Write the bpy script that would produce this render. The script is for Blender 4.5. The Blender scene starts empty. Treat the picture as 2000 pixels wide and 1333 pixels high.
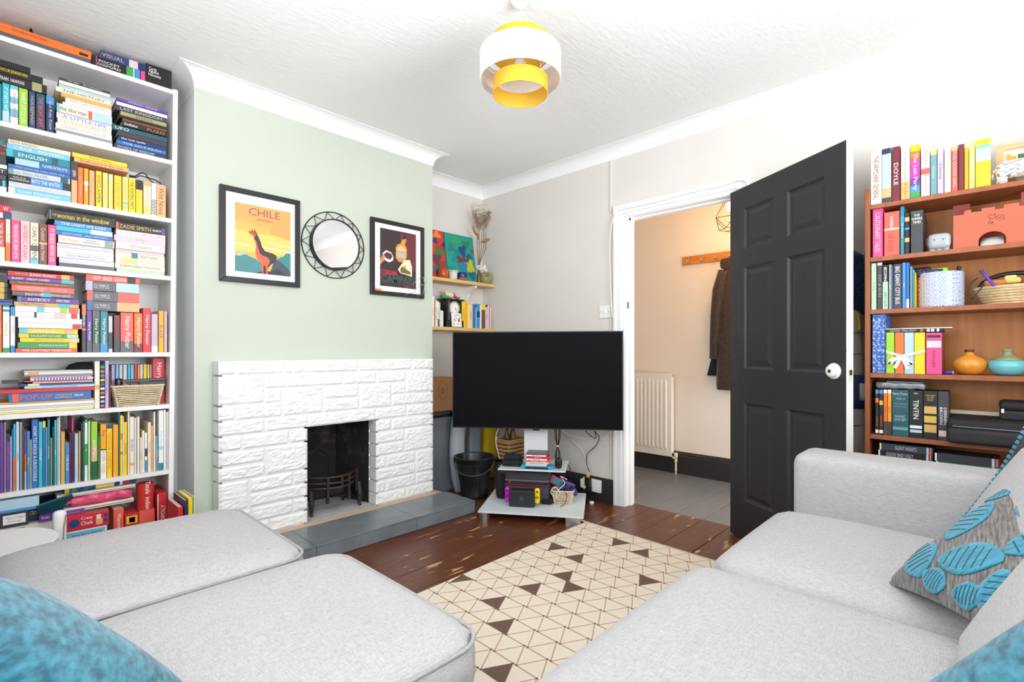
import bpy, bmesh, math, random
from mathutils import Matrix, Vector, noise

# ------------------------------------------------------------------ camera, world, lights, exposure
sc = bpy.context.scene
col = sc.collection
F, TH, HY, H = 976.7, math.radians(43.78), 686.4, 1.062
cam_d = bpy.data.cameras.new('camera')
cam_d.sensor_width = 36.0
cam_d.lens = 36.0 * F / 2000.0
cam_d.shift_y = (HY - 666.5) / 2000.0
cam_d.clip_start = 0.02
cam = bpy.data.objects.new('camera', cam_d)
cam.location = (0, 0, H)
cam.rotation_euler = (math.radians(90), 0, TH - math.radians(90))
col.objects.link(cam)
sc.camera = cam

sc.view_settings.view_transform = 'Standard'
sc.view_settings.look = 'None'
sc.view_settings.gamma = 1.0
sc.view_settings.use_curve_mapping = False
sc.view_settings.exposure = 0.22

world = bpy.data.worlds.new('daylight')
sc.world = world
world.use_nodes = True
world.node_tree.nodes['Background'].inputs[0].default_value = (0.80, 0.90, 1.0, 1)
world.node_tree.nodes['Background'].inputs[1].default_value = 1.5

def area(name, loc, rot, sx, sy, power, color):
    l = bpy.data.lights.new(name, 'AREA')
    l.shape = 'RECTANGLE'; l.size = sx; l.size_y = sy; l.energy = power; l.color = color
    o = bpy.data.objects.new(name, l); col.objects.link(o)
    o.location = loc; o.rotation_euler = rot
    return o
# daylight through the bay window and the side window behind the photographer: light from the sky, and added fill lights tilted up at the ceiling
WX, WY = (1.02, -1.28, 1.55), (-0.17, 0.95, 1.6)
area('window_daylight', WX, (math.radians(92), 0, 0), 1.75, 1.35, 13, (0.97, 0.98, 1.0))
area('ceiling_fill_light', (1.02, -1.27, 1.50), (math.radians(122), 0, 0), 1.75, 1.30, 50, (0.98, 0.985, 1.0)).data.spread = math.radians(130)  # added fill in the bay window plane, tilted up to brighten the ceiling
area('side_window_daylight', WY, (math.radians(90), 0, math.radians(-90)), 1.5, 1.3, 9, (0.82, 0.92, 1.0))
area('side_ceiling_fill_light', (-0.165, 0.95, 1.5), (math.radians(125), 0, math.radians(-90)), 1.5, 1.1, 15, (0.94, 0.97, 1.0))  # added upward fill at the side window, brightens ceiling and far walls

# ------------------------------------------------------------------ calibrated projection (photo pixel -> place)
FW = (math.cos(TH), math.sin(TH)); RT = (math.sin(TH), -math.cos(TH))
def ray(u, v):
    k = (u - 1000) / F
    return FW[0] + k * RT[0], FW[1] + k * RT[1], (HY - v) / F
def onx(u, v, X):
    r = ray(u, v); t = X / r[0]; return Vector((X, t * r[1], H + t * r[2]))
def ony(u, v, Y):
    r = ray(u, v); t = Y / r[1]; return Vector((t * r[0], Y, H + t * r[2]))
def onz(u, v, Z):
    r = ray(u, v); t = (Z - H) / r[2]; return Vector((t * r[0], t * r[1], Z))

# ------------------------------------------------------------------ materials
def lin(h):
    if isinstance(h, str):
        h = h.lstrip('#'); c = [int(h[i:i+2], 16) / 255 for i in (0, 2, 4)]
    else:
        c = h
    return tuple((x / 12.92 if x <= 0.04045 else ((x + 0.055) / 1.055) ** 2.4) for x in c) + (1,)
MATS = {}
def M(name, color, rough=0.55, metal=0.0, bump=None, var=None, emit=None, spec=0.5, stretch=(1, 1, 1), trans=0.0, sheen=0.0, coat=0.0):
    if name in MATS: return MATS[name]
    m = bpy.data.materials.new(name); m.use_nodes = True
    nt = m.node_tree; b = nt.nodes['Principled BSDF']
    b.inputs['Base Color'].default_value = lin(color)
    b.inputs['Roughness'].default_value = rough
    b.inputs['Metallic'].default_value = metal
    b.inputs['Specular IOR Level'].default_value = spec
    b.inputs['Transmission Weight'].default_value = trans
    b.inputs['Sheen Weight'].default_value = sheen
    b.inputs['Coat Weight'].default_value = coat
    if bump or var:
        tc = nt.nodes.new('ShaderNodeTexCoord'); mp = nt.nodes.new('ShaderNodeMapping')
        mp.inputs['Scale'].default_value = stretch
        nt.links.new(tc.outputs['Object'], mp.inputs['Vector'])
    if bump:
        n = nt.nodes.new('ShaderNodeTexNoise'); n.inputs['Scale'].default_value = bump[0]; n.inputs['Detail'].default_value = 6
        bp = nt.nodes.new('ShaderNodeBump'); bp.inputs['Strength'].default_value = bump[1]; bp.inputs['Distance'].default_value = bump[2] if len(bump) > 2 else 0.01
        nt.links.new(mp.outputs[0], n.inputs['Vector']); nt.links.new(n.outputs['Fac'], bp.inputs['Height']); nt.links.new(bp.outputs[0], b.inputs['Normal'])
    if var:   # (scale, second colour, low, high)
        n = nt.nodes.new('ShaderNodeTexNoise'); n.inputs['Scale'].default_value = var[0]; n.inputs['Detail'].default_value = 8; n.inputs['Roughness'].default_value = 0.6
        r = nt.nodes.new('ShaderNodeValToRGB')
        r.color_ramp.elements[0].position = var[2]; r.color_ramp.elements[1].position = var[3]
        r.color_ramp.elements[0].color = lin(color); r.color_ramp.elements[1].color = lin(var[1])
        nt.links.new(mp.outputs[0], n.inputs['Vector']); nt.links.new(n.outputs['Fac'], r.inputs[0]); nt.links.new(r.outputs[0], b.inputs['Base Color'])
    if emit:
        b.inputs['Emission Color'].default_value = lin(emit[0]); b.inputs['Emission Strength'].default_value = emit[1]
    MATS[name] = m
    return m

PAL = {'white': 'f4f3f0', 'off white': 'e9e4da', 'cream': 'f0e3c6', 'ivory': 'efe8d2', 'tan': 'd8ad62', 'black': '17161a', 'charcoal': '3b3b42', 'dark grey': '5b5d63',
 'navy': '1d2c58', 'dark blue': '22407e', 'blue': '2a6cb8', 'mid blue': '3f8fd0', 'sky blue': '74c4e2', 'pale blue': 'b4d3e6', 'teal': '1b8495', 'dark teal': '15575f', 'turquoise': '35bccb',
 'lime green': '9fd324', 'green': '35a04e', 'dark green': '1d5b3a', 'pale green': 'b7dcb6', 'yellow': 'f6d11a', 'pale yellow': 'f3e27c', 'amber': 'f4a91a', 'orange': 'ec7428', 'peach': 'f1ae78',
 'red': 'cf2733', 'coral': 'e8614e', 'pink': 'e6478a', 'pale pink': 'f4c5cf', 'purple': '6a3c9d', 'lavender': 'bfb4dc', 'pale lavender': 'dcd7e8', 'grey': '97999c', 'pale grey': 'cdd0d2',
 'brown': '7d4a30', 'maroon': '74202c', 'khaki': 'a79d6b', 'grey teal': '6f9aa0', 'magenta': 'c62fb4', 'gold': 'd9b24a'}
def pm(c): return M('print_' + c.replace(' ', '_'), PAL[c], 0.42)
PAGES = M('page_edges', 'eadfc6', 0.9, bump=(400, 0.3, 0.001), stretch=(1, 1, 1))

# ------------------------------------------------------------------ mesh helpers
def wmat(o):
    m = o.matrix_basis.copy()
    if o.parent: m = wmat(o.parent) @ o.matrix_parent_inverse @ m
    return m
class MB:
    def __init__(s): s.v = []; s.f = []
    def add(s, vs, fs):
        k = len(s.v); s.v += [tuple(p) for p in vs]; s.f += [tuple(i + k for i in f) for f in fs]; return s
    def box(s, x0, y0, z0, x1, y1, z1):
        return s.hexa([(x0,y0,z0),(x1,y0,z0),(x1,y1,z0),(x0,y1,z0),(x0,y0,z1),(x1,y0,z1),(x1,y1,z1),(x0,y1,z1)])
    def hexa(s, p):
        return s.add(p, [(3,2,1,0),(4,5,6,7),(0,1,5,4),(1,2,6,5),(2,3,7,6),(3,0,4,7)])
    def obox(s, c, ax, ay, az, hx, hy, hz):
        c = Vector(c); ax = Vector(ax) * hx; ay = Vector(ay) * hy; az = Vector(az) * hz
        return s.hexa([c-ax-ay-az, c+ax-ay-az, c+ax+ay-az, c-ax+ay-az, c-ax-ay+az, c+ax-ay+az, c+ax+ay+az, c-ax+ay+az])
    def prism(s, poly, o, ax, ay, az, d):          # 2-D polygon in (ax, ay) at o, extruded d along az
        o = Vector(o); ax = Vector(ax); ay = Vector(ay); az = Vector(az); n = len(poly)
        a = [o + ax * p[0] + ay * p[1] for p in poly]; b = [p + az * d for p in a]
        return s.add(a + b, [tuple(range(n))[::-1], tuple(range(n, 2*n))] + [(i, (i+1) % n, n + (i+1) % n, n + i) for i in range(n)])
    def flat(s, poly, o, ax, ay):
        o = Vector(o); ax = Vector(ax); ay = Vector(ay)
        return s.add([o + ax * p[0] + ay * p[1] for p in poly], [tuple(range(len(poly)))])
    def lathe(s, prof, c=(0,0,0), seg=24, closed=False, sx=1, sy=1):
        n = len(prof); vs = []; fs = []
        for i in range(seg):
            a = 2 * math.pi * i / seg
            for r, z in prof: vs.append((c[0] + sx * r * math.cos(a), c[1] + sy * r * math.sin(a), c[2] + z))
        for i in range(seg):
            j = (i + 1) % seg
            for k in range(n if closed else n - 1):
                l = (k + 1) % n
                fs.append((i*n+k, j*n+k, j*n+l, i*n+l))
        if not closed:
            if prof[0][0] > 1e-5: fs.append(tuple(i*n for i in range(seg))[::-1])
            if prof[-1][0] > 1e-5: fs.append(tuple(i*n + n - 1 for i in range(seg)))
        return s.add(vs, fs)
    def tube(s, pts, r, seg=6, closed=False, caps=True):
        pts = [Vector(p) for p in pts]; n = len(pts); vs = []; fs = []
        rs = r if isinstance(r, (list, tuple)) else [r] * n
        up = None
        for i, p in enumerate(pts):
            if closed: t = pts[(i+1) % n] - pts[i-1]
            else: t = pts[min(i+1, n-1)] - pts[max(i-1, 0)]
            t.normalize() if t.length > 0 else None
            if up is None:
                up = Vector((0,0,1)) if abs(t.z) < 0.9 else Vector((1,0,0))
            sd = t.cross(up)
            if sd.length < 1e-6: sd = t.cross(Vector((1,0.3,0.2)))
            sd.normalize(); up = sd.cross(t).normalized()
            for k in range(seg):
                a = 2 * math.pi * k / seg
                vs.append(p + (sd * math.cos(a) + up * math.sin(a)) * rs[i])
        for i in range(n if closed else n - 1):
            j = (i + 1) % n
            for k in range(seg):
                l = (k + 1) % seg
                fs.append((i*seg+k, i*seg+l, j*seg+l, j*seg+k))
        if caps and not closed:
            fs.append(tuple(range(seg))[::-1]); fs.append(tuple(range((n-1)*seg, n*seg)))
        return s.add(vs, fs)
    def grid(s, fn, nu, nv, closeu=False):
        vs = [fn(i / nu, j / nv) for i in range(nu + (0 if closeu else 1)) for j in range(nv + 1)]
        w = nv + 1; fs = []
        for i in range(nu):
            a = i; b = (i + 1) % (nu if closeu else nu + 1)
            for j in range(nv): fs.append((a*w+j, b*w+j, b*w+j+1, a*w+j+1))
        return s.add(vs, fs)
    def rbox(s, c, hx, hy, hz, r, n=8, mat=None, fn=None):   # rounded box
        cache = {}; vs = []; fs = []
        def key(p): return tuple(round(q, 5) for q in p)
        def idx(p):
            k = key(p)
            if k not in cache:
                cache[k] = len(vs)
                P = Vector((p[0]*hx, p[1]*hy, p[2]*hz))
                rr = min(r, hx, hy, hz)
                q = Vector((max(-hx+rr, min(hx-rr, P.x)), max(-hy+rr, min(hy-rr, P.y)), max(-hz+rr, min(hz-rr, P.z))))
                d = P - q
                if d.length > 1e-9: d = d.normalized() * rr
                P = q + d
                if fn: P = Vector(fn(P, p))
                if mat: P = mat @ P
                vs.append(P + Vector(c))
            return cache[k]
        rr = min(r, hx, hy, hz)
        def ticks(hh):
            e = rr / hh
            t = [-1, -1 + e * 0.35, -1 + e]
            m = n
            t += [(-1 + e) + (2 - 2*e) * i / m for i in range(1, m)] if e < 0.999 else []
            t += [1 - e, 1 - e * 0.35, 1]
            o = []
            for a in t:
                if not o or a - o[-1] > 1e-6: o.append(a)
            return o
        T = (ticks(hx), ticks(hy), ticks(hz))
        for ax in range(3):
            a1, a2 = (ax + 1) % 3, (ax + 2) % 3
            for sg in (-1, 1):
                for i in range(len(T[a1]) - 1):
                    for j in range(len(T[a2]) - 1):
                        q = []
                        for (di, dj) in ((0,0),(1,0),(1,1),(0,1)):
                            p = [0,0,0]; p[ax] = sg; p[a1] = T[a1][i+di]; p[a2] = T[a2][j+dj]; q.append(idx(p))
                        fs.append(tuple(q if sg > 0 else q[::-1]))
        return s.add(vs, fs)
    def build(s, name, mat, parent=None, smooth=False, world=True, bevel=0, subsurf=0, solid=0):
        me = bpy.data.meshes.new(name); me.from_pydata(s.v, [], s.f); me.materials.append(mat)
        if smooth:
            me.polygons.foreach_set('use_smooth', [True] * len(me.polygons))
        return link(name, me, parent, world, bevel, subsurf, solid)
def link(name, me, parent=None, world=True, bevel=0, subsurf=0, solid=0):
    o = bpy.data.objects.new(name, me); col.objects.link(o)
    if parent:
        o.parent = parent
        if world: o.matrix_parent_inverse = wmat(parent).inverted()
    if solid:
        md = o.modifiers.new('solid', 'SOLIDIFY'); md.thickness = solid; md.offset = 0
    if bevel:
        md = o.modifiers.new('bevel', 'BEVEL'); md.width = bevel; md.segments = 2; md.limit_method = 'ANGLE'
    if subsurf:
        md = o.modifiers.new('subsurf', 'SUBSURF'); md.levels = subsurf; md.render_levels = subsurf
    return o
def tag(o, label, cat, group=None, kind=None):
    if label: o['label'] = label
    if cat: o['category'] = cat
    if group: o['group'] = group
    if kind: o['kind'] = kind
    return o
def struct(o, label=None, cat=None):
    o['kind'] = 'structure'
    if label: o['label'] = label
    if cat: o['category'] = cat
    return o
def thing(name, label, cat, loc=(0,0,0), rotz=0, group=None):
    o = bpy.data.objects.new(name, None); col.objects.link(o)
    o.empty_display_size = 0.05
    o.location = loc; o.rotation_euler = (0, 0, rotz)
    return tag(o, label, cat, group)
def rot(o): return Matrix.Translation(o.location) @ o.rotation_euler.to_matrix().to_4x4()

def lettering(text, origin, xd, yd, L, Hh, mat, parent, name='lettering', world=False, sq=1.0, bold=0.0, shear=0.0):
    """text centred at origin, fitted into L x Hh, running along xd with letter tops towards yd"""
    cu = bpy.data.curves.new('text', 'FONT'); cu.body = text; cu.align_x = 'CENTER'; cu.align_y = 'CENTER'
    cu.resolution_u = 2; cu.offset = bold; cu.shear = shear
    to = bpy.data.objects.new('text', cu)
    me = bpy.data.meshes.new_from_object(to)
    bpy.data.objects.remove(to); bpy.data.curves.remove(cu)
    if not me.vertices: return None
    xs = [v.co.x for v in me.vertices]; ys = [v.co.y for v in me.vertices]
    cx, cy = (min(xs)+max(xs))/2, (min(ys)+max(ys))/2; w, h = max(xs)-min(xs), max(max(ys)-min(ys), 0.3)
    kx = L / w; ky = Hh / h
    ky = min(ky, kx * 2.2); kx = min(kx, ky * 1.5 * sq)
    xd = Vector(xd); yd = Vector(yd); o = Vector(origin)
    for v in me.vertices: v.co = o + xd * ((v.co.x - cx) * kx) + yd * ((v.co.y - cy) * ky)
    me.materials.clear(); me.materials.append(mat)
    me.name = name
    return link(name, me, parent, world)

ORD = ['first','second','third','fourth','fifth','sixth','seventh','eighth','ninth','tenth','eleventh','twelfth','thirteenth','fourteenth','fifteenth','sixteenth','seventeenth','eighteenth','nineteenth','twentieth']
def ordn(i):
    if i < 20: return ORD[i]
    t = {2: 'twenty', 3: 'thirty', 4: 'forty', 5: 'fifty', 6: 'sixty'}[(i+1) // 10]
    if (i+1) % 10 == 0: return t[:-1] + 'ieth'
    return t + '-' + ORD[(i+1) % 10 - 1]

rng = random.Random(7)
def book(name, t, h, d, colour, loc, rotz, lying, label, cat, group, text=None, tcol='white', bands=(), kind='book', lean=0):
    """spine at local y=0 facing -y, thickness along x, height along z; lying books have their top to the left"""
    e = thing(name, label, cat, (0,0,0), 0, group)
    m = Matrix.Translation(loc) @ Matrix.Rotation(rotz, 4, 'Z')
    if lying: m = m @ Matrix.Rotation(math.radians(-90), 4, 'Y')
    if lean: m = m @ Matrix.Rotation(lean, 4, 'Y')
    e.matrix_basis = m
    c = min(0.0022, t * 0.2)
    mb = MB()
    if kind == 'box':
        mb.box(-t/2, 0, 0, t/2, d, h); mb.build('case', pm(colour), e, world=False, bevel=0.001)
    else:
        mb.prism([(-t/2, d), (-t/2, 0.0015), (-t/2+0.0012, 0), (t/2-0.0012, 0), (t/2, 0.0015), (t/2, d), (t/2-c, d), (t/2-c, c), (-t/2+c, c), (-t/2+c, d)], (0,0,0), (1,0,0), (0,1,0), (0,0,1), h)
        mb.build('cover', pm(colour), e, world=False)
        g = 0.002 if t > 0.006 else 0.001
        pg = MB().box(-t/2+c*1.02, c*1.02, g, t/2-c*1.02, d-0.003, h-g)
        pg.build('pages', PAGES, e, world=False)
    for (f0, f1, bc) in bands:
        MB().box(-t/2+0.0004, -0.0005, h*(1-f1), t/2-0.0004, 0.0004, h*(1-f0)).build('spine_band', pm(bc), e, world=False)
    if text:
        items = [(text, 0.10, 0.90, tcol)] if isinstance(text, str) else text
        for it in items:
            tx, f0, f1, tc = it[:4]
            up = len(it) > 4
            cz = h * (1 - (f0 + f1) / 2)
            if up: lettering(tx, (0, -0.0009, cz), (1,0,0), (0,0,1), t*0.86, h*(f1-f0), pm(tc), e, 'spine_lettering')
            else: lettering(tx, (0, -0.0009, cz), (0,0,-1), (1,0,0), h*(f1-f0), t*0.52, pm(tc), e, 'spine_lettering')
    return e

# ================================================================== the setting
XR, YB, ZC, XL, YF = 3.0, 3.235, 2.477, -0.22, -1.35
CX0, CX1, CY = 0.714, 2.2, 2.9
WALL = M('wall_paint_warm_grey', 'e2ddd7', 0.75, bump=(9, 0.12, 0.02), var=(3.0, 'dcd7d0', 0.3, 0.8))
GREEN = M('wall_paint_sage', 'c6ccbf', 0.7, bump=(14, 0.08, 0.01), var=(2.0, 'c2c9ba', 0.3, 0.8))
PALE = M('wall_paint_pale', 'eceeec', 0.7, bump=(14, 0.08, 0.01))
CEIL = M('ceiling_artex', 'f3f3f2', 0.85, bump=(26, 0.22, 0.012), stretch=(1, 2.2, 1))
WHITE = M('white_gloss_paint', 'f2f2f1', 0.35)
COVE = M('coving_paint', 'f6f6f6', 0.6)
BLACKP = M('black_satin_paint', '2a282a', 0.42, bump=(60, 0.05, 0.002))
HALLP = M('hall_paint', 'eee3d6', 0.75)

def wood_floor(name, base, dark, wear, wear_lo, wear_hi, rough):
    m = bpy.data.materials.new(name); m.use_nodes = True; nt = m.node_tree; b = nt.nodes['Principled BSDF']; L = nt.links.new
    tc = nt.nodes.new('ShaderNodeTexCoord'); oi = nt.nodes.new('ShaderNodeObjectInfo')
    ad = nt.nodes.new('ShaderNodeVectorMath'); ad.operation = 'ADD'
    sc_ = nt.nodes.new('ShaderNodeMath'); sc_.operation = 'MULTIPLY'; sc_.inputs[1].default_value = 37.0
    L(oi.outputs['Random'], sc_.inputs[0]); L(tc.outputs['Object'], ad.inputs[0]); L(sc_.outputs[0], ad.inputs[1])
    def nz(scale, st, detail=6):
        mp = nt.nodes.new('ShaderNodeMapping'); mp.inputs['Scale'].default_value = st
        n = nt.nodes.new('ShaderNodeTexNoise'); n.inputs['Scale'].default_value = scale; n.inputs['Detail'].default_value = detail; n.inputs['Roughness'].default_value = 0.62
        L(ad.outputs[0], mp.inputs[0]); L(mp.outputs[0], n.inputs['Vector']); return n
    g = nz(7, (0.6, 9, 1)); r1 = nt.nodes.new('ShaderNodeValToRGB')
    r1.color_ramp.elements[0].position = 0.3; r1.color_ramp.elements[1].position = 0.72
    r1.color_ramp.elements[0].color = lin(base); r1.color_ramp.elements[1].color = lin(dark)
    L(g.outputs[0], r1.inputs[0])
    w1 = nz(4.0, (1.1, 5.0, 1), 8); r2 = nt.nodes.new('ShaderNodeValToRGB')
    r2.color_ramp.elements[0].position = wear_lo; r2.color_ramp.elements[1].position = wear_hi
    r2.color_ramp.elements[0].color = (0,0,0,1); r2.color_ramp.elements[1].color = (1,1,1,1)
    L(w1.outputs[0], r2.inputs[0])
    mx = nt.nodes.new('ShaderNodeMix'); mx.data_type = 'RGBA'
    L(r2.outputs[0], mx.inputs['Factor']); L(r1.outputs[0], mx.inputs['A']); mx.inputs['B'].default_value = lin(wear)
    L(mx.outputs['Result'], b.inputs['Base Color'])
    b.inputs['Roughness'].default_value = rough
    bp = nt.nodes.new('ShaderNodeBump'); bp.inputs['Strength'].default_value = 0.15; bp.inputs['Distance'].default_value = 0.004
    L(g.outputs[0], bp.inputs['Height']); L(bp.outputs[0], b.inputs['Normal'])
    return m
BROWNB = wood_floor('varnished_brown_boards', '6e3a1e', '4a2613', 'cf9f64', 0.615, 0.65, 0.32)
GREYB = wood_floor('grey_painted_boards', '77797a', '66686a', 'c07a3c', 0.645, 0.67, 0.38)
SUB = M('subfloor_dark', '120d0a', 0.9)

floor = MB().box(XL-0.2, YF-0.2, -0.06, 4.4, 3.6, -0.022).build('floor', SUB)
struct(floor, 'dark varnished floorboards running across the room into the grey hall', 'floor')
PIT = 0.175
def plank(x0, x1):
    mb = MB(); w = PIT/2 - 0.0016
    mb.prism([(-w, -0.02), (w, -0.02), (w, -0.0018), (w-0.0018, 0), (-w+0.0018, 0), (-w, -0.0018)], (x0, 0, 0), (0,1,0), (0,0,1), (1,0,0), x1-x0)
    return mb
pr = None; ph = None
y = 1.314 + PIT/2 - 11 * PIT
while y < 3.4:
    if pr is None:
        pr = plank(XL-0.1, 3.107).build('floor_board', BROWNB, floor); pr.location.y = y
        pme = pr.data
    else:
        o = link('floor_board', pme, floor); o.location.y = y
    if y > 0.2:
        if ph is None:
            ph = plank(3.107, 4.36).build('hall_board', GREYB, floor); ph.location.y = y; phm = ph.data
        else:
            o = link('hall_board', phm, floor); o.location.y = y
    y += PIT

T = 0.11
# door wall with its opening
DO0, DO1, DOZ = 1.085, 1.800, 1.975
mb = MB().box(XR, YF-T, 0, XR+T, DO0-0.02, ZC+0.05).box(XR, DO1+0.02, 0, XR+T, YB+T, ZC+0.05).box(XR, DO0-0.02, DOZ+0.02, XR+T, DO1+0.02, ZC+0.05)
struct(mb.build('wall_right', WALL), 'warm grey wall holding the open doorway', 'wall')
mb = MB().box(XL-T, YB, 0, CX0, YB+T, ZC+0.05)
struct(mb.build('wall_left_recess', PALE), 'pale recess wall behind the white bookcase', 'wall')
mb = MB().box(CX1, YB, 0, XR, YB+T, ZC+0.05)
struct(mb.build('wall_back', WALL), 'warm grey recess wall behind the two pine shelves', 'wall')
# chimney breast, open behind the fireplace
mb = MB()
OP0, OP1, OPZ = 1.22, 1.71, 0.66
mb.box(CX0, CY, 0, OP0, CY+0.02, ZC+0.05).box(OP1, CY, 0, CX1, CY+0.02, ZC+0.05).box(OP0, CY, OPZ, OP1, CY+0.02, ZC+0.05)
mb.box(CX1-0.02, CY+0.02, 0, CX1, YB+T, ZC+0.05)
ch = mb.build('wall_chimney', GREEN); struct(ch, 'sage green chimney breast above the white fireplace', 'wall')
MB().box(CX0-0.002, CY+0.0005, 0, CX0+0.02, YB, ZC+0.02).build('side_face', PALE, ch)
struct(MB().box(XL-T, YF-T, ZC, 4.4, YB+T, ZC+0.06).build('ceiling', CEIL), 'white textured plaster ceiling', 'ceiling')
# walls behind the camera, with windows
def wall_window(name, wname, n, x0, x1, z0, z1, axis, pos, lo, hi, sgn):
    mb = MB(); a0, a1 = lo, hi
    def bx(p, q, r, s, d0=0, d1=T):
        if axis == 'y': mb.box(p, min(pos+sgn*d0, pos+sgn*d1), r, q, max(pos+sgn*d0, pos+sgn*d1), s)
        else: mb.box(min(pos+sgn*d0, pos+sgn*d1), p, r, max(pos+sgn*d0, pos+sgn*d1), q, s)
    bx(a0, x0, 0, ZC); bx(x1, a1, 0, ZC); bx(x0, x1, 0, z0); bx(x0, x1, z1, ZC)
    w = struct(mb.build(name, WALL), 'warm grey wall behind the camera with a large window', 'wall')
    mb = MB(); fr = 0.05
    bx(x0, x0+fr, z0, z1, .03, .09); bx(x1-fr, x1, z0, z1, .03, .09); bx(x0, x1, z0, z0+fr, .03, .09); bx(x0, x1, z1-fr, z1, .03, .09)
    m = (x0+x1)/2; bx(m-.02, m+.02, z0, z1, .035, .085)
    wf = struct(mb.build(wname, WHITE), 'white framed window behind the camera', 'window')
    g = bpy.data.materials.get('window_glass')
    if not g:
        g = bpy.data.materials.new('window_glass'); g.use_nodes = True; nt = g.node_tree
        t = nt.nodes.new('ShaderNodeBsdfTransparent'); gl = nt.nodes.new('ShaderNodeBsdfGlossy'); gl.inputs['Roughness'].default_value = 0.02
        mx = nt.nodes.new('ShaderNodeMixShader'); mx.inputs[0].default_value = 0.06
        nt.links.new(t.outputs[0], mx.inputs[1]); nt.links.new(gl.outputs[0], mx.inputs[2]); nt.links.new(mx.outputs[0], nt.nodes['Material Output'].inputs[0])
    for (p, q) in ((x0+fr, m-.02), (m+.02, x1-fr)):
        mb = MB(); bx(p, q, z0+fr, z1-fr, .055, .06); mb.build('pane', g, wf)
wall_window('wall_front', 'window_1', 1, 0.1, 1.95, 0.85, 2.25, 'y', YF, XL-T, XR+T, -1)
wall_window('wall_left', 'window_2', 2, 0.15, 1.75, 0.92, 2.25, 'x', XL, YF-T, YB+T, -1)

# coving
def coving(p0, p1, n, s0, s1, idx):
    p0 = Vector(p0).to_3d(); p1 = Vector(p1).to_3d(); d = (p1 - p0).normalized(); n = Vector(n).to_3d()
    R = 0.076; o = 0.081
    prof = [(0, -0.001), (0, -o-0.004), (0.005, -o-0.004)] + [(o - R*math.cos(a), -o + R*math.sin(a)) for a in [math.pi/2*k/8 for k in range(9)]] + [(o+0.004, -0.005), (o+0.004, -0.001)]
    def end(p, s): return [p + n*q + d*(s*q) + Vector((0,0,ZC+z)) for q, z in prof]
    a = end(p0, s0); b = end(p1, s1); k = len(prof)
    mb = MB().add(a + b, [(i, (i+1) % k, k+(i+1) % k, k+i) for i in range(k)] + [tuple(range(k))[::-1], tuple(range(k, 2*k))])
    return struct(mb.build('trim_%d' % idx, COVE, smooth=False), 'white plaster coving along ' + idxlab[idx-1], 'coving')
idxlab = ['the doorway wall', 'the shelf recess', 'the chimney side above the shelves', 'the sage green chimney breast', 'the chimney side beside the white bookcase', 'the wall above the white bookcase', 'the wall left of the camera', 'the wall behind the camera']
coving((XR, YF), (XR, YB), (-1,0), 1, -1, 1)
coving((XR, YB), (CX1, YB), (0,-1), 1, -1, 2)
coving((CX1, YB), (CX1, CY), (1,0), 1, 1, 3)
coving((CX1, CY), (CX0, CY), (0,-1), -1, 1, 4)
coving((CX0, CY), (CX0, YB), (-1,0), -1, -1, 5)
coving((CX0, YB), (XL, YB), (0,-1), 1, -1, 6)
coving((XL, YB), (XL, YF), (1,0), 1, -1, 7)
coving((XL, YF), (XR, YF), (0,1), 1, -1, 8)

# door frame: lining, stops and moulded architrave
df = struct(thing('trim_9', 'white moulded door frame around the open doorway', 'door frame', (XR, 1.44, 0)))
for (yy, s) in ((DO1, 1), (DO0, -1)):
    a, b = sorted((yy, yy + s*0.018))
    MB().box(XR-0.002, a, 0, XR+T+0.002, b, DOZ+0.018).build('jamb', WHITE, df)
    a, b = sorted((yy, yy - s*0.012))
    MB().box(XR+0.045, a, 0, XR+0.085, b, DOZ).build('stop', WHITE, df)
MB().box(XR-0.002, DO0-0.018, DOZ, XR+T+0.002, DO1+0.018, DOZ+0.018).build('head', WHITE, df)
MB().box(XR+0.045, DO0, DOZ-0.012, XR+0.085, DO1, DOZ).build('stop', WHITE, df)
aw = 0.082
def arch(x, sgn):
    prof = [(0, 0), (0.010, 0), (0.010, 0.018), (0.018, 0.024), (0.018, 0.055), (0.023, 0.062), (0.023, 0.078), (0.017, aw), (0, aw)]
    for (yy, s) in ((DO1+0.006, 1), (DO0-0.006, -1)):
        k = len(prof)
        a = [Vector((x + sgn*p, yy + s*q, 0)) for p, q in prof]; b = [Vector((x + sgn*p, yy + s*q, DOZ+0.006+q)) for p, q in prof]
        MB().add(a + b, [(i, (i+1) % k, k+(i+1) % k, k+i) for i in range(k)] + [tuple(range(k)), tuple(range(k, 2*k))]).build('architrave', WHITE, df)
    a = [Vector((x + sgn*p, DO0-0.006-q, DOZ+0.006+q)) for p, q in prof]; b = [Vector((x + sgn*p, DO1+0.006+q, DOZ+0.006+q)) for p, q in prof]
    MB().add(a + b, [(i, (i+1) % k, k+(i+1) % k, k+i) for i in range(k)]).build('architrave', WHITE, df)
arch(XR, -1); arch(XR+T, 1)
MB().box(XR+0.02, DO1-0.003, 1.355, XR+0.035, DO1+0.001, 1.40).build('strike_plate', M('dull_brass', '6e5c3c', 0.4, 1.0), df)

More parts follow.
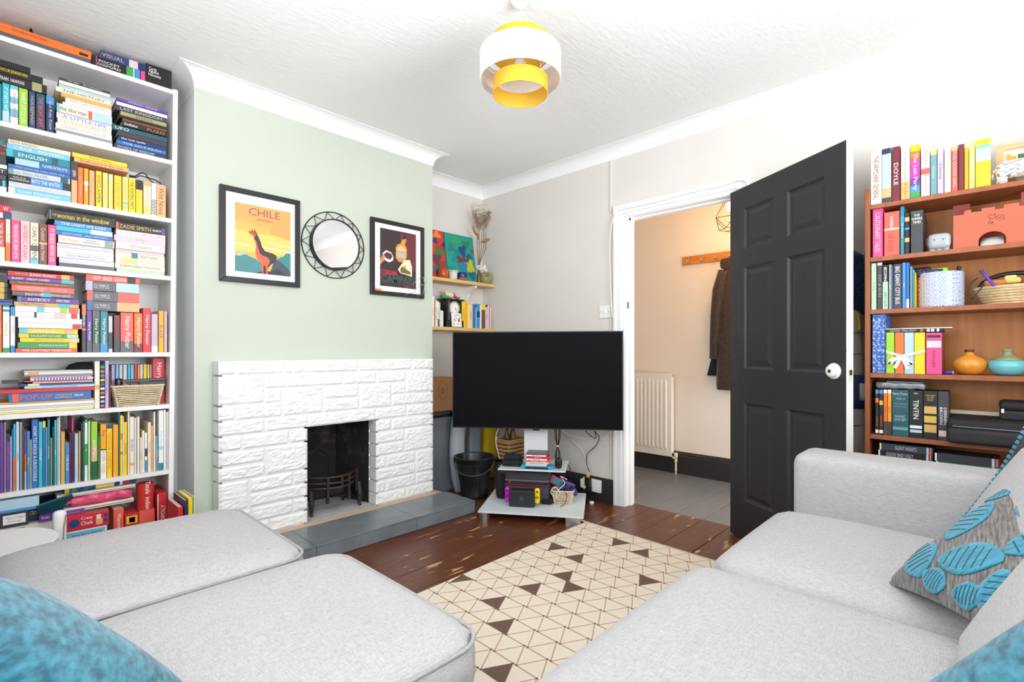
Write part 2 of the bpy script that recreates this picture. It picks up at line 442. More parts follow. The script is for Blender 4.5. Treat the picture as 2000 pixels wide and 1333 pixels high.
# skirting
def skirt(name, p0, p1, n, h, th, label):
    p0 = Vector(p0).to_3d(); p1 = Vector(p1).to_3d(); n = Vector(n).to_3d()
    prof = [(0, 0), (th, 0), (th, h*0.80), (th*0.62, h*0.84), (th*0.72, h*0.88), (th*0.3, h*0.96), (th*0.3, h), (0, h)]
    k = len(prof)
    a = [p0 + n*q + Vector((0,0,z)) for q, z in prof]; b = [p1 + n*q + Vector((0,0,z)) for q, z in prof]
    return struct(MB().add(a+b, [(i, (i+1) % k, k+(i+1) % k, k+i) for i in range(k)] + [tuple(range(k)), tuple(range(k, 2*k))]).build(name, BLACKP), label, 'skirting')
skirt('baseboard_right', (XR, DO1+0.09), (XR, YB), (-1,0), 0.165, 0.02, 'black skirting board beside the power socket')
skirt('baseboard_back', (CX1, YB), (XR, YB), (0,-1), 0.165, 0.02, 'black skirting board in the recess behind the television')
skirt('baseboard_front', (XR, YF), (XR, DO0-0.09), (-1,0), 0.165, 0.02, 'black skirting board behind the open door')

# hall
HX = 4.15
hw = MB().box(HX, 0.0, 0, HX+0.1, 3.6, ZC).build('wall_hall', HALLP); struct(hw, 'cream hall wall seen through the doorway', 'wall')
struct(MB().box(XR+T, 3.5, 0, HX+0.1, 3.6, ZC).box(XR+T, -0.1, 0, HX+0.1, 0.0, ZC).build('wall_hall_ends', HALLP), 'cream end walls of the hall', 'wall')
skirt('baseboard_hall', (HX, 0.0), (HX, 3.5), (-1,0), 0.19, 0.022, 'tall black skirting board in the hall')

# open six-panel door
hinge = Vector((2.985, 1.098, 0)); dd = Vector((2.579-2.985, 0.457-1.098, 0)).normalized(); nn = Vector((-dd.y, dd.x, 0))
if nn.dot(Vector((-1, 0.5, 0))) < 0: nn = -nn
DW, DH, DT = 0.762, 1.975, 0.036
door = struct(thing('door_1', 'open black six-panel door with white knob and bare white edge', 'door', hinge))
DB = BLACKP
def dpt(a, z, w): return hinge + dd*a + nn*(-w) + Vector((0,0,z+0.008))
def dbox(name, a0, a1, z0, z1, w0, w1, mat, parent=door, bevel=0):
    p = [dpt(a0,z0,w0), dpt(a1,z0,w0), dpt(a1,z0,w1), dpt(a0,z0,w1), dpt(a0,z1,w0), dpt(a1,z1,w0), dpt(a1,z1,w1), dpt(a0,z1,w1)]
    return MB().hexa(p).build(name, mat, parent, bevel=bevel)
# rails and stiles
cols = [(0.115, 0.335), (0.427, 0.647)]
rows_ = [(0.215, 0.765), (0.955, 1.525), (1.625, 1.855)]
for (a0, a1) in ((0, cols[0][0]), (cols[0][1], cols[1][0]), (cols[1][1], DW-0.0015)): dbox('stile', a0, a1, 0, DH, 0, DT, DB)
zs = [(0, rows_[0][0]), (rows_[0][1], rows_[1][0]), (rows_[1][1], rows_[2][0]), (rows_[2][1], DH)]
for (a0, a1) in cols:
    for (z0, z1) in zs: dbox('rail', a0, a1, z0, z1, 0.0001, DT-0.0001, DB)
for (a0, a1) in cols:
    for (z0, z1) in rows_:
        mb = MB()
        for face, s in ((0, 1), (DT, -1)):
            m1, m2, m3 = 0.012, 0.022, 0.045
            ring = [(0, 0.0), (m1, 0.009), (m2, 0.010), (m3, 0.0035)]
            loops = []
            for (m, dep) in ring:
                loops.append([dpt(a0+m, z0+m, face+s*dep), dpt(a1-m, z0+m, face+s*dep), dpt(a1-m, z1-m, face+s*dep), dpt(a0+m, z1-m, face+s*dep)])
            vs = [q for l in loops for q in l]; fs = []
            for k in range(3):
                for i in range(4):
                    j = (i+1) % 4; fs.append((k*4+i, k*4+j, k*4+4+j, k*4+4+i))
            fs.append((12,13,14,15))
            mb.add(vs, fs)
        mb.build('panel', DB, door)
WORN = M('worn_white_door_edge', 'efedE8', 0.5, var=(30, '8a8078', 0.66, 0.72))
dbox('door_edge', DW-0.0015, DW, 0, DH, 0, DT, WORN)
kn = dpt(DW-0.062, 0.965, 0)
def along(c, axis, prof, seg=20, closed=False):      # lathe around an arbitrary axis
    ax = Vector(axis).normalized(); u = ax.orthogonal().normalized(); w = ax.cross(u)
    mb = MB().lathe(prof, (0,0,0), seg, closed)
    mb.v = [tuple(Vector(c) + u*x + w*y_ + ax*z) for x, y_, z in mb.v]
    return mb
KN = M('white_ceramic', 'f3f1ee', 0.15)
along(kn, nn, [(0.036, 0), (0.036, 0.005), (0.031, 0.008), (0.020, 0.009), (0.020, 0.012), (0.027, 0.015), (0.028, 0.020), (0.022, 0.025), (0.012, 0.0265), (0.0, 0.027)]).build('knob', KN, door, smooth=True)
along(kn + nn*0.0265, nn, [(0.008, 0), (0.008, 0.002), (0.0, 0.002)], 12).build('knob_screw', M('dull_brass', '6e5c3c', 0.4, 1.0), door)
along(dpt(DW-0.062, 0.965, DT), -nn, [(0.032, 0), (0.032, 0.004), (0.020, 0.006), (0.0, 0.007)]).build('knob', KN, door, smooth=True)
dbox('latch_plate', DW, DW+0.0015, 0.92, 1.0, DT*0.22, DT*0.78, M('painted_latch', 'd9d6d0', 0.4))
dbox('latch', DW, DW+0.008, 0.95, 0.972, DT*0.38, DT*0.62, M('dull_brass', '6e5c3c', 0.4, 1.0))
for z in (0.2, 1.0, 1.78):
    MB().lathe([(0.006, 0), (0.006, 0.09)], dpt(-0.007, z, DT-0.004), 10).build('hinge', WHITE, door)

# ================================================================== large furniture
# ---- stone fireplace
BRW = bpy.data.materials.new('white_painted_stone'); BRW.use_nodes = True
_b = BRW.node_tree.nodes['Principled BSDF']; _b.inputs['Base Color'].default_value = lin('f1f1f0'); _b.inputs['Roughness'].default_value = 0.55
_n = BRW.node_tree.nodes.new('ShaderNodeTexNoise'); _n.inputs['Scale'].default_value = 55; _n.inputs['Detail'].default_value = 7; _n.inputs['Distortion'].default_value = 1.2
_c = BRW.node_tree.nodes.new('ShaderNodeTexCoord'); _p = BRW.node_tree.nodes.new('ShaderNodeBump'); _p.inputs['Strength'].default_value = 0.2; _p.inputs['Distance'].default_value = 0.012
BRW.node_tree.links.new(_c.outputs['Object'], _n.inputs['Vector']); BRW.node_tree.links.new(_n.outputs[0], _p.inputs['Height']); BRW.node_tree.links.new(_p.outputs[0], _b.inputs['Normal'])
MORT = M('white_mortar', 'e6e6e4', 0.8)
SOOT = M('soot_black', '1a1716', 0.85, bump=(12, 0.3, 0.02), var=(4, '6e5a4a', 0.56, 0.76))
FY, FYB = 2.80, 2.897
fp = thing('fireplace', 'white painted stone fireplace with a sooty black opening', 'fireplace', (1.46, FY, 0.08))
FZ0, FZ1 = 0.082, 1.015; NR = 12; RH = (FZ1 - FZ0) / NR
FX0, FX1, OX0, OX1 = 0.792, 2.139, 1.252, 1.685
def zr(r): return FZ1 - r * RH
mb = MB()
mb.box(OX0-0.022, FY+0.012, zr(5)+0.006, OX0-0.006, FYB, FZ1-0.005).box(OX1+0.006, FY+0.012, zr(5)+0.006, OX1+0.022, FYB, FZ1-0.005).box(FX0+0.022, FY+0.012, FZ0, OX0-0.022, FYB, FZ1-0.005).box(OX1+0.022, FY+0.012, FZ0, FX1-0.022, FYB, FZ1-0.005).box(OX0-0.006, FY+0.012, zr(5)+0.006, OX1+0.006, FYB, FZ1-0.005)
mb.build('mortar_core', MORT, fp)
stones = [ # x0, x1, row from top, rows
 (.792,.876,0,1),(.876,1.165,0,1),(1.165,1.565,0,1),(1.565,1.96,0,1),(1.96,2.139,0,1),
 (.792,1.018,1,2),(1.018,1.466,1,1),(1.466,1.690,1,1),(1.690,1.912,1,1),(1.912,2.139,1,2),
 (1.018,1.110,2,1),(1.110,1.342,2,2),(1.342,1.573,2,1),(1.573,1.802,2,2),(1.802,1.912,2,1),
 (.792,.878,3,1),(.878,1.110,3,1),(1.342,1.573,3,1),(1.802,2.139,3,1),
 (.792,1.018,4,1),(1.018,1.252,4,1),(1.252,1.685,4,1),(1.685,1.914,4,1),(1.914,2.139,4,1),
 (.792,.905,5,1),(.905,1.148,5,1),(1.148,1.252,5,1),(.792,1.02,6,1),(1.02,1.252,6,2),(.792,1.02,7,1),
 (.792,.938,8,2),(.938,1.168,8,1),(1.168,1.252,8,1),(.938,1.252,9,1),(.792,.95,10,1),(.95,1.168,10,1),(1.168,1.252,10,1),(.792,1.04,11,1),(1.04,1.252,11,1),
 (1.685,1.800,5,1),(1.800,2.139,5,1),(1.685,1.900,6,1),(1.900,2.139,6,2),(1.685,1.900,7,1),
 (1.685,1.758,8,1),(1.758,1.988,8,1),(1.988,2.139,8,2),(1.685,1.988,9,1),
 (1.685,1.758,10,1),(1.758,1.988,10,1),(1.988,2.139,10,1),(1.685,1.91,11,1),(1.91,2.139,11,1)]
g = 0.0032
for (x0, x1, r, n) in stones:
    ge = 0.0055 if (x0 < .80 or x1 > 2.13 or abs(x1-OX0) < .001 or abs(x0-OX1) < .001) else g
    z1, z0 = zr(r) - ge, zr(r+n) + ge
    a0, a1 = x0 + g, x1 - g
    nx, nz_ = max(3, int((a1-a0)/0.011)), max(5, int((z1-z0)/0.0095))
    sd = rng.random() * 50
    mb = MB(); vs = []; fs = []
    for i in range(nx+1):
        for j in range(nz_+1):
            x = a0 + (a1-a0)*i/nx; z = z0 + (z1-z0)*j/nz_
            edge = min(i, nx-i, j, nz_-j)
            bul = 0.0 if edge == 0 else (0.007 + 0.006 * abs(noise.noise((x*14+sd, z*34, sd))) + 0.0045 * noise.noise((x*38, z*95, sd)) + 0.003 * noise.noise((x*90, z*120, sd)))
            vs.append((x, FY + 0.010 - bul, z))
    w = nz_+1
    for i in range(nx):
        for j in range(nz_): fs.append((i*w+j, (i+1)*w+j, (i+1)*w+j+1, i*w+j+1))
    k = len(vs)
    dep = FYB if (x0 < .80 or x1 > 2.13 or abs(x1-OX0) < .001 or abs(x0-OX1) < .001) else FY+0.03
    bx0 = a0 - (g if x0 < .80 else 0); 
    vs += [(a0, dep, z0), (a1, dep, z0), (a1, dep, z1), (a0, dep, z1)]
    L0 = [i*w for i in range(nx+1)]; L1 = [i*w+nz_ for i in range(nx+1)]
    fs += [tuple(L0[::-1]) + (k, k+1), tuple(L1) + (k+2, k+3), tuple(range(0, w)) + (k+3, k), tuple(range(nx*w, nx*w+w))[::-1] + (k+1, k+2)]
    mb.add(vs, fs).build('stone', BRW, fp)
# firebox behind the opening
fb = MB()
Z0 = 0.083
yb0, yb1 = FYB-0.001, 3.20
fb.add([(OX0-.004,yb0,Z0),(OX0+.07,yb1,Z0),(OX0+.07,yb1,.70),(OX0-.004,yb0,.70)], [(0,1,2,3)])
fb.add([(OX1+.004,yb0,Z0),(OX1-.07,yb1,Z0),(OX1-.07,yb1,.70),(OX1+.004,yb0,.70)], [(3,2,1,0)])
fb.add([(OX0+.07,yb1,Z0),(OX1-.07,yb1,Z0),(OX1-.07,yb1,.70),(OX0+.07,yb1,.70)], [(0,1,2,3)])
fb.add([(OX0-.004,yb0,.70),(OX1+.004,yb0,.70),(OX1-.07,yb1,.70),(OX0+.07,yb1,.70)], [(0,1,2,3)])
# arched fireback seam
fb.tube([(1.33,yb1-.004,Z0),(1.33,yb1-.004,.36),(1.40,yb1-.004,.42),(1.50,yb1-.004,.42),(1.57,yb1-.004,.36),(1.57,yb1-.004,.16)], 0.006, 6)
fb.build('firebox', SOOT, fp)
MB().box(OX0-.004, FY+.012, .03, OX1+.004, yb1, Z0+.002).build('firebox_floor', M('ash_concrete', 'c4c2c4', 0.9, bump=(60,.3,.004), var=(14,'a6a4a6',.4,.75)), fp)
MB().box(FX0, FY-0.036, 0.078, FX1+0.0, FY+0.012, 0.0835).build('mortar_bed', M('tan_mortar', 'cdb596', 0.9, bump=(80,.4,.004)), fp)

# fire grate
IRON = M('cast_iron', '3a3230', 0.5, 0.4, bump=(90, .2, .002), var=(14, '5e4a3e', .5, .7))
gr = thing('fire_grate', 'black iron fire grate with a bowed front in the fireplace', 'grate', (1.47, 2.98, 0.085))
def bow(t, z, r=0.0):
    x = OX0 + 0.035 + (OX1-OX0-0.07)*t; y_ = 2.98 - 0.12*math.sin(math.pi*t) + r
    return (x, y_, z)
for z in (0.30, 0.265, 0.235): MB().tube([bow(k/14, z) for k in range(15)], 0.0065, 6).build('grate_bar', IRON, gr)
for t in (0.02, 0.32, 0.70, 0.98):
    p = bow(t, 0)
    MB().box(p[0]-.008, p[1]-.008, 0.16 if t in (.02,.98) else 0.145, p[0]+.008, p[1]+.010, .305).build('upright', IRON, gr)
def basket(i, j): 
    p = bow(i, 0.235 - 0.075*math.sin(j*1.4)); return (p[0], p[1] + 0.02 + j*0.11*(1 if True else 0), p[2])
MB().grid(lambda a, b: (bow(a,0)[0], bow(a,0)[1]+0.012+0.10*b, 0.228-0.07*math.sin(b*1.5)), 14, 5).build('grate_basin', IRON, gr, solid=0.004)
for k in range(9): 
    t = 0.2 + 0.07*k; p = bow(t, 0)
    MB().box(p[0]-.004, p[1]+.006, .172, p[0]+.004, p[1]+.09, .180).build('grate_finger', IRON, gr)
for (x, yy) in ((1.31, 2.90), (1.62, 2.90), (1.34, 3.08), (1.60, 3.08)):
    MB().tube([(x, yy, .235), (x, yy-.012, .16), (x, yy-.006, .10), (x, yy-.02, .0862)], [.012, .016, .010, .007], 6).build('leg', IRON, gr)

# ---- hearth
SLATE = M('slate_tile', '7d858a', 0.3, bump=(30, .12, .004), var=(7, '646b70', .35, .75))
GROUT = M('pale_grout', 'b9ada2', 0.8)
HY0, HYb, HZ, HX0, HX1 = 2.455, 2.764, 0.080, 0.535, 2.21
he = thing('hearth', 'low grey slate tiled hearth in front of the fireplace', 'hearth', (1.37, 2.6, 0))
MB().box(HX0+.009, HY0+.009, 0, HX1-.009, FY+0.09, HZ-.009).build('core', GROUT, he)
xs = [HX0, 1.138, 1.749, HX1]
for a, b in zip(xs, xs[1:]):
    MB().box(a+.0012, HY0+.0006, HZ-.009, b-.0012, HYb-.001, HZ).build('top_tile', SLATE, he, bevel=.001)
    MB().box(a+.0012, HY0, .002, b-.0012, HY0+.0088, HZ-.0105).build('front_tile', SLATE, he, bevel=.001)
MB().box(HX1-.0088, HY0+.010, .002, HX1, HYb-.001, HZ-.0105).build('side_tile', SLATE, he, bevel=.001)

# ---- left bookcase (white, tall)
LAM = M('white_laminate', 'efefee', 0.4)
BX0, BX1, BY0, BY1 = -0.160, 0.640, 2.95, 3.228
SHZ = [2.369, 2.015, 1.724, 1.436, 1.056, 0.798, 0.472, 0.085]
bc = thing('bookcase', 'tall white bookcase crammed with books beside the chimney breast', 'bookcase', (0.24, 3.09, 0))
def rack(z): return 0.0095*(z-1.0)
def side(xa, xb):
    p = []
    for z in (0, 2.373):
        p += [(xa+rack(z), BY0, z), (xb+rack(z), BY0, z), (xb+rack(z), BY1, z), (xa+rack(z), BY1, z)]
    return MB().hexa(p)
side(BX1-.021, BX1).build('side_panel', LAM, bc, bevel=.0008)
side(BX0, BX0+.021).build('side_panel', LAM, bc, bevel=.0008)
for i, z in enumerate(SHZ):
    th = 0.021
    MB().box(BX0+.021+rack(z), BY0+.003, z-th, BX1-.0212+rack(z), BY1-.006, z).build('shelf', LAM, bc, bevel=.0008)
MB().box(BX0+.022, BY0+.02, 0, BX1-.022, BY0+.035, .063).build('plinth', LAM, bc)
MB().box(BX0+.012, BY1-.005, 0.02, BX1-.012, BY1, 2.36).build('back_panel', LAM, bc)

# ---- right bookcase (teak)
TEAK = M('teak_veneer', 'a86238', 0.42, bump=(20, .06, .003), stretch=(3, 3, .25), var=(9, '8c4c2a', .3, .75))
TEAKB = M('teak_back_panel', 'd08a48', 0.45, stretch=(5, 5, .22), var=(7, 'b87034', .3, .75))
RX0, RX1, RY1, RY0 = 2.73, 2.985, 0.412, -0.42
RSH = [1.718, 1.482, 1.248, 0.964, 0.690, 0.470, 0.10]
rb = thing('bookcase', 'open reddish teak bookcase behind the sofa arm', 'bookcase', (2.86, 0.0, 0))
for (a, b) in ((RY1-.019, RY1), (RY0, RY0+.019)):
    poly = [(0, 0), (RX1-RX0, 0), (RX1-RX0, 1.80), (.03, 1.80), (.012, 1.795), (0, 1.78)]
    MB().prism(poly, (RX0-.004, a, 0), (1,0,0), (0,0,1), (0,1,0), b-a).build('side_panel', TEAK, rb, bevel=.002)
for z in RSH: MB().box(RX0, RY0+.0192, z-.02, RX1-.005, RY1-.0192, z).build('shelf', TEAK, rb, bevel=.0015)
MB().box(RX1-.0045, RY0+.005, 0.08, RX1, RY1-.005, 1.70).build('back_panel', TEAKB, rb)

# ---- sofa
def fabric(name, c1, c2, sc_=1.0, bump=0.35):
    m = bpy.data.materials.new(name); m.use_nodes = True; nt = m.node_tree; b = nt.nodes['Principled BSDF']; L = nt.links.new
    tc = nt.nodes.new('ShaderNodeTexCoord')
    def nz(scale, st):
        mp = nt.nodes.new('ShaderNodeMapping'); mp.inputs['Scale'].default_value = st
        n = nt.nodes.new('ShaderNodeTexNoise'); n.inputs['Scale'].default_value = scale; n.inputs['Detail'].default_value = 3
        L(tc.outputs['Object'], mp.inputs[0]); L(mp.outputs[0], n.inputs['Vector']); return n
    a = nz(60*sc_, (1, 7, 7)); c = nz(60*sc_, (7, 1, 7))
    mu = nt.nodes.new('ShaderNodeMath'); mu.operation = 'ADD'; L(a.outputs[0], mu.inputs[0]); L(c.outputs[0], mu.inputs[1])
    d = nt.nodes.new('ShaderNodeMath'); d.operation = 'MULTIPLY'; d.inputs[1].default_value = 0.5; L(mu.outputs[0], d.inputs[0])
    r = nt.nodes.new('ShaderNodeValToRGB'); r.color_ramp.elements[0].position = 0.36; r.color_ramp.elements[1].position = 0.6
    r.color_ramp.elements[0].color = lin(c2); r.color_ramp.elements[1].color = lin(c1)
    L(d.outputs[0], r.inputs[0]); L(r.outputs[0], b.inputs['Base Color'])
    bp = nt.nodes.new('ShaderNodeBump'); bp.inputs['Strength'].default_value = bump; bp.inputs['Distance'].default_value = 0.002
    L(d.outputs[0], bp.inputs['Height']); L(bp.outputs[0], b.inputs['Normal'])
    b.inputs['Roughness'].default_value = 0.95; b.inputs['Specular IOR Level'].default_value = 0.15; b.inputs['Sheen Weight'].default_value = 0.15
    return m
FAB = fabric('grey_woven_upholstery', 'c1bfbf', 'a8a6a6')
PIPE = fabric('grey_piping', 'b3b0af', '9a9897')
sofa = thing('corner_sofa', 'large pale grey fabric corner sofa with piped seat cushions', 'sofa', (0.6, 0.6, 0))
def seat(x0, x1, y0, y1, zt, crown=0.028, r=0.055, corner=0.10, name='seat_cushion', zb=0.27, pipe=True):
    c = ((x0+x1)/2, (y0+y1)/2, (zt+zb)/2); hx, hy, hz = (x1-x0)/2, (y1-y0)/2, (zt-zb)/2
    sd = rng.random()*30
    def fn(P, p):
        # plan-view corner rounding, crown and a little softness
        x, y_, z = P
        ax, ay = abs(x)-(hx-corner), abs(y_)-(hy-corner)
        if ax > 0 and ay > 0:
            d = math.hypot(ax, ay); m = max(ax, ay)
            k = m/d if d > 0 else 1
            x = math.copysign(hx-corner+ax*k, x); y_ = math.copysign(hy-corner+ay*k, y_)
        w = (1-(x/hx)**4)*(1-(y_/hy)**4)
        z += (crown*w + 0.006*noise.noise((x*4+sd, y_*4, sd))*w) * (1 if z > 0 else -0.15)
        return (x, y_, z)
    cu = MB().rbox(c, hx, hy, hz, r, 12, fn=fn).build(name, FAB, sofa, smooth=True)
    if not pipe: return cu
    # piping around the upper edge
    pts = []
    rr = corner*0.9
    for (sx, sy, a0) in ((1,1,0),(-1,1,90),(-1,-1,180),(1,-1,270)):
        for k in range(7):
            a = math.radians(a0 + 15*k)
            pts.append((c[0]+sx*(hx-rr)+(rr-0.012)*math.cos(a), c[1]+sy*(hy-rr)+(rr-0.012)*math.sin(a), zt-0.012))
    MB().tube(pts, 0.005, 6, closed=True).build('piping', PIPE, cu, smooth=True)
    return cu
BASE = FAB
MB().rbox((0.30, 1.47, 0.17), 0.42, 0.74, 0.10, 0.03, 3).build('base', BASE, sofa, smooth=True)
MB().rbox((1.16, 0.13, 0.17), 1.06, 0.44, 0.10, 0.03, 3).build('base', BASE, sofa, smooth=True)
seat(-0.02, 0.700, 1.512, 2.215, 0.440)
seat(-0.02, 0.775, 0.792, 1.505, 0.440)
seat(-0.10, 0.585, -0.12, 0.785, 0.425, corner=0.12)
seat(0.592, 1.500, -0.12, 0.665, 0.432, corner=0.05, r=0.075, pipe=False)
seat(1.505, 2.214, -0.12, 0.640, 0.432, corner=0.06, r=0.075, pipe=False)
# arm
MB().rbox((2.335, 0.065, 0.36), 0.115, 0.515, 0.295, 0.045, 6).build('arm', FAB, sofa, smooth=True)
def bk(x0, x1, y, z0, z1, lean, rz=0.0, name='back_cushion'):
    hx = (x1-x0)/2; hz = (z1-z0)/2
    m = Matrix.Translation(((x0+x1)/2, y, (z0+z1)/2)) @ Matrix.Rotation(rz, 4, 'Z') @ Matrix.Rotation(lean, 4, 'X')
    def fn(P, p):
        w = max(0, 1-(P.x/hx)**2)*max(0, 1-(P.z/hz)**2)
        return (P.x, P.y*(1+0.0*w) + math.copysign(0.03*w, P.y), P.z)
    return MB().rbox((0,0,0), hx, 0.085, hz, 0.075, 8, mat=m, fn=fn).build(name, FAB, sofa, smooth=True)
bk(1.41, 2.13, -0.100, 0.39, 0.83, math.radians(28), math.radians(5))
bk(0.64, 1.35, -0.130, 0.39, 0.83, math.radians(28), math.radians(5))
MB().rbox((1.10, -0.33, 0.42), 1.10, 0.10, 0.33, 0.05, 4).build('back_frame', FAB, sofa, smooth=True)
MB().rbox((-0.12, 0.98, 0.42), 0.075, 1.22, 0.33, 0.05, 4).build('back_frame', FAB, sofa, smooth=True)
for (x, yy) in ((0.62, 2.1), (0.0, 2.1), (0.62, 0.85), (2.3, 0.45), (2.3, -0.3), (0.9, 0.45)):
    MB().lathe([(0.022, 0), (0.026, 0.07), (0.026, 0.075)], (x, yy, 0), 12).build('foot', M('dark_wood_foot', '2b1a12', .4), sofa)

# ---- throw cushions
def pillow(name, label, w, h, t, m, mat, group=None):
    e = thing(name, label, 'cushion', m.to_translation(), 0, group)
    def P(i, j, s):
        x, z = i*2-1, j*2-1
        k = max(0, (1-abs(x)**2.6))*max(0, (1-abs(z)**2.6))
        px = x*(1-0.07*(1-z*z)); pz = z*(1-0.07*(1-x*x))
        return m @ Vector((px*w/2, s*t/2*k**0.42, pz*h/2))
    mb = MB().grid(lambda i, j: P(i, j, -1), 28, 28).grid(lambda i, j: P(1-i, j, 1), 28, 28)
    return e, mb.build('cover', mat, e, smooth=True)
def streak(name, c1, c2, st, scale=40, bump=0.6):
    m = bpy.data.materials.new(name); m.use_nodes = True; nt = m.node_tree; b = nt.nodes['Principled BSDF']; L = nt.links.new
    tc = nt.nodes.new('ShaderNodeTexCoord'); mp = nt.nodes.new('ShaderNodeMapping'); mp.inputs['Scale'].default_value = st
    n = nt.nodes.new('ShaderNodeTexNoise'); n.inputs['Scale'].default_value = scale; n.inputs['Detail'].default_value = 4
    r = nt.nodes.new('ShaderNodeValToRGB'); r.color_ramp.elements[0].position = .35; r.color_ramp.elements[1].position = .65
    r.color_ramp.elements[0].color = lin(c2); r.color_ramp.elements[1].color = lin(c1)
    bp = nt.nodes.new('ShaderNodeBump'); bp.inputs['Strength'].default_value = bump; bp.inputs['Distance'].default_value = .004
    L(tc.outputs['Object'], mp.inputs[0]); L(mp.outputs[0], n.inputs['Vector']); L(n.outputs[0], r.inputs[0]); L(r.outputs[0], b.inputs['Base Color'])
    L(n.outputs[0], bp.inputs['Height']); L(bp.outputs[0], b.inputs['Normal'])
    b.inputs['Roughness'].default_value = .9; b.inputs['Sheen Weight'].default_value = .3; b.inputs['Specular IOR Level'].default_value = .1
    return m
TEALF = streak('teal_chenille', '3d8a9e', '1a5569', (1, 1, 4), 30)
def frame(center, e1, e2):
    e1 = Vector(e1).normalized(); e2 = Vector(e2); e2 = (e2 - e1*e2.dot(e1)).normalized(); n = e1.cross(e2)
    # local x=e1, z=e2, y=-normal so the front (-y) faces along n
    m = Matrix((e1, -n, e2)).transposed().to_4x4(); m.translation = Vector(center); return m
pillow('throw_cushion', 'fluffy teal cushion on the seat nearest the white bookcase side', .50, .36, .14, frame((0.013, 1.02, 0.615), (.51, -.78, -.36), (-.62, -.55, .42)), TEALF)
pillow('throw_cushion', 'fluffy teal cushion leaning on the near back cushion by the camera', .56, .30, .13, frame((0.815, -0.074, 0.662), (.58, -.60, .54), (-.80, -.54, .26)), TEALF)
RIB = streak('grey_ribbed_fabric', '8f8a86', '55504e', (1, 9, 1), 30, .8)
mL = frame((1.568, -0.038, 0.617), (.51, -.59, .62), (.95, .3, .05))
lc, lco = pillow('throw_cushion', 'grey ribbed cushion covered with teal embroidered leaves', .42, .42, .11, mL, RIB)
LEAF = streak('teal_leaf_thread', '4a9fb8', '2f7f99', (9, 1, 1), 22, .6)
def leafpatch(cx, cz, ln, wd, ang, nm='leaf_patch'):
    def P(i, j):
        t = i; w = wd*math.sin(math.pi*min(1, t*0.94+0.03))**0.8*(j*2-1)
        a = (t-0.5)*ln; x = cx + a*math.cos(ang) - w*math.sin(ang); z = cz + a*math.sin(ang) + w*math.cos(ang)
        x = max(-.97, min(.97, x)); z = max(-.97, min(.97, z))
        k = max(0, (1-abs(x)**2.6))*max(0, (1-abs(z)**2.6))
        return mL @ Vector((x*(1-.07*(1-z*z))*.21, -.055*k**.42-.0022, z*(1-.07*(1-x*x))*.21))
    o = MB().grid(P, 14, 8).build(nm, LEAF, lc, smooth=True, solid=.002)
    V = MB()
    for k in range(1, 7):
        V.tube([Vector(P(.12+.12*k, .15+.7*q/4)) for q in range(5)], .0022, 4)
    V.build('stitching', M('dark_stitch', '31505c', .8), o)
for a in ((-.62,.62,.75,.23,.9),(.1,.55,.8,.25,.2),(-.45,-.1,.8,.25,1.9),(.55,-.05,.7,.22,.6),(-.7,-.7,.6,.2,.4),(.1,-.6,.8,.24,2.6),(.7,.75,.5,.2,2.2),(.75,-.7,.55,.2,1.2),(-.84,.12,.42,.14,1.4),(-.84,-.42,.42,.14,1.8)):
    leafpatch(*a)
mS = frame((2.18, -0.178, 0.588), (0, .91, .42), (0, -.42, .91))
sp, spo = pillow('throw_cushion', 'dark cushion with teal stitched edge tucked behind the far back cushion', .40, .44, .10, mS, streak('dark_knit', '4c4a4b', '2b2a2c', (6,1,1), 30))
for k in range(26):
    z = -1 + 2*(k+.5)/26; x = (1-.07*(1-z*z))
    p = mS @ Vector((x*.2, 0, z*.22))
    MB().obox(p, mS.col[0].to_3d(), mS.col[1].to_3d(), mS.col[2].to_3d(), .004, .006, .005).build('edge_stitch', MATS.get('x') or LEAF, sp)

# ---- rug
rug0 = Vector((2.545, 1.812)); rugR = math.radians(1.2)
rux = Vector((-math.cos(rugR), -math.sin(rugR)*0.3)).normalized(); ruy = Vector((-0.035, -1)).normalized()
RL, RWd = 1.66, 1.15
def rp(a, b, z=0.0): p = rug0 + rux*a + ruy*b; return Vector((p.x, p.y, z))
WOOL = M('cream_flatweave', 'e6dac8', .95, bump=(220, .5, .003), spec=.1)
BRN = M('brown_rug_yarn', 'b69d86', .95, spec=.1); DBRN = M('dark_brown_rug_yarn', '6f5a4e', .95, bump=(300, .5, .002), spec=.1)
rug = thing('rug', 'cream flatweave rug with brown triangle pattern between the sofas', 'rug', rp(RL/2, RWd/2))
MB().hexa([rp(0,0,.0005), rp(RL,0,.0005), rp(RL,RWd,.0005), rp(0,RWd,.0005), rp(0,0,.006), rp(RL,0,.006), rp(RL,RWd,.006), rp(0,RWd,.006)]).build('weave', WOOL, rug)
rw, tw = 0.100, 0.110
lines = MB(); knots = MB()
def strip(mb, a, b, w, z=.0063):
    a = Vector(a); b = Vector(b); d = (b-a); d.z = 0; d.normalize(); n = Vector((-d.y, d.x, 0))*w/2
    mb.hexa([a-n, b-n, b+n, a+n] and [Vector((q.x,q.y,.0058)) for q in (a-n, b-n, b+n, a+n)] + [Vector((q.x,q.y,z)) for q in (a-n, b-n, b+n, a+n)])
nr = int(RL/rw)
def shift(i): return ((i * 0.36) % 1.0) * tw + 0.012
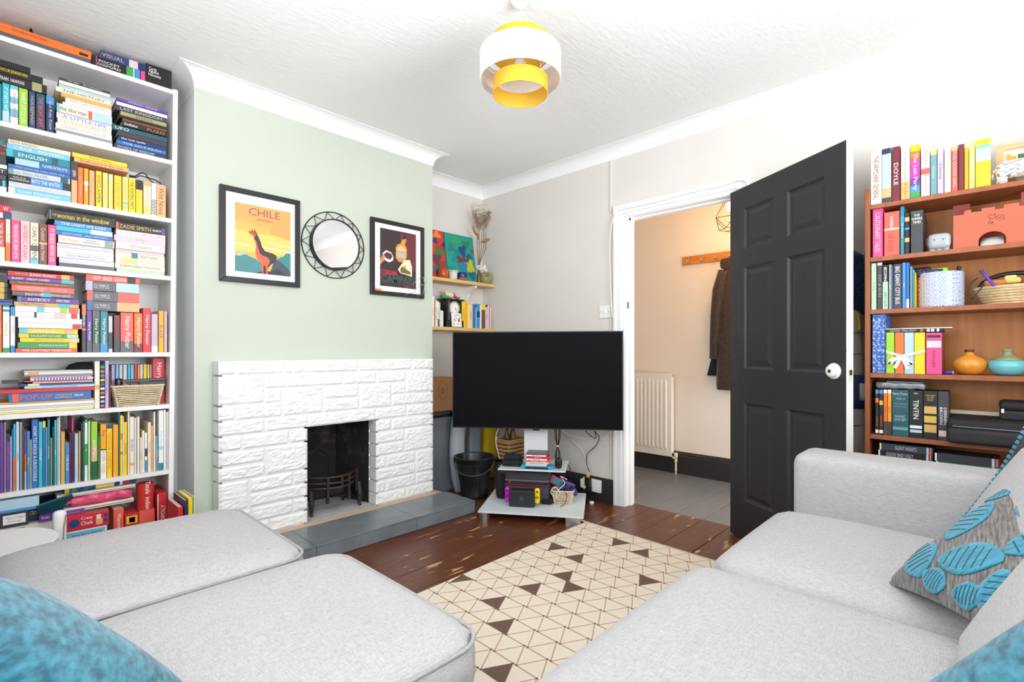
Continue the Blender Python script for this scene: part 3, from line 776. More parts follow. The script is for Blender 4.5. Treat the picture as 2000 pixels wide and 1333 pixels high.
for i in range(nr+1):
    if i: strip(lines, rp(i*rw, 0), rp(i*rw, RWd), .0058)
    b = -tw + shift(i); 
    while b < RWd:
        p0, p1, p2 = (i*rw, b), (min(RL, (i+1)*rw), b+tw/2), (i*rw, b+tw)
        for q0, q1 in ((p0, p1), (p1, p2)):
            if 0 <= q0[1] <= RWd and 0 <= q1[1] <= RWd: strip(lines, rp(*q0), rp(*q1), .0046)
        for q in (p0, p1):
            if 0 < q[1] < RWd and 0 < q[0] < RL:
                c = rp(*q); knots.box(c.x-.0035, c.y-.0035, .0058, c.x+.0035, c.y+.0035, .0072)
        b += tw
o = lines.build('pattern_lines', BRN, rug); o['kind'] = 'stuff'
o = knots.build('pattern_knots', DBRN, rug); o['kind'] = 'stuff'
for (cx, cy) in ((1395,155),(1530,230),(1010,195),(1120,280),(985,400),(1105,455),(810,490),(500,575),(640,710),(1590,435),(325,415),(620,1055)):
    p = onz(800+cx/3.448, 1010+cy/3.448, .006).to_2d() - rug0
    det = rux.x*ruy.y - rux.y*ruy.x
    a = (p.x*ruy.y - p.y*ruy.x)/det; b = (rux.x*p.y - rux.y*p.x)/det
    i = int(a // rw); f = a/rw - i
    k = math.floor((b - shift(i))/tw); g_ = (b - shift(i))/tw - k
    inside = f < 1 - abs(g_-.5)*2
    base = shift(i) + k*tw
    if inside: tri = [(i*rw, base), ((i+1)*rw, base+tw/2), (i*rw, base+tw)]
    else:
        bb = base + tw/2 if g_ > .5 else base - tw/2
        tri = [((i+1)*rw, bb), ((i+1)*rw, bb+tw), (i*rw, bb+tw/2)]
    tri = [rp(max(0,q[0]), min(RWd, max(0.001, q[1]))) for q in tri]
    MB().prism([(q.x, q.y) for q in tri], (0,0,.0058), (1,0,0), (0,1,0), (0,0,1), .0015).build('dark_triangle', DBRN, rug)
STRP = M('rug_binding_white', 'efeae0', .9); 
for k in range(int(RWd/.011)):
    b0 = k*.011
    c0, c1 = rp(-.009, b0+.001), rp(.004, b0+.0075)
    MB().box(min(c0.x,c1.x), min(c0.y,c1.y), .001, max(c0.x,c1.x), max(c0.y,c1.y), .0085).build('binding_stitch', STRP, rug)
MB().hexa([rp(-.008,0,.0006), rp(.003,0,.0006), rp(.003,RWd,.0006), rp(-.008,RWd,.0006), rp(-.008,0,.0072), rp(.003,0,.0072), rp(.003,RWd,.0072), rp(-.008,RWd,.0072)]).build('binding', DBRN, rug)
for k in range(5):
    c = rp(-.004, .002)
    MB().tube([c + Vector((0,0,.006)), c + Vector((-.01+.004*k, .02+.003*k, .010)), c + Vector((-.012+.012*k, .05+.006*(k%3), .014+.006*k)), c + Vector((-.005+.016*k, .075+.008*(k%2), .006+.009*k))], .003, 5).build('tassel', STRP, rug)

# ---- pendant lamp
LX, LY = 1.477, 1.369
pl = thing('pendant_lamp', 'white drum pendant lamp with yellow inner rings', 'lamp', (LX, LY, ZC))
SHW = M('white_lampshade', 'f7f6f4', .8); SHY = M('yellow_lampshade', 'e0ae30', .75, var=(60, 'd8a52a', .3, .7)); SHI = M('shade_lining', 'e6dcd6', .85)
def drum(name, r, z0, z1, mo, mi):
    o = MB().lathe([(r-.0012, z0), (r, z0), (r, z1), (r-.0012, z1)], (LX, LY, 0), 64, closed=True).build(name, mo, pl, smooth=False)
    MB().lathe([(r-.0025, z0+.0005), (r-.0014, z0+.0005), (r-.0014, z1-.0005), (r-.0025, z1-.0005)], (LX, LY, 0), 64, closed=True).build('lining', mi, o)
    for z in (z0, z1): MB().tube([(LX+(r-.001)*math.cos(a), LY+(r-.001)*math.sin(a), z) for a in [2*math.pi*k/48 for k in range(48)]], .0016, 5, closed=True).build('rim', mo, o)
drum('outer_shade', .162, 2.152, 2.262, SHW, SHI)
drum('lower_ring', .110, 2.096, 2.156, SHY, SHY)
drum('upper_ring', .112, 2.245, 2.318, SHY, SHY)
WIRE = M('white_wire', 'e8e6e2', .4)
for k in range(3):
    a = k*2*math.pi/3 + .5
    ca, sa = math.cos(a), math.sin(a)
    MB().tube([(LX+.02*ca, LY+.02*sa, 2.245), (LX+.105*ca, LY+.105*sa, 2.245), (LX+.160*ca, LY+.160*sa, 2.245)], .0016, 5).build('spoke', WIRE, pl)
    MB().tube([(LX+.108*ca, LY+.108*sa, 2.245), (LX+.108*ca, LY+.108*sa, 2.165), (LX+.160*ca, LY+.160*sa, 2.20)], .0014, 5).build('wire_support', WIRE, pl)
MB().lathe([(.0, 2.16), (.028, 2.165), (.032, 2.19), (.022, 2.225), (.018, 2.235), (.018, 2.27), (.02, 2.272), (.02, 2.29), (.006, 2.305), (0, 2.306)], (LX, LY, 0), 20).build('lamp_holder', M('white_plastic', 'f1f0ee', .35), pl, smooth=True)
MB().tube([(LX, LY, 2.30), (LX, LY, ZC-.03)], .003, 8).build('cord', WIRE, pl)
MB().lathe([(.038, 0), (.038, -.006), (.03, -.018), (.012, -.034), (0.0, -.036)], (LX, LY, ZC-.0015), 24).build('ceiling_rose', M('white_plastic', 'f1f0ee', .35), pl, smooth=True)

# ---- television on its stand
tvd = Vector((1217-884, 0))
A = Vector((0,0)); 
def dep(u, v, d): r = ray(u, v); return Vector((d*r[0], d*r[1], H + d*r[2]))
dl, dr = 3.37, 3.235
TL, TR = dep(884, 647, dl), dep(1217, 648, dr); BL, BR = dep(884, 834, dl), dep(1217, 843, dr)
zt, zb = (TL.z+TR.z)/2, (BL.z+BR.z)/2
ex = Vector((TR.x-TL.x, TR.y-TL.y, 0)); TWd = ex.length; ex.normalize(); en = Vector((ex.y, -ex.x, 0))
if en.dot(Vector((-1,-1,0))) < 0: en = -en
tc_ = Vector(((TL.x+TR.x)/2, (TL.y+TR.y)/2, 0))
tv = thing('television', 'large flat black television standing in the corner', 'television', (tc_.x, tc_.y, zb))
BLK = M('black_plastic', '141316', .35); SCR = M('television_screen', '0b090d', .55, spec=.08)
zz = Vector((0,0,1)); mid = Vector((tc_.x, tc_.y, (zt+zb)/2)); hh = (zt-zb)/2
MB().obox(mid - en*.016, ex, en, zz, TWd/2, .014, hh).build('casing', BLK, tv, bevel=.003)
MB().obox(mid + en*.0005, ex, en, zz, TWd/2-.006, .002, hh-.007).build('screen', SCR, tv)
for s in (1, -1): MB().obox(mid + ex*s*(TWd/2-.003) + en*.0006, ex, en, zz, .003, .0028, hh).build('bezel', BLK, tv)
MB().obox(mid + zz*(hh-.0035) + en*.0006, ex, en, zz, TWd/2, .0028, .0035).build('bezel', BLK, tv)
MB().obox(mid - zz*(hh-.0035) + en*.0006, ex, en, zz, TWd/2, .0028, .0035).build('bezel', BLK, tv)
MB().obox(mid - zz*(hh+.005) - en*.004, ex, en, zz, .022, .006, .005).build('sensor', BLK, tv)
MB().obox(mid - en*.045 - zz*.1, ex, en, zz, TWd*.3, .016, hh*.6).build('rear_cover', BLK, tv, bevel=.01)

# stand: glass base, glass shelf, silver column and feet
GLS = M('frosted_white_glass', 'dde6e8', .18, spec=.5); SIL = M('brushed_silver', 'b8b9bb', .3, .9); PANELW = M('white_stand_column', 'e4e7ea', .35)
b0, b1 = onz(933, 999, .055), onz(1140, 1011, .055); bx_ = (b1-b0); bx_.z = 0; BW = bx_.length; bx_.normalize(); bn = Vector((-bx_.y, bx_.x, 0))
if bn.dot(Vector((1,1,0))) < 0: bn = -bn
BD = 0.52
st = thing('television_stand', 'two tier frosted glass television stand with silver feet', 'stand', (b0+b1)/2 + bn*.2 - Vector((0,0,.055)))
def sp_(a, d, z): p = b0 + bx_*a + bn*d; return Vector((p.x, p.y, z))
def sbox(name, a0, a1, d0, d1, z0, z1, mat, parent=st, bevel=0):
    return MB().hexa([sp_(a0,d0,z0), sp_(a1,d0,z0), sp_(a1,d1,z0), sp_(a0,d1,z0), sp_(a0,d0,z1), sp_(a1,d0,z1), sp_(a1,d1,z1), sp_(a0,d1,z1)]).build(name, mat, parent, bevel=bevel)
sbox('base', 0, BW, 0, BD, .045, .055, GLS, bevel=.001)
def atstand(u, v, z):
    p = onz(u, v, z) - b0; p.z = 0; return p.dot(bx_), p.dot(bn)
for (a, d) in ((.036, .036), (.036, BD-.05)):
    p = sp_(a, d, 0); MB().lathe([(.034, 0), (.034, .0445)], p, 24).build('foot', SIL, st, smooth=False)
for (a, d) in ((BW-.06, .035), (BW-.06, BD-.05)): sbox('foot', a-.05, a+.04, d-.03, d+.03, 0, .0445, SIL)
sbox('column', .245, .405, .33, .36, .0555, .62, PANELW)
sbox('bracket', .12, .53, .335, .352, .60, 1.0, BLK)
sbox('bracket_arm', .29, .36, .235, .335, .75, .95, BLK)
sbox('shelf', .10, .540, .14, .46, .286, .294, GLS, bevel=.001)

def rboxo(name, c, e1, e2, hx, hy, hz, r, mat, parent, n=3, smooth=True):
    m = Matrix((Vector(e1), Vector(e2), Vector((0,0,1)))).transposed().to_4x4()
    return MB().rbox(c, hx, hy, hz, r, n, mat=m).build(name, mat, parent, smooth=smooth)
# games console dock
MAG = M('magenta_plastic', 'c814c0', .35); YEL = M('yellow_plastic', 'f5d013', .35); DGR = M('dark_grey_plastic', '26262a', .45)
gc = thing('games_console', 'black games console dock with magenta and yellow side controllers', 'console', sp_(.26, .15, .0555))
sbox('dock', .178, .342, .122, .168, .0558, .160, DGR, gc, .004)
sbox('screen_slab', .182, .338, .140, .152, .158, .172, BLK, gc)
for a0, a1, mt in ((.146, .178, MAG), (.342, .376, YEL)):
    c = sp_((a0+a1)/2, .146, .128); j = rboxo('controller', c, bx_, bn, (a1-a0)/2, .013, .050, .012, mt, gc)
    for (da, dz) in ((0, .028), (0, .0), (-.007, -.007), (.007, -.007), (0, -.014)):
        r_ = .006 if dz == .028 else .0035
        along(c - bn*.0125 + bx_*da + Vector((0,0,dz)), -bn, [(r_, 0), (r_, .003), (0, .003)], 10).build('button', BLK, j)
lg = M('dock_print', '45454b', .3)
c = sp_(.26, .1215, .116)
sbox('emblem', .2465, .2575, .1212, .1222, .100, .128, lg, gc, .003); sbox('emblem', .2605, .2715, .1212, .1222, .100, .128, lg, gc, .003)
lettering('SWITCH', sp_(.26, .1212, .088), bx_, (0,0,1), .045, .010, lg, gc, world=True)
# carrying case
CASE = M('grey_case_fabric', '3d3e42', .8, bump=(300, .3, .001))
cs = thing('carrying_case', 'dark grey zipped carrying case behind the games console', 'case', sp_(.28, .28, .0555))
rboxo('lower_shell', sp_(.28, .285, .115), bx_, bn, .15, .075, .058, .03, CASE, cs)
rboxo('upper_shell', sp_(.28, .285, .222), bx_, bn, .15, .075, .046, .03, CASE, cs)
rboxo('red_seam', sp_(.28, .285, .176), bx_, bn, .147, .0755, .0035, .003, M('red_trim', '8e1f33', .6), cs)
rboxo('zip', sp_(.28, .285, .205), bx_, bn, .147, .0765, .004, .003, M('zip_grey', '77787c', .4, .4), cs)
sbox('zip_puller', .165, .172, .205, .2095, .182, .207, SIL, cs)
rboxo('black_pouch_body', sp_(.10, .33, .135), bx_, bn, .045, .07, .078, .03, M('black_fabric', '1b1b1d', .9), tag(thing('pouch', 'slumped black fabric pouch left of the carrying case', 'pouch', sp_(.10, .33, .0555)), None, None))
rboxo('body', sp_(.415, .29, .075), bx_, bn, .035, .09, .018, .012, M('black_fabric', '1b1b1d', .9), thing('pouch', 'flat black fabric pouch right of the games console', 'pouch', sp_(.41, .28, .0555)))
# basket with controller and cables
STRAW = M('pale_straw', 'e6d6b4', .85, bump=(120, .5, .003), var=(40, 'c4ac80', .45, .75))
def woven(name, label, cat, c, w0, d0, w1, d1, h, nb, e1, e2, mat, dark, group=None, rail=.004):
    b = thing(name, label, cat, c, 0, group); c = Vector(c); e1 = Vector(e1); e2 = Vector(e2)
    def ring(t, off=0):
        w, d = w0+(w1-w0)*t, d0+(d1-d0)*t; pts = []; rr = min(w, d)*.25
        for (sx, sy, a0) in ((1,1,0),(-1,1,90),(-1,-1,180),(1,-1,270)):
            for k in range(5):
                a = math.radians(a0+22.5*k)
                pts.append(c + e1*(sx*(w/2-rr)+rr*math.cos(a)+0) + e2*(sy*(d/2-rr)+rr*math.sin(a)) + Vector((0,0,h*t)))
        return pts
    for k in range(nb):
        t = (k+.5)/nb; pts = ring(t)
        pts = [p + Vector((0,0,.0012*math.sin(i*2.1+k))) for i, p in enumerate(pts)]
        MB().tube(pts, h/nb*.40, 5, closed=True).build('woven_strand', mat, b, smooth=True)
    A_, B_ = ring(0), ring(1)
    for i in range(2, 20, 5):
        MB().tube([A_[i], B_[i]], rail, 5).build('stake', mat, b)
    for i in (0, 10):
        p, q = (A_[i-1]+A_[i])/2, (B_[i-1]+B_[i])/2
        MB().tube([p, q], rail, 5).build('stake', mat, b)
    MB().tube(B_, rail*1.3, 6, closed=True).build('rim', mat, b, smooth=True)
    MB().add([p + Vector((0,0,.003)) for p in ring(0)], [tuple(range(20))]).build('bottom', dark, b, solid=.003)
    n = 20; I_ = [p*.97 + (c+Vector((0,0,0)))*.03 for p in []]
    li = MB(); r0 = [c + (p-c)*.955 + Vector((0,0,.004)) for p in ring(0)]; r1 = [c + (p-c)*.965 for p in ring(.97)]
    li.add(r0+r1, [(i, (i+1) % n, n+(i+1) % n, n+i) for i in range(n)]).build('lining', dark, b)
    return b
bk_c = sp_(.515, .27, .0552)
DKL = M('dark_straw_gap', '4a3a26', .95)
woven('basket', 'small pale woven basket of cables on the television stand', 'basket', bk_c, .115, .085, .145, .105, .088, 9, bx_, bn, STRAW, DKL)
WCB = M('white_cable', 'eeeeec', .4); BCB = M('black_cable', '161618', .45)
PUR = M('indigo_plastic', '3c3577', .4)
ct = thing('game_controller', 'indigo game controller resting on the woven cable basket', 'controller', sp_(.555, .27, .145))
cc = sp_(.552, .262, .168)
MB().rbox(cc, .042, .016, .03, .015, 4, mat=Matrix((bx_, bn, Vector((0,0,1)))).transposed().to_4x4() @ Matrix.Rotation(.35, 4, 'Y')).build('body', PUR, ct, smooth=True)
for s in (-1, 1):
    MB().tube([cc + bx_*s*.03 + Vector((0,0,-.005 - s*.01)), cc + bx_*s*.045 + Vector((0,0,-.035 - s*.012)), cc + bx_*s*.045 - bn*.005 + Vector((0,0,-.05-s*.012))], [.017, .015, .009], 8).build('grip', PUR, ct, smooth=True)
for (a, z) in ((-.018, .008), (.018, -.004), (.008, -.010), (.026, -.002), (.018, .006)):
    along(cc + bx_*a - bn*.0155 + Vector((0,0,z)), -bn, [(.005, 0), (.005, .004), (0, .004)], 10).build('button', BLK, ct)
bt = thing('blister_pack', 'pink and teal packet sticking out of the cable basket', 'packet', sp_(.47, .29, .13))
m_ = Matrix((bx_, bn, Vector((0,0,1)))).transposed().to_4x4()
MB().rbox(sp_(.478, .295, .185), .055, .006, .028, .005, 2, mat=m_ @ Matrix.Rotation(.45, 4, 'Y')).build('packet', M('pink_print', 'd8467f', .4), bt)
MB().rbox(sp_(.478, .2885, .185), .036, .002, .018, .002, 2, mat=m_ @ Matrix.Rotation(.45, 4, 'Y')).build('print', M('teal_print', '37a3ad', .4), bt)
def cable(label, pts, r, mat, grp=None, name='cable'):
    # smooth Catmull-Rom through the points
    P = [Vector(p) for p in pts]; out = []
    Q = [P[0]*2-P[1]] + P + [P[-1]*2-P[-2]]
    for i in range(1, len(Q)-2):
        for k in range(6):
            t = k/6; a, b, c, d = Q[i-1], Q[i], Q[i+1], Q[i+2]
            out.append(.5*((2*b)+(c-a)*t+(2*a-5*b+4*c-d)*t*t+(3*b-a-3*c+d)*t**3))
    out.append(P[-1])
    return tag(MB().tube(out, r, 6).build(name, mat, None, smooth=True), label, 'cable', grp)
cable('white cable looped over the cable basket front', [sp_(.46,.225,.10), sp_(.44,.21,.14), sp_(.47,.20,.175), sp_(.50,.21,.13), sp_(.47,.215,.105), sp_(.49,.205,.155), sp_(.53,.215,.2), sp_(.50,.25,.235), sp_(.545,.245,.215)], .0028, WCB)
cable('black earphone lead hanging over the basket onto the glass base', [sp_(.53,.222,.15), sp_(.545,.205,.125), sp_(.54,.20,.09), sp_(.525,.185,.066), sp_(.505,.165,.0605)], .0022, BCB)
# things on the upper glass shelf
ZS = .2945
mc = thing('zip_case', 'black moulded zip case on the glass shelf below the television', 'case', sp_(.17, .26, ZS))
rboxo('body', sp_(.175, .26, ZS+.021), bx_, bn, .066, .055, .020, .015, M('black_fabric', '1b1b1d', .9), mc); rboxo('lid', sp_(.178, .262, ZS+.056), bx_, bn, .058, .048, .016, .014, M('black_fabric', '1b1b1d', .9), mc)
hc = thing('handheld_console', 'bright blue handheld console lying flat on the glass shelf', 'console', sp_(.31, .21, ZS))
CYA = M('cyan_plastic', '19a7dc', .35)
rboxo('body', sp_(.352, .215, ZS+.009), bx_, bn, .108, .045, .008, .007, CYA, hc)
sbox('screen', .277, .427, .168, .171, ZS+.002, ZS+.013, BLK, hc); sbox('screen_face', .282, .422, .18, .25, ZS+.0165, ZS+.0185, BLK, hc)
for a in (.256, .448): along(sp_(a, .215, ZS+.0165), (0,0,1), [(.008, 0), (.008, .004), (0, .004)], 12).build('thumb_stick', CYA, hc)
gcols = [('pale grey', None), ('white', 'ZELDA  ODYSSEY'), ('coral', 'MARIO  KART'), ('coral', 'SPORTS'), ('red', 'PARTY'), ('red', 'WORLD'), ('dark grey', None)]
zc = ZS + .0190
for i, (c_, tx) in enumerate(gcols):
    t = .0125
    o = thing('game_case', '%s plastic game case, %s from bottom of stack below the television' % (c_, ORD[i]), 'game case', (0,0,0), 0, 'game cases below the television')
    da = .004*((i*7) % 5 - 2)
    o.location = sp_(.30, .23, zc)
    sbox('case', .285+da, .425+da, .172+da*.5, .265, zc, zc+t-.0004, pm(c_), o, .001)
    sbox('inlay', .288+da, .422+da, .1716+da*.5, .173+da*.5, zc+.0015, zc+t-.0025, pm('white' if c_ != 'white' else 'pale grey'), o) if i % 2 else None
    if tx: lettering(tx, sp_(.355+da, .1712+da*.5, zc+t/2), bx_, (0,0,1), .09, .007, pm('navy' if i in (1,3,5) else 'white'), o, world=True)
    zc += t
bs = thing('small_speaker', 'small black rounded speaker at the right end of the glass shelf', 'speaker', sp_(.46, .21, ZS))
rboxo('body', sp_(.490, .215, ZS+.036), bx_, bn, .024, .024, .0355, .02, BLK, bs); rboxo('top_pad', sp_(.490, .213, ZS+.060), bx_, bn, .016, .022, .006, .005, DGR, bs)

# ---- clutter in the recess
GPL = M('grey_moulded_plastic', 'a3adb4', .3); DGB = M('dark_grey_storage', '686e74', .45)
sb = thing('storage_box', 'tall dark grey plastic storage box with a black lid in the recess', 'box', (2.42, 3.05, 0))
MB().rbox((2.376, 3.095, .285), .150, .128, .285, .02, 3).build('box', DGB, sb, smooth=True)
MB().rbox((2.376, 3.095, .590), .164, .134, .020, .012, 3).build('lid', BLK, sb, smooth=True)
CARD = M('corrugated_card', 'a97b50', .85, bump=(60, .1, .002), stretch=(1,8,1))
cb = thing('cardboard_box', 'brown cardboard box with printed emblem on the black lidded box', 'box', (2.40, 3.06, .611))
MB().box(2.248, 2.970, .6115, 2.525, 3.20, .86).build('box', CARD, cb, bevel=.002)
MB().box(2.248, 3.08, .8605, 2.525, 3.095, .862).build('flap_seam', M('packing_tape', 'b99a72', .3), cb)
INK = M('brown_ink', '4f3420', .8)
def flatring(cx, cz, rx, rz, y_, w, mat, parent, nm='print_mark', n=8):
    pts = [(cx+rx*math.cos(2*math.pi*k/n+.39), y_, cz+rz*math.sin(2*math.pi*k/n+.39)) for k in range(n)]
    MB().tube(pts, w, 4, closed=True).build(nm, mat, parent)
pc = ony(865, 763, 2.970)
flatring(pc.x, pc.z, .045, .07, 2.9696, .0012, INK, cb); flatring(pc.x, pc.z, .014, .018, 2.9696, .0016, INK, cb, n=14)
for k, (u, y0, zt_, w_) in enumerate(((900, 2.905, .60, .062), (932, 2.99, .62, .064))):
    b_ = ony(u, 900, y0)
    o = thing('plastic_board', ['pale grey curved plastic panel standing behind the black bucket', 'darker grey plastic panel leaning behind the yellow bag'][k], 'panel', (b_.x, y0, 0))
    def P(i, j, x=b_.x, y0=y0, zt_=zt_, w_=w_):
        z = .004 + (zt_)*j; bul = .030*math.sin(math.pi*j**.8)
        a = i*2*math.pi; cx_, cy_ = math.cos(a), math.sin(a)
        wx = w_*(.72+.28*math.sin(math.pi*(j*.9+.05)))
        return (x - bul + wx*math.copysign(abs(cx_)**.6, cx_), y0 + .03*math.copysign(abs(cy_)**.6, cy_) + .02*j, z)
    mb = MB().grid(P, 24, 14, closeu=True)
    top = [P(i/24, 1) for i in range(24)]; mb.add(top, [tuple(range(24))]); mb.add([P(i/24, 0) for i in range(24)], [tuple(range(24))[::-1]])
    mb.build('shell', GPL if k == 0 else M('mid_grey_plastic', '87909a', .3), o, smooth=True)
    MB().tube([P(.62, j/10) for j in range(11)], .004, 5).build('rib', GPL, o, smooth=True)
yb_ = thing('carrier_bag', 'yellow bag behind the bucket and glass shelf', 'bag', (2.62, 3.0, 0))
yc = ony(955, 860, 3.02)
MB().rbox((yc.x, 3.03, .31), .065, .05, .305, .035, 5, fn=lambda P, p: (P.x+.008*math.sin(P.z*25), P.y+.006*math.sin(P.z*31+P.x*20), P.z)).build('bag_body', M('yellow_bag', 'e9c613', .45), yb_, smooth=True)
MB().tube([(yc.x-.02, 3.0, .61), (yc.x-.015, 2.995, .66), (yc.x+.015, 2.995, .66), (yc.x+.02, 3.0, .61)], .004, 5).build('handle', M('yellow_bag', 'e9c613', .45), yb_)
# bucket
bkx, bky = 2.462, 2.742
bu = thing('bucket', 'black metal bucket of firewood beside the hearth', 'bucket', (bkx, bky, 0))
BKM = M('black_enamel', '1b1c1f', .32)
MB().lathe([(0, .012), (.088, .012), (.096, .0005), (.102, .0005), (.104, .02), (.100, .028), (.112, .12), (.126, .20), (.143, .284), (.149, .288), (.149, .294), (.141, .294), (.139, .284), (.108, .12), (.096, .03), (0, .028)], (bkx, bky, 0), 40).build('pail', BKM, bu, smooth=True)
for z, r_ in ((.245, .1355),): MB().tube([(bkx+r_*math.cos(2*math.pi*k/36), bky+r_*math.sin(2*math.pi*k/36), z) for k in range(36)], .0025, 5, closed=True).build('swage_ring', BKM, bu)
dv = Vector((math.cos(2.3), math.sin(2.3), 0)); pv = Vector((-dv.y, dv.x, 0)); cb_ = Vector((bkx, bky, .265))
if pv.dot(Vector((-1,-1,0))) < 0: pv = -pv
MB().tube([cb_ + dv*.150*math.cos(a) + pv*.152*math.sin(a)*1 + Vector((0,0,-.085*math.sin(a))) for a in [math.pi*k/16 for k in range(17)]], .003, 6).build('handle', M('wire_steel', '7d7d80', .35, .8), bu)
for s in (-1, 1): MB().obox(cb_ + dv*s*.146, dv, pv, (0,0,1), .006, .014, .016).build('lug', BKM, bu)
LOG = M('split_firewood', 'c79a6a', .8, bump=(40, .3, .004), stretch=(1,1,.2))
for k, (dx, dy, rz) in enumerate(((.035, -.02, .4), (-.04, .01, 1.3), (.0, .05, 2.2))):
    o = tag(MB().obox((bkx+dx, bky+dy, .15), (math.cos(rz), math.sin(rz), 0), (-math.sin(rz), math.cos(rz), 0), (0, .1, .99), .024, .016, .10).build('firewood_stick', LOG, None, bevel=.002), 'pale split log in the black bucket, %s' % ['nearest the glass stand', 'nearest the grey panel', 'at the back'][k], 'log', 'logs in the bucket')
# wicker basket behind the stand
wk = ony(997, 880, 2.98)
WICK = M('brown_wicker', 'c39a5e', .8, bump=(90, .4, .003))
wb = woven('basket', 'open wicker basket behind the glass shelf under the television', 'basket', (2.765, 2.665, .24), .17, .13, .215, .17, .15, 5, (1,0,0), (0,1,0), WICK, DKL, rail=.006)
bx2 = thing('side_box', 'low dark box holding up the open wicker basket', 'box', (2.765, 2.665, 0))
MB().rbox((2.765, 2.665, .112), .10, .085, .112, .008, 2).build('box', DGB, bx2); MB().box(2.660, 2.575, .2255, 2.870, 2.755, .2385).build('lid', BLK, bx2)
for k, (dx, dy, c_) in enumerate(((-.04, .0, '5c4a32'), (.035, .012, '2b2a26'), (.0, -.03, '8a6a1c'))):
    o = thing('bottle', 'dark glass bottle in the wicker basket, %s' % ['on the left', 'on the right', 'in front'][k], 'bottle', (2.765+dx, 2.665+dy, .249), 0, 'bottles in the wicker basket')
    MB().lathe([(.0, 0), (.024, 0), (.026, .01), (.026, .14), (.022, .17), (.012, .20), (.012, .25)], (2.765+dx, 2.665+dy, .249), 16).build('glass_body', M('bottle_glass_%d' % k, c_, .12), o, smooth=True)
    MB().lathe([(.0135, .25), (.0135, .275), (0, .276)], (2.765+dx, 2.665+dy, .249), 12).build('cap', M('gold_cap', 'b08d3c', .35, .6), o)
# cables and socket below the television
sk = thing('wall_socket', 'white double wall socket with plugs above the black skirting', 'socket', (2.98, 2.06, .11))
MB().rbox((2.970, 2.055, .107), .009, .078, .045, .006, 2).build('face_plate', KN, sk, smooth=True)
MB().rbox((2.945, 2.105, .115), .018, .026, .032, .008, 2).build('white_adaptor', KN, sk, smooth=True)
MB().rbox((2.930, 2.062, .138), .02, .018, .032, .006, 2).build('black_adaptor', BLK, sk, smooth=True)
MB().rbox((2.945, 2.070, .085), .016, .022, .022, .008, 2).build('black_plug', BLK, sk, smooth=True)
MB().rbox((2.930, 2.060, .180), .008, .007, .016, .004, 2).build('yellow_plug', YEL, sk, smooth=True)
wp = lambda u, v, X=2.985: onx(u, v, X)
cable('white cable drooping along the wall towards the door frame', [wp(1100,842), wp(1115,852), wp(1140,857), wp(1165,857), wp(1182,852), wp(1195,843)], .004, WCB)
cable('white power lead falling from the television to the socket', [wp(1095,840), wp(1115,858), wp(1135,878), wp(1145,900), wp(1150,918), wp(1145,930)], .0035, WCB)
cable('black power lead falling from the television to the socket', [wp(1160,842,2.96), wp(1170,855,2.96), wp(1163,872,2.96), wp(1147,887,2.96), wp(1146,905,2.96), wp(1151,922,2.95)], .003, BCB)
cable('short black lead looping under the television edge', [wp(1143,842,2.93), wp(1155,853,2.93), wp(1163,856,2.93), wp(1162,842,2.93)], .003, BCB)
cable('black lead trailing over the back of the glass stand', [wp(1106,906,2.9), wp(1113,915,2.9), wp(1114,935,2.9), wp(1125,960,2.9), wp(1146,972,2.92)], .003, BCB)
cable('white cable hanging beside the wicker basket', [ony(974,836,2.56), ony(969,850,2.56), ony(969,868,2.56), ony(973,884,2.57), ony(976,898,2.59)], .0032, WCB)
cable('white cable arching across the wicker basket', [ony(969,856,2.62), ony(982,853,2.80), ony(1000,858,2.80), ony(1015,850,2.80), ony(1022,838,2.80)], .003, WCB)
kb = thing('cable_bundle', 'tied bundle of black cables beside the stand column', 'cable', sp_(.46, .33, .30))
for k in range(6):
    a = k*1.05; d_ = Vector((math.cos(a)*.018, math.sin(a)*.018, 0))
    MB().tube([sp_(.475,.33,.55)+d_*1.3, sp_(.475,.33,.47)+d_*.9, sp_(.475,.33,.42)+d_*.2, sp_(.475,.33,.36)+d_*1.0, sp_(.475,.33,.30)+d_*.7], .0026, 5).build('cable', BCB, kb)
MB().lathe([(.009, -.004), (.009, .004)], sp_(.475,.33,.42), 10).build('tie', WCB, kb)
dbg = thing('plug_tangle', 'small tangle of black plugs on the floor by the socket', 'cable', (2.90, 2.02, 0))
MB().rbox((2.905, 2.03, .012), .02, .012, .0118, .005, 2).build('plug', BLK, dbg); MB().tube([(2.905,2.04,.012),(2.92,2.08,.03),(2.93,2.10,.06),(2.945,2.09,.075)], .003, 5).build('lead', BCB, dbg); MB().rbox((2.885, 2.00, .010), .016, .01, .0098, .004, 2).build('plug', WCB, dbg)

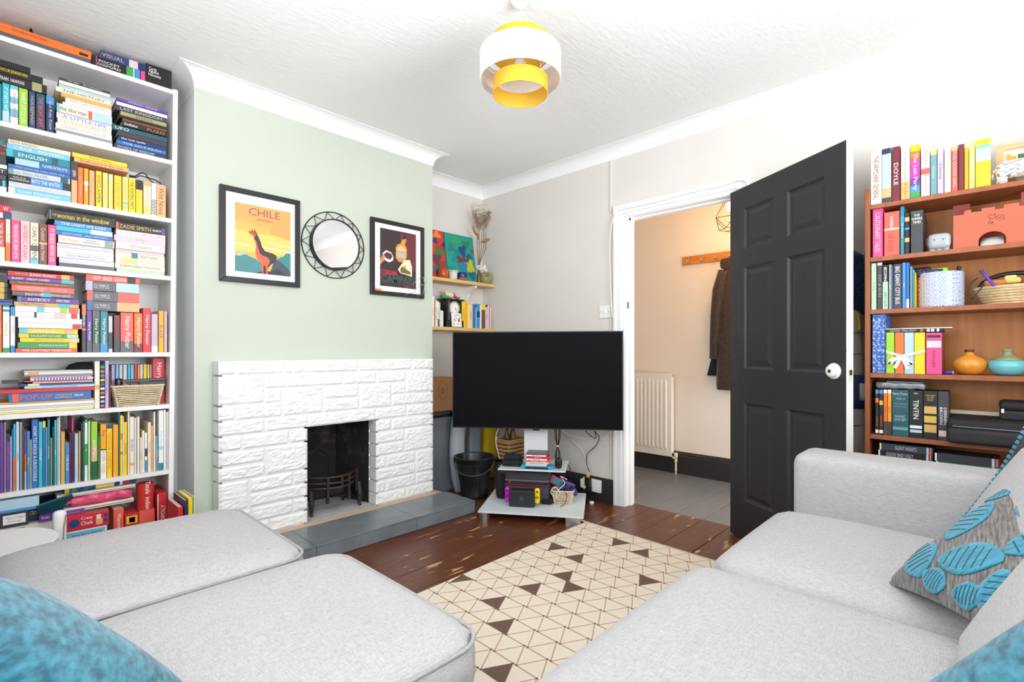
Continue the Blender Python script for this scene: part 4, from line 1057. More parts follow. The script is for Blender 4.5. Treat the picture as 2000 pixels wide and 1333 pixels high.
# ---- wall details
sw = thing('light_switch', 'white double light switch beside the door frame', 'switch', (2.995, 1.965, 1.34))
MB().box(2.992, 1.921, 1.296, 2.9995, 2.009, 1.384).build('plate', KN, sw, bevel=.002)
MB().box(2.986, 1.953, 1.328, 2.9925, 1.977, 1.352).build('rocker', KN, sw, bevel=.001)
for y_ in (1.933, 1.997): along((2.992, y_, 1.34), (-1,0,0), [(.0035, 0), (.0035, .001), (0, .001)], 8).build('screw', SIL, sw)
tk = tag(MB().box(2.991, 1.908, 2.03, 2.9995, 1.922, 2.394).build('cable_trunking', WALL, None), 'painted vertical cable trunking above the door frame corner', 'trunking')
tk2 = tag(MB().box(2.991, 1.908, 0.17, 2.9995, 1.918, 1.295).build('cable_trunking', WALL, None), 'thin cable trunking running down from the light switch', 'trunking')
wq = lambda u, v: onx(u, v, 2.972)
cable('white cable clipped around the door frame top', [wq(1196,620), wq(1193,560), wq(1191,500), wq(1193,450), wq(1200,422), wq(1212,411), wq(1240,404), wq(1285,394), wq(1350,376), wq(1412,363), wq(1440,353), wq(1454,353), wq(1459,360)], .0035, WCB)

# ---- framed pictures and mirror on the chimney breast
FRB = M('black_picture_frame', '1e1e21', .4); MOUNT = M('white_mount_board', 'f1eeea', .9)
def pic(label, x0, x1, z0, z1, fw_=.028, mt=.045):
    y1 = CY - .0005; y0 = y1 - .022
    e = thing('picture_frame', label, 'picture', ((x0+x1)/2, y1, z0))
    for (a, b, c, d) in ((x0, x0+fw_, z0, z1), (x1-fw_, x1, z0, z1)):
        L_ = a == x0
        pol = [(a, z0), (b, z0+fw_), (b, z1-fw_), (a, z1)] if L_ else [(a, z0+fw_), (b, z0), (b, z1), (a, z1-fw_)]
        MB().prism(pol, (0, y0, 0), (1,0,0), (0,0,1), (0,1,0), .022).build('frame_bar', FRB, e, bevel=.002)
    MB().prism([(x0, z1), (x0+fw_, z1-fw_), (x1-fw_, z1-fw_), (x1, z1)], (0, y0, 0), (1,0,0), (0,0,1), (0,1,0), .022).build('frame_bar', FRB, e, bevel=.002)
    MB().prism([(x0, z0), (x1, z0), (x1-fw_, z0+fw_), (x0+fw_, z0+fw_)], (0, y0, 0), (1,0,0), (0,0,1), (0,1,0), .022).build('frame_bar', FRB, e, bevel=.002)
    MB().box(x0+fw_-.004, y1-.012, z0+fw_-.004, x1-fw_+.004, y1-.002, z1-fw_+.004).build('mount', MOUNT, e)
    return e, y1-.0125
def shape(e, poly, y_, hexc, nm='print_shape', rough=.55):
    o = MB().flat(poly, (0, y_, 0), (1,0,0), (0,0,1)).build(nm, M('ink_' + hexc, hexc, rough), e); return o
# picture 1
x0, x1, z0, z1 = .822, 1.238, 1.428, 1.930
e, yy = pic('framed orange travel poster reading CHILE with a llama', x0, x1, z0, z1)
pa, pb, pc_, pd = .895, 1.186, 1.487, 1.853
def q(a, b): return (pa + (pb-pa)*a, pc_ + (pd-pc_)*b)
def Q(pts): return [q(*p) for p in pts]
shape(e, Q([(0,0),(1,0),(1,1),(0,1)]), yy, 'f5b45c')
shape(e, Q([(0,.76),(.3,.74),(.45,.68),(.6,.72),(.62,.40),(1,.40),(1,1),(0,1)]), yy-.0002, 'f3a55e')
shape(e, Q([(0,.30),(1,.30),(1,.55),(.7,.60),(.3,.58),(0,.62)]), yy-.0003, 'f6c96b')
shape(e, Q([(0,.42),(.12,.405),(.3,.395),(.2,.385),(.05,.40)]), yy-.0005, 'fbf4e4'); shape(e, Q([(.5,.48),(.75,.475),(1,.46),(1,.45),(.7,.465)]), yy-.0005, 'fbf4e4')
shape(e, Q([(.47,.41),(.7,.40),(1,.375),(1,.36),(.75,.38),(.5,.395)]), yy-.0005, 'fbf4e4')
shape(e, Q([(0,0),(.52,0),(.50,.14),(.36,.21),(.24,.24),(.14,.29),(.06,.25),(0,.235)]), yy-.0006, '4f8a8e')
shape(e, Q([(0,.235),(.06,.25),(.14,.29),(.2,.262),(.13,.25),(.08,.225)]), yy-.0007, '9ac9cf')
shape(e, Q([(.62,0),(1,0),(1,.36),(.92,.355),(.86,.30),(.76,.26),(.68,.20)]), yy-.0006, '3f8a8c')
shape(e, Q([(.70,.24),(.80,.22),(.95,.12),(1,.07),(1,0),(.6,0)]), yy-.0008, '47565f')
shape(e, Q([(.34,0),(.44,.03),(.62,.05),(.76,.10),(.9,.02),(1,0)]), yy-.0009, '3c3c44')
# llama
shape(e, Q([(.30,.60),(.36,.61),(.42,.52),(.47,.40),(.52,.345),(.66,.325),(.73,.30),(.74,.26),(.70,.20),(.63,.15),(.58,.10),(.56,.0),(.49,.0),(.5,.16),(.47,.24),(.42,.30),(.37,.40),(.33,.50)]), yy-.0010, '3e3a40')
shape(e, Q([(.34,.50),(.36,.40),(.35,.30),(.38,.22),(.44,.17),(.46,.08),(.47,.0),(.49,.0),(.49,.12),(.53,.13),(.545,.0),(.57,.0),(.57,.12),(.60,.17),(.61,.22),(.55,.26),(.48,.27),(.43,.30),(.40,.38),(.37,.47)]), yy-.0012, 'e8644a')
shape(e, Q([(.23,.595),(.25,.57),(.30,.555),(.34,.53),(.36,.55),(.35,.60),(.30,.615),(.25,.612)]), yy-.0013, 'd8483a')
shape(e, Q([(.28,.66),(.33,.60),(.30,.61)]), yy-.0014, '3e3a40'); shape(e, Q([(.33,.66),(.37,.595),(.33,.60)]), yy-.0014, '3e3a40')
PLUM = M('ink_plum', '9c4f63', .6)
lettering('CHILE', (*[q(.515,.905)[0], yy-.0006], q(.515,.905)[1]), (1,0,0), (0,0,1), .163, .040, PLUM, e, world=True)
lettering('ANTOFAGASTA', (q(.52,.80)[0], yy-.0006, q(.52,.80)[1]), (1,0,0), (0,0,1), .085, .0125, M('ink_brown', '6b4a3c', .6), e, world=True)
# picture 2
x0, x1, z0, z1 = 1.695, 2.113, 1.430, 1.930
e, yy = pic('framed dark poster with amber bottle and CORDIAL CAMPARI lettering', x0, x1, z0, z1)
pa, pb, pc_, pd = 1.765, 2.048, 1.492, 1.872
shape(e, Q([(0,0),(1,0),(1,1),(0,1)]), yy, '3a2c30')
shape(e, Q([(.55,.95),(1,1),(1,.30),(.8,.34),(.66,.5),(.58,.7)]), yy-.0002, '6e2f38')
shape(e, Q([(.42,.52),(.42,.70),(.47,.76),(.56,.79),(.60,.88),(.68,.90),(.72,.87),(.68,.78),(.74,.70),(.73,.56),(.66,.47),(.52,.45)]), yy-.0004, 'd9953f')
shape(e, Q([(.45,.54),(.46,.64),(.70,.63),(.70,.52)]), yy-.0006, 'b9b6a8'); shape(e, Q([(.46,.66),(.47,.70),(.54,.74),(.62,.74),(.70,.69),(.70,.65)]), yy-.0006, 'f0c98a')
shape(e, Q([(.60,.86),(.63,.94),(.70,.95),(.71,.89)]), yy-.0006, '2c2b33')
shape(e, Q([(.06,.56),(.16,.63),(.30,.60),(.36,.52),(.34,.46),(.24,.42),(.12,.45)]), yy-.0005, 'e6ddd6'); shape(e, Q([(.10,.55),(.18,.60),(.30,.575),(.33,.52),(.26,.47),(.15,.49)]), yy-.0007, '5a3430')
shape(e, Q([(0,.45),(.08,.56),(.13,.52),(.10,.44),(0,.36)]), yy-.0006, 'cf8a5c')
shape(e, Q([(.48,.32),(.66,.50),(.82,.52),(.88,.40),(.88,.22),(.80,.23),(.55,.26)]), yy-.0005, 'efe0bf'); shape(e, Q([(.54,.33),(.60,.38),(.84,.30),(.84,.25),(.56,.27)]), yy-.0007, '6f6a3c'); shape(e, Q([(.62,.37),(.66,.41),(.71,.39),(.70,.35)]), yy-.0008, 'd9953f')
lettering('CORDIAL', (q(.25,.245)[0], yy-.0008, q(.25,.245)[1]), (1,0,0), (0,0,1), .125, .030, M('ink_red', 'd8303c', .6), e, world=True, bold=.02)
lettering('CAMPARI', (q(.49,.135)[0], yy-.0008, q(.49,.135)[1]), (1,0,0), (0,0,1), .265, .055, M('ink_green', '35564e', .6), e, world=True, bold=.03)
lettering('liquor', (q(.80,.035)[0], yy-.0008, q(.80,.035)[1]), (1,0,0), (0,0,1), .08, .020, M('ink_red', 'd8303c', .6), e, world=True, shear=.3)
wl = thing('wire_loop', 'thin twisted silver wire hanging on the right picture corner', 'wire', (2.08, 2.87, 1.47))
pts = [ony(790+x/5.553, 570+0, 2.868) for x in ()]
wpt = [(790,577),(800,573),(812,570),(806,556),(816,545),(830,541),(834,552),(822,558),(810,566),(815,578),(826,575),(829,560),(818,553)]
P_ = [ony(u, v, 2.868) for u, v in wpt]
MB().tube(P_, .0012, 4).build('wire', M('silver_wire', 'c9c9c6', .3, .8), wl); MB().lathe([(.004, 0), (.004, .03)], (2.105, 2.872, 1.55), 6).build('hook', SIL, wl)
bf = ony(739, 566, 2.872)
bo = thing('paper_butterfly', 'small orange butterfly on the left corner of the dark poster', 'butterfly', bf)
for s in (-1, 1): MB().prism([(0,0), (s*.018,.012), (s*.02,.0), (s*.012,-.012), (s*.003,-.006)], (bf.x, bf.y, bf.z), (1,0,0), (0,0,1), (0,-1,0), .0008).build('wing', M('butterfly_orange', 'dd6a2a', .6), bo)
# mirror
mxc, mzc = 1.452, 1.708
mi = thing('wall_mirror', 'round mirror with black wire sunburst frame between the pictures', 'mirror', (mxc, CY, mzc-.2))
MIR = M('mirror_silver', 'e9e9ea', .015, 1.0); WB = M('black_wire', '17171a', .4, .3)
along((mxc, CY-.012, mzc), (0,-1,0), [(0, 0), (.148, 0), (.148, .022), (0, .022)], 48).build('glass', MIR, mi)
along((mxc, CY-.002, mzc), (0,-1,0), [(.148, 0), (.154, 0), (.154, .037), (.148, .037)], 48, True).build('rim', WB, mi)
def cir(r, y_, n=64): return [(mxc+r*math.cos(2*math.pi*k/n), y_, mzc+r*math.sin(2*math.pi*k/n)) for k in range(n)]
MB().tube(cir(.200, CY-.006), .0032, 6, closed=True).build('outer_ring', WB, mi, smooth=True)
NZ = 14
for k in range(NZ):
    a = 2*math.pi*k/NZ; b = 2*math.pi*(k+.5)/NZ; c = 2*math.pi*(k+1)/NZ
    po = lambda an, r, y_: (mxc+r*math.cos(an), y_, mzc+r*math.sin(an))
    MB().tube([po(a, .199, CY-.006), po(b, .152, CY-.020)], .0019, 5).build('spoke', WB, mi)
    MB().tube([po(b, .152, CY-.020), po(c, .199, CY-.006)], .0019, 5).build('spoke', WB, mi)

# ================================================================== pine wall shelves in the recess
PINE = M('pine_board', 'e3bd7e', .5, stretch=(.3, 6, 6), var=(6, 'd6a962', .35, .75))
BRKT = M('white_bracket', 'f2f1ef', .5)
SY = 3.07
def wshelf(label, zt_, br):
    e = thing('wall_shelf', label, 'shelf', (2.6, 3.15, zt_-.025))
    MB().box(2.203, SY, zt_-.026, 2.997, YB-.001, zt_).build('board', PINE, e, bevel=.002)
    for x in br:
        MB().prism([(0, 0), (0, -.19), (-.012, -.19), (-.02, -.12), (-.05, -.06), (-.10, -.03), (-.135, -.018), (-.135, 0)], (x-.012, YB-.001, zt_-.0265), (0,1,0), (0,0,1), (1,0,0), .024).build('bracket', BRKT, e)
    return e
wshelf('upper pine wall shelf in the recess holding paintings and pots', 1.634, (2.30, 2.80))
wshelf('lower pine wall shelf in the recess holding books and a clock', 1.252, (2.30, 2.80))
def K10(x, y, Y): return ony(840+x/5.128, 395+y/5.128, Y)
ZU, ZL = 1.6343, 1.2523
def canvas(label, a, b, ytop, Y, base, blobs):
    p, r_ = K10(a, ytop, Y), K10(b, ytop+ (b-a)*.17, Y)
    x0, x1 = max(p.x, 2.205), r_.x; zt_ = (p.z + r_.z)/2
    e = thing('painting', label, 'painting', ((x0+x1)/2, Y, ZU))
    MB().hexa([(x0, Y-.03, ZU+.0005), (x1, Y-.03, ZU+.0005), (x1, Y-.014, ZU+.0005), (x0, Y-.014, ZU+.0005), (x0, Y+.03, zt_), (x1, Y+.03, zt_), (x1, Y+.046, zt_), (x0, Y+.046, zt_)]).build('canvas', M('paint_'+base, base, .6, bump=(60,.4,.003)), e)
    hgt = zt_-ZU
    r2 = random.Random(len(label))
    for (cx, cy, rx, ry, c) in blobs:
        n = 18; poly = []
        ph_ = r2.random()*6
        for k in range(n):
            t = 2*math.pi*k/n; w = 1 + .28*math.sin(3*t+ph_) + .12*math.sin(7*t+2*ph_)
            fx = min(.99, max(.01, cx+rx*w*math.cos(t))); fz = min(.99, max(.01, cy+ry*w*math.sin(t)))
            poly.append((x0+(x1-x0)*fx, fz))
        MB().add([(px_, Y-.0305+.06*fz - .0009*(1+.2*(len(c)+cx)), ZU+.0005+hgt*fz) for px_, fz in poly], [tuple(range(n))]).build('brush_patch', M('paint_'+c, c, .6, bump=(80,.4,.002)), e)
    return e
canvas('red abstract painting at the chimney end of the upper pine shelf', 8, 157, 262, 3.17, 'd63a34', [(.5,.9,.25,.07,'ee8a2c'),(.35,.78,.18,.07,'2b3c72'),(.55,.57,.3,.09,'3a7d3b'),(.35,.38,.3,.14,'6b3a45'),(.7,.30,.2,.10,'8a4a35'),(.25,.18,.2,.09,'3a6f86'),(.75,.65,.18,.06,'b52c2c'),(.9,.72,.08,.05,'2b3c72')])
canvas('teal abstract painting leaning on the upper pine shelf', 163, 447, 300, 3.155, '14998a', [(.58,.66,.12,.13,'22427e'),(.5,.46,.17,.07,'74352c'),(.75,.46,.14,.04,'74352c'),(.80,.56,.11,.05,'24508e'),(.72,.83,.14,.06,'2b7d4a'),(.35,.86,.2,.07,'2ba05a'),(.2,.68,.12,.08,'1f7f7a'),(.82,.33,.13,.14,'b9bc2e'),(.74,.42,.08,.04,'e6862a'),(.55,.30,.14,.14,'1b7fa0'),(.85,.15,.12,.09,'1f5f7a'),(.93,.7,.06,.05,'8a5a2c'),(.15,.2,.13,.1,'17897c'),(.4,.6,.09,.07,'13806a'),(.3,.45,.1,.09,'118a98')])
def potl(name, label, cat, cx, y, prof, mat, Y, base, grp=None, seg=28):
    p = K10(cx, y, Y); e = thing(name, label, cat, (p.x, Y, base), 0, grp)
    MB().lathe(prof, (p.x, Y, base+.0003), seg).build('vessel', mat, e, smooth=True)
    return e, p
ORG = M('orange_glaze', 'bf5a24', .18, var=(12, '9c3f1c', .4, .7)); BLG = M('cobalt_glaze', '2c3478', .15); TER = M('terracotta', '9c5a3e', .75); CRM = M('cream_glaze', 'ded6c6', .5); OLV = M('olive_glaze', '97996a', .2, var=(20, '7f8052', .4, .7))
potl('ceramic_pot', 'glossy orange ceramic pot on the upper pine shelf', 'pot', 128, 700, [(0,0),(.03,0),(.04,.012),(.042,.035),(.039,.07),(.037,.075),(.034,.072),(.036,.03),(0,.01)], ORG, 3.105, ZU)
e, p = potl('ceramic_pot', 'cream ribbed pot with frilled rim on the upper pine shelf', 'pot', 228, 710, [(0,0),(.028,0),(.034,.008),(.035,.02),(.033,.025),(.036,.03),(.037,.04),(.034,.045),(.038,.052),(.040,.062),(.036,.062),(.03,.02),(0,.01)], CRM, 3.105, ZU)
MB().tube([(p.x+(.042+.003*math.sin(k*2.6))*math.cos(2*math.pi*k/36), 3.105+(.042+.003*math.sin(k*2.6))*math.sin(2*math.pi*k/36), ZU+.066+.004*math.sin(k*1.9)) for k in range(36)], .005, 5, closed=True).build('frilled_rim', CRM, e, smooth=True)
e, p = potl('ceramic_pot', 'blue glazed pot with bare terracotta foot on the upper pine shelf', 'pot', 322, 720, [(0,0),(.034,0),(.037,.006),(.038,.024)], TER, 3.105, ZU)
MB().lathe([(.038,.024),(.040,.03),(.040,.055),(.037,.066),(.034,.066),(.036,.03),(0,.012)], (p.x, 3.105, ZU), 28).build('glaze', BLG, e, smooth=True)
e, p = potl('ceramic_bowl', 'olive green round pot with a brown patch at the shelf end', 'pot', 556, 740, [(0,0),(.030,0),(.046,.015),(.055,.045),(.052,.08),(.046,.092),(.042,.088),(.046,.045),(0,.012)], OLV, 3.11, ZU)
MB().prism([(0,.06),(.01,.085),(.025,.08),(.028,.06),(.012,.045)], (p.x-.045, 3.11-.047, ZU), (1,-.5,0), (0,0,1), (-.4,-1,0), .002).build('glaze_patch', TER, e)
PET = M('white_petal', 'f6f3ee', .6); LEAFG = M('yellow_green_petal', 'c9d84a', .6)
fl = thing('flower', 'white flower with green centre tucked beside the olive pot', 'flower', (p.x-.05, 3.08, ZU))
fc = K10(492, 655, 3.07)
for k in range(6):
    a = k*math.pi/3; d = Vector((math.cos(a), 0, math.sin(a)))
    MB().flat([(0,0),(.3,.35),(1,.25),(1.15,0),(1,-.25),(.3,-.35)], fc, d*.020, Vector((0,1,0)).cross(d)*.020).build('petal', PET, fl, solid=.001)
MB().lathe([(0,0),(.007,.003),(.006,.008),(0,.01)], fc + Vector((0,-.01,0)), 10).build('centre', LEAFG, fl)
MB().tube([fc, fc + Vector((.005,.02,-.05)), Vector((fc.x+.01, 3.09, ZU+.001))], .0018, 5).build('stem', M('stem_green', '6f7f4a', .7), fl)
for k, (dx, dz) in enumerate(((.05, .0), (.075, -.012), (.062, .016))):
    o = thing('flower', ['small white blossom above the olive pot', 'low white blossom right of the olive pot', 'highest white blossom above the olive pot'][k], 'flower', fc + Vector((dx, .01, dz)), 0, 'blossoms above the olive pot')
    for a in range(5):
        t = a*1.257; d = Vector((math.cos(t), -.2, math.sin(t)))
        MB().flat([(0,0),(.5,.4),(1,0),(.5,-.4)], fc + Vector((dx, .0, dz)), d*.014, Vector((0,1,0)).cross(d)*.014).build('petal', PET, o, solid=.001)
# tall glass with dried twigs
TWG = M('dried_twig', '8a6a4e', .85); POD = M('dried_leaf', 'b4864e', .8, var=(60, '8b6234', .4, .6), stretch=(1,1,4))
e = thing('dried_twigs', 'spray of curly dried twigs and brown leaves in a narrow bottle', 'dried flowers', (K10(490,770,3.135).x, 3.135, ZU))
bx0 = K10(490, 770, 3.135).x
MB().lathe([(0,0),(.018,0),(.02,.01),(.02,.06),(.012,.10),(.009,.15),(.012,.17),(.011,.17),(.008,.15),(.010,.10),(.017,.06),(.017,.008),(0,.005)], (bx0, 3.135, ZU+.0003), 20).build('bottle', M('brown_glass', '6d5040', .15), e, smooth=True)
r3 = random.Random(3)
base = Vector((bx0, 3.135, ZU+.05))
for k in range(5):
    tip = K10(470+22*k, 300-10*(k % 2), 3.12+.01*k)
    MB().tube([base, base + Vector((.004*(k-2), 0, .12)), (base*.35+tip*.65) + Vector((.008*(k-2), -.01, 0)), tip], [.003,.003,.0035,.002], 5).build('stem', TWG, e)
ctr = K10(515, 215, 3.12)
for k in range(46):
    a0, el = r3.random()*6.28, r3.random()*3.1-1.2
    R_ = .05 + .06*r3.random(); pts = []
    up = .055 if k % 3 == 0 else .0
    for q_ in range(9):
        t = q_/8
        an = a0 + t*(2.2+2*r3.random()*.2); pts.append(ctr + Vector((math.cos(an)*R_*(.35+.65*math.sin(t*2.6)), math.sin(an)*R_*.55*(.3+.7*t), -.05 + (R_*1.5+up)*math.sin(t*2.0+el*.25)*(.7+.3*t))))
    MB().tube(pts, [.0016]*5 + [.0012]*4, 4).build('curly_twig', TWG, e)
for (cx, cy, ang, ln) in ((445, 290, 2.2, .085), (480, 345, 2.0, .06), (560, 385, .45, .10), (590, 110, .5, .05)):
    c = K10(cx, cy, 3.10); d = Vector((math.cos(ang), -.1, math.sin(ang))); n_ = Vector((-math.sin(ang), 0, math.cos(ang)))
    MB().grid(lambda i, j: c + d*ln*(i-.5) + n_*(.013*math.sin(math.pi*min(1, i*.95+.03))*(j*2-1)) + Vector((0, -.010*(1-(j*2-1)**2), 0)), 10, 4).build('dried_leaf', POD, e, smooth=True, solid=.0012)

# lower pine shelf: books, clock, toy
def lab(c_, where): return '%s book, %s' % (c_, where)
def low_row(items, where, grp, Y=3.09):
    for i, (a, b, t, c_, tx, tc, bands) in enumerate(items):
        p, q_ = K10(a, 1100, Y), K10(b, 1100, Y); h = K10((a+b)/2, t, Y).z - ZL
        book('book', q_.x-p.x-.0006, h, .12, c_, ((p.x+q_.x)/2, Y, ZL+.0003), 0, False, '%s book, %s %s' % (c_, ORD[i], where), 'book', grp, tx, tc, bands)
low_row([(20,42,945,'white','Travel','red',()),(43,54,985,'orange',None,'white',()),(55,76,985,'white','Wild Food','navy',()),(77,92,1000,'white','Andalucia','blue',[(.7,1,'dark blue')]),(93,104,1010,'pale green',None,'navy',()),(105,118,1085,'white',None,'red',()),(119,134,1090,'ivory',None,'red',())], 'upright left of the black clock on the lower pine shelf', 'books left of the clock')
low_row([(322,350,990,'yellow','Languages','red',()),(351,370,985,'amber',None,'white',()),(371,385,1020,'yellow',None,'navy',()),(386,398,1025,'cream',None,'red',()),(399,418,1018,'pale pink','Poems','maroon',()),(419,428,1030,'yellow',None,'red',()),(429,455,1028,'blue',None,'white',()),(456,468,1060,'sky blue',None,'navy',()),(469,500,1022,'mid blue',None,'white',[(.3,.55,'navy')]),(501,514,1035,'white',None,'blue',()),(515,552,1028,'yellow',None,'navy',[(.22,1,'brown')]),(553,576,1030,'pale blue','1001','red',[(0,.1,'maroon')]),(577,591,1035,'pale pink',None,'red',()),(592,602,1040,'coral',None,'white',()),(603,613,1050,'ivory',None,'navy',())], 'upright right of the clock on the lower pine shelf', 'books right of the clock')
MARB = M('black_marble', '1a191b', .2, var=(8, '3a3838', .6, .8))
c0, c1 = K10(140, 1100, 3.12), K10(308, 1100, 3.12); zt_ = K10(200, 972, 3.12).z
ck = thing('mantel_clock', 'black marble mantel clock with round white face', 'clock', ((c0.x+c1.x)/2, 3.15, ZL))
xm = (c0.x+c1.x)/2 + .012
MB().box(c0.x, 3.085, ZL+.0005, c1.x, 3.20, ZL+.055).build('plinth', MARB, ck, bevel=.002)
MB().box(c0.x+.012, 3.10, ZL+.055, c1.x-.006, 3.19, zt_-.012).build('case', MARB, ck, bevel=.002)
MB().box(c0.x-.008, 3.085, zt_-.012, c1.x+.006, 3.205, zt_).build('cornice', MARB, ck, bevel=.002)
MB().lathe([(.010,ZL+.055),(.011,ZL+.06),(.009,ZL+.07),(.009,zt_-.03),(.011,zt_-.012)], (c0.x+.028, 3.094, 0), 14).build('column', M('grey_marble', '4a494b', .2), ck, smooth=True)
fc = K10(238, 1063, 3.098)
along((fc.x, 3.0995, fc.z), (0,-1,0), [(.052,0),(.056,.004),(.055,.012),(.047,.014),(.047,.010),(0,.010)], 40).build('bezel', M('brass_bezel', 'c8b07a', .3, .9), ck, smooth=False)
along((fc.x, 3.0890, fc.z), (0,-1,0), [(.046,0),(.046,.0012),(0,.0012)], 40).build('dial', M('clock_dial', 'f3f1ea', .4), ck)
for k in range(12):
    a = k*math.pi/6; MB().obox((fc.x+.038*math.sin(a), 3.0874, fc.z+.038*math.cos(a)), (math.cos(a),0,-math.sin(a)), (0,1,0), (math.sin(a),0,math.cos(a)), .0012 if k % 3 else .002, .0004, .005).build('hour_mark', BLK, ck)
for a, ln in ((2.45, .034), (1.95, .024)): MB().obox((fc.x+ln/2*math.sin(a), 3.0868, fc.z+ln/2*math.cos(a)), (math.cos(a),0,-math.sin(a)), (0,1,0), (math.sin(a),0,math.cos(a)), .0012, .0004, ln/2).build('hand', BLK, ck)
cd = K10(258, 1180, 3.085)
gcd = thing('greeting_card', 'white square card with red floral print leaning on the clock', 'card', (cd.x, 3.08, ZL))
m_ = Matrix.Translation((cd.x, 3.078, ZL+.058)) @ Matrix.Rotation(math.radians(-6), 4, 'X')
MB().rbox((0,0,0), .050, .004, .055, .002, 1, mat=m_).build('card', MOUNT, gcd)
for k in range(16):
    x, z = r3.uniform(-.04,.04), r3.uniform(-.045,.045); c_ = ['b3402f', 'd98a3c', '7f8a3c', 'b3402f'][k % 4]
    MB().prism([(x+.007*math.cos(t), z+.005*math.sin(t)) for t in (0,1,2,3,4,5)], m_ @ Vector((0,-.0042,0)), m_.col[0].to_3d(), m_.col[2].to_3d(), -m_.col[1].to_3d(), .0006).build('print_blob', M('print_'+c_, c_, .6), gcd)
# toy figures on the clock
tz = zt_
ty = thing('toy_figure', 'painted wooden toy with red wing and green base on the clock', 'toy', (c0.x+.07, 3.14, tz))
MB().rbox((c0.x+.015, 3.13, tz+.0145), .036, .02, .014, .010, 3).build('green_base', M('toy_green', '3fa05a', .4), ty, smooth=True)
MB().rbox((c0.x+.06, 3.13, tz+.035), .042, .018, .024, .018, 4).build('body', M('toy_cream', 'ecd3b4', .5), ty, smooth=True)
MB().lathe([(0,0),(.018,.006),(.022,.018),(.016,.032),(0,.038)], (c0.x+.03, 3.13, tz+.035), 16).build('head', M('toy_cream', 'ecd3b4', .5), ty, smooth=True)
MB().tube([(c0.x+.09,3.13,tz+.045),(c0.x+.115,3.13,tz+.025),(c0.x+.145,3.13,tz+.012),(c0.x+.165,3.13,tz+.02)], [.016,.013,.009,.004], 8).build('tail', M('toy_red', 'cf2f3a', .45), ty, smooth=True)
MB().tube([(c0.x+.12,3.118,tz+.02),(c0.x+.145,3.118,tz+.008),(c0.x+.160,3.118,tz+.02)], [.006,.007,.004], 8).build('wing', M('toy_teal', '2b8a94', .45), ty, smooth=True)
for x in (.045, .08): MB().lathe([(.007,0),(.006,.014)], (c0.x+x, 3.13, tz+.0003), 8).build('leg', M('toy_red', 'cf2f3a', .45), ty)

# ================================================================== hall things
RADW = M('radiator_enamel', 'efe9df', .4)
ra = thing('radiator', 'cream ribbed panel radiator on the hall wall', 'radiator', (4.09, 2.28, .15))
rx0, ry0, ry1, rz0, rz1 = 4.068, 1.995, 2.60, .150, .868
prof = []
n = 14; pw = (ry1-ry0-.06)/n
pts = [(ry0, 0), (ry0+.03, 0)]
for k in range(n):
    b = ry0+.03+k*pw; pts += [(b+pw*.25, 0), (b+pw*.40, -.009), (b+pw*.72, -.009), (b+pw*.87, 0)]
pts += [(ry1-.03, 0), (ry1, 0)]
mb = MB(); k_ = len(pts)
rows_z = [(rz0, 0), (rz0+.05, 0), (rz0+.075, 1), (rz1-.075, 1), (rz1-.05, 0), (rz1, 0)]
vs = [(rx0 + d*s, y_, z) for (z, s) in rows_z for (y_, d) in pts]
mb.add(vs, [(r*k_+i, r*k_+i+1, (r+1)*k_+i+1, (r+1)*k_+i) for r in range(len(rows_z)-1) for i in range(k_-1)])
mb.box(rx0+.0005, ry0, rz0, rx0+.014, ry1, rz1)
mb.build('front_panel', RADW, ra)
MB().box(rx0+.05, ry0+.01, rz0+.02, rx0+.062, ry1-.01, rz1-.02).build('rear_panel', RADW, ra)
MB().box(rx0+.014, ry0+.004, rz1-.006, rx0+.062, ry1-.004, rz1-.001).build('top_grille', RADW, ra)
MB().box(rx0+.014, ry0+.0, rz0+.03, rx0+.05, ry0+.004, rz1-.03).build('side_cover', RADW, ra)
vx, vy = 4.10, 1.968
MB().tube([(vx, vy, .001), (vx, vy, .13)], .0085, 10).build('pipe', M('flaking_paint_pipe', 'e3d9c8', .5, var=(40, '6a4a34', .58, .64)), ra)
MB().lathe([(.012,.10),(.014,.12),(.010,.135),(.016,.140),(.018,.175),(.014,.182),(0,.182)], (vx, vy, 0), 14).build('valve', M('yellowed_plastic', 'e4d9a8', .5), ra, smooth=True)
MB().tube([(vx, vy, .125), (vx-.005, vy+.03, .145), (vx-.01, vy+.04, .165)], .008, 8).build('valve_tail', SIL, ra)
# coat rail
ORW = M('varnished_pine', 'd98b3c', .35, stretch=(6, .4, 6), var=(5, 'c4742a', .35, .7))
cr = thing('coat_rail', 'varnished wooden coat rail with metal hooks on the hall wall', 'coat rail', (4.14, 1.55, 1.80))
MB().box(4.130, 1.05, 1.803, 4.1495, 1.926, 1.874).build('board', ORW, cr, bevel=.004)
CHR = M('chrome', 'c9c6c0', .15, 1.0)
def rail_px(u): return onx(u, 503, 4.12).y
for yk in (rail_px(1346), rail_px(1373), rail_px(1400), rail_px(1428), 1.36, 1.22):
    MB().tube([(4.128, yk, 1.872), (4.116, yk, 1.868), (4.112, yk, 1.845), (4.108, yk, 1.820), (4.090, yk, 1.808), (4.076, yk, 1.818), (4.072, yk, 1.834)], .0045, 6).build('hook', CHR, cr, smooth=True)
    MB().tube([(4.126, yk, 1.835), (4.105, yk, 1.812)], .004, 6).build('hook_stem', CHR, cr)
along((4.130, rail_px(1414), 1.84), (-1,0,0), [(.006,0),(.005,.003),(0,.004)], 10).build('screw_cap', CHR, cr)
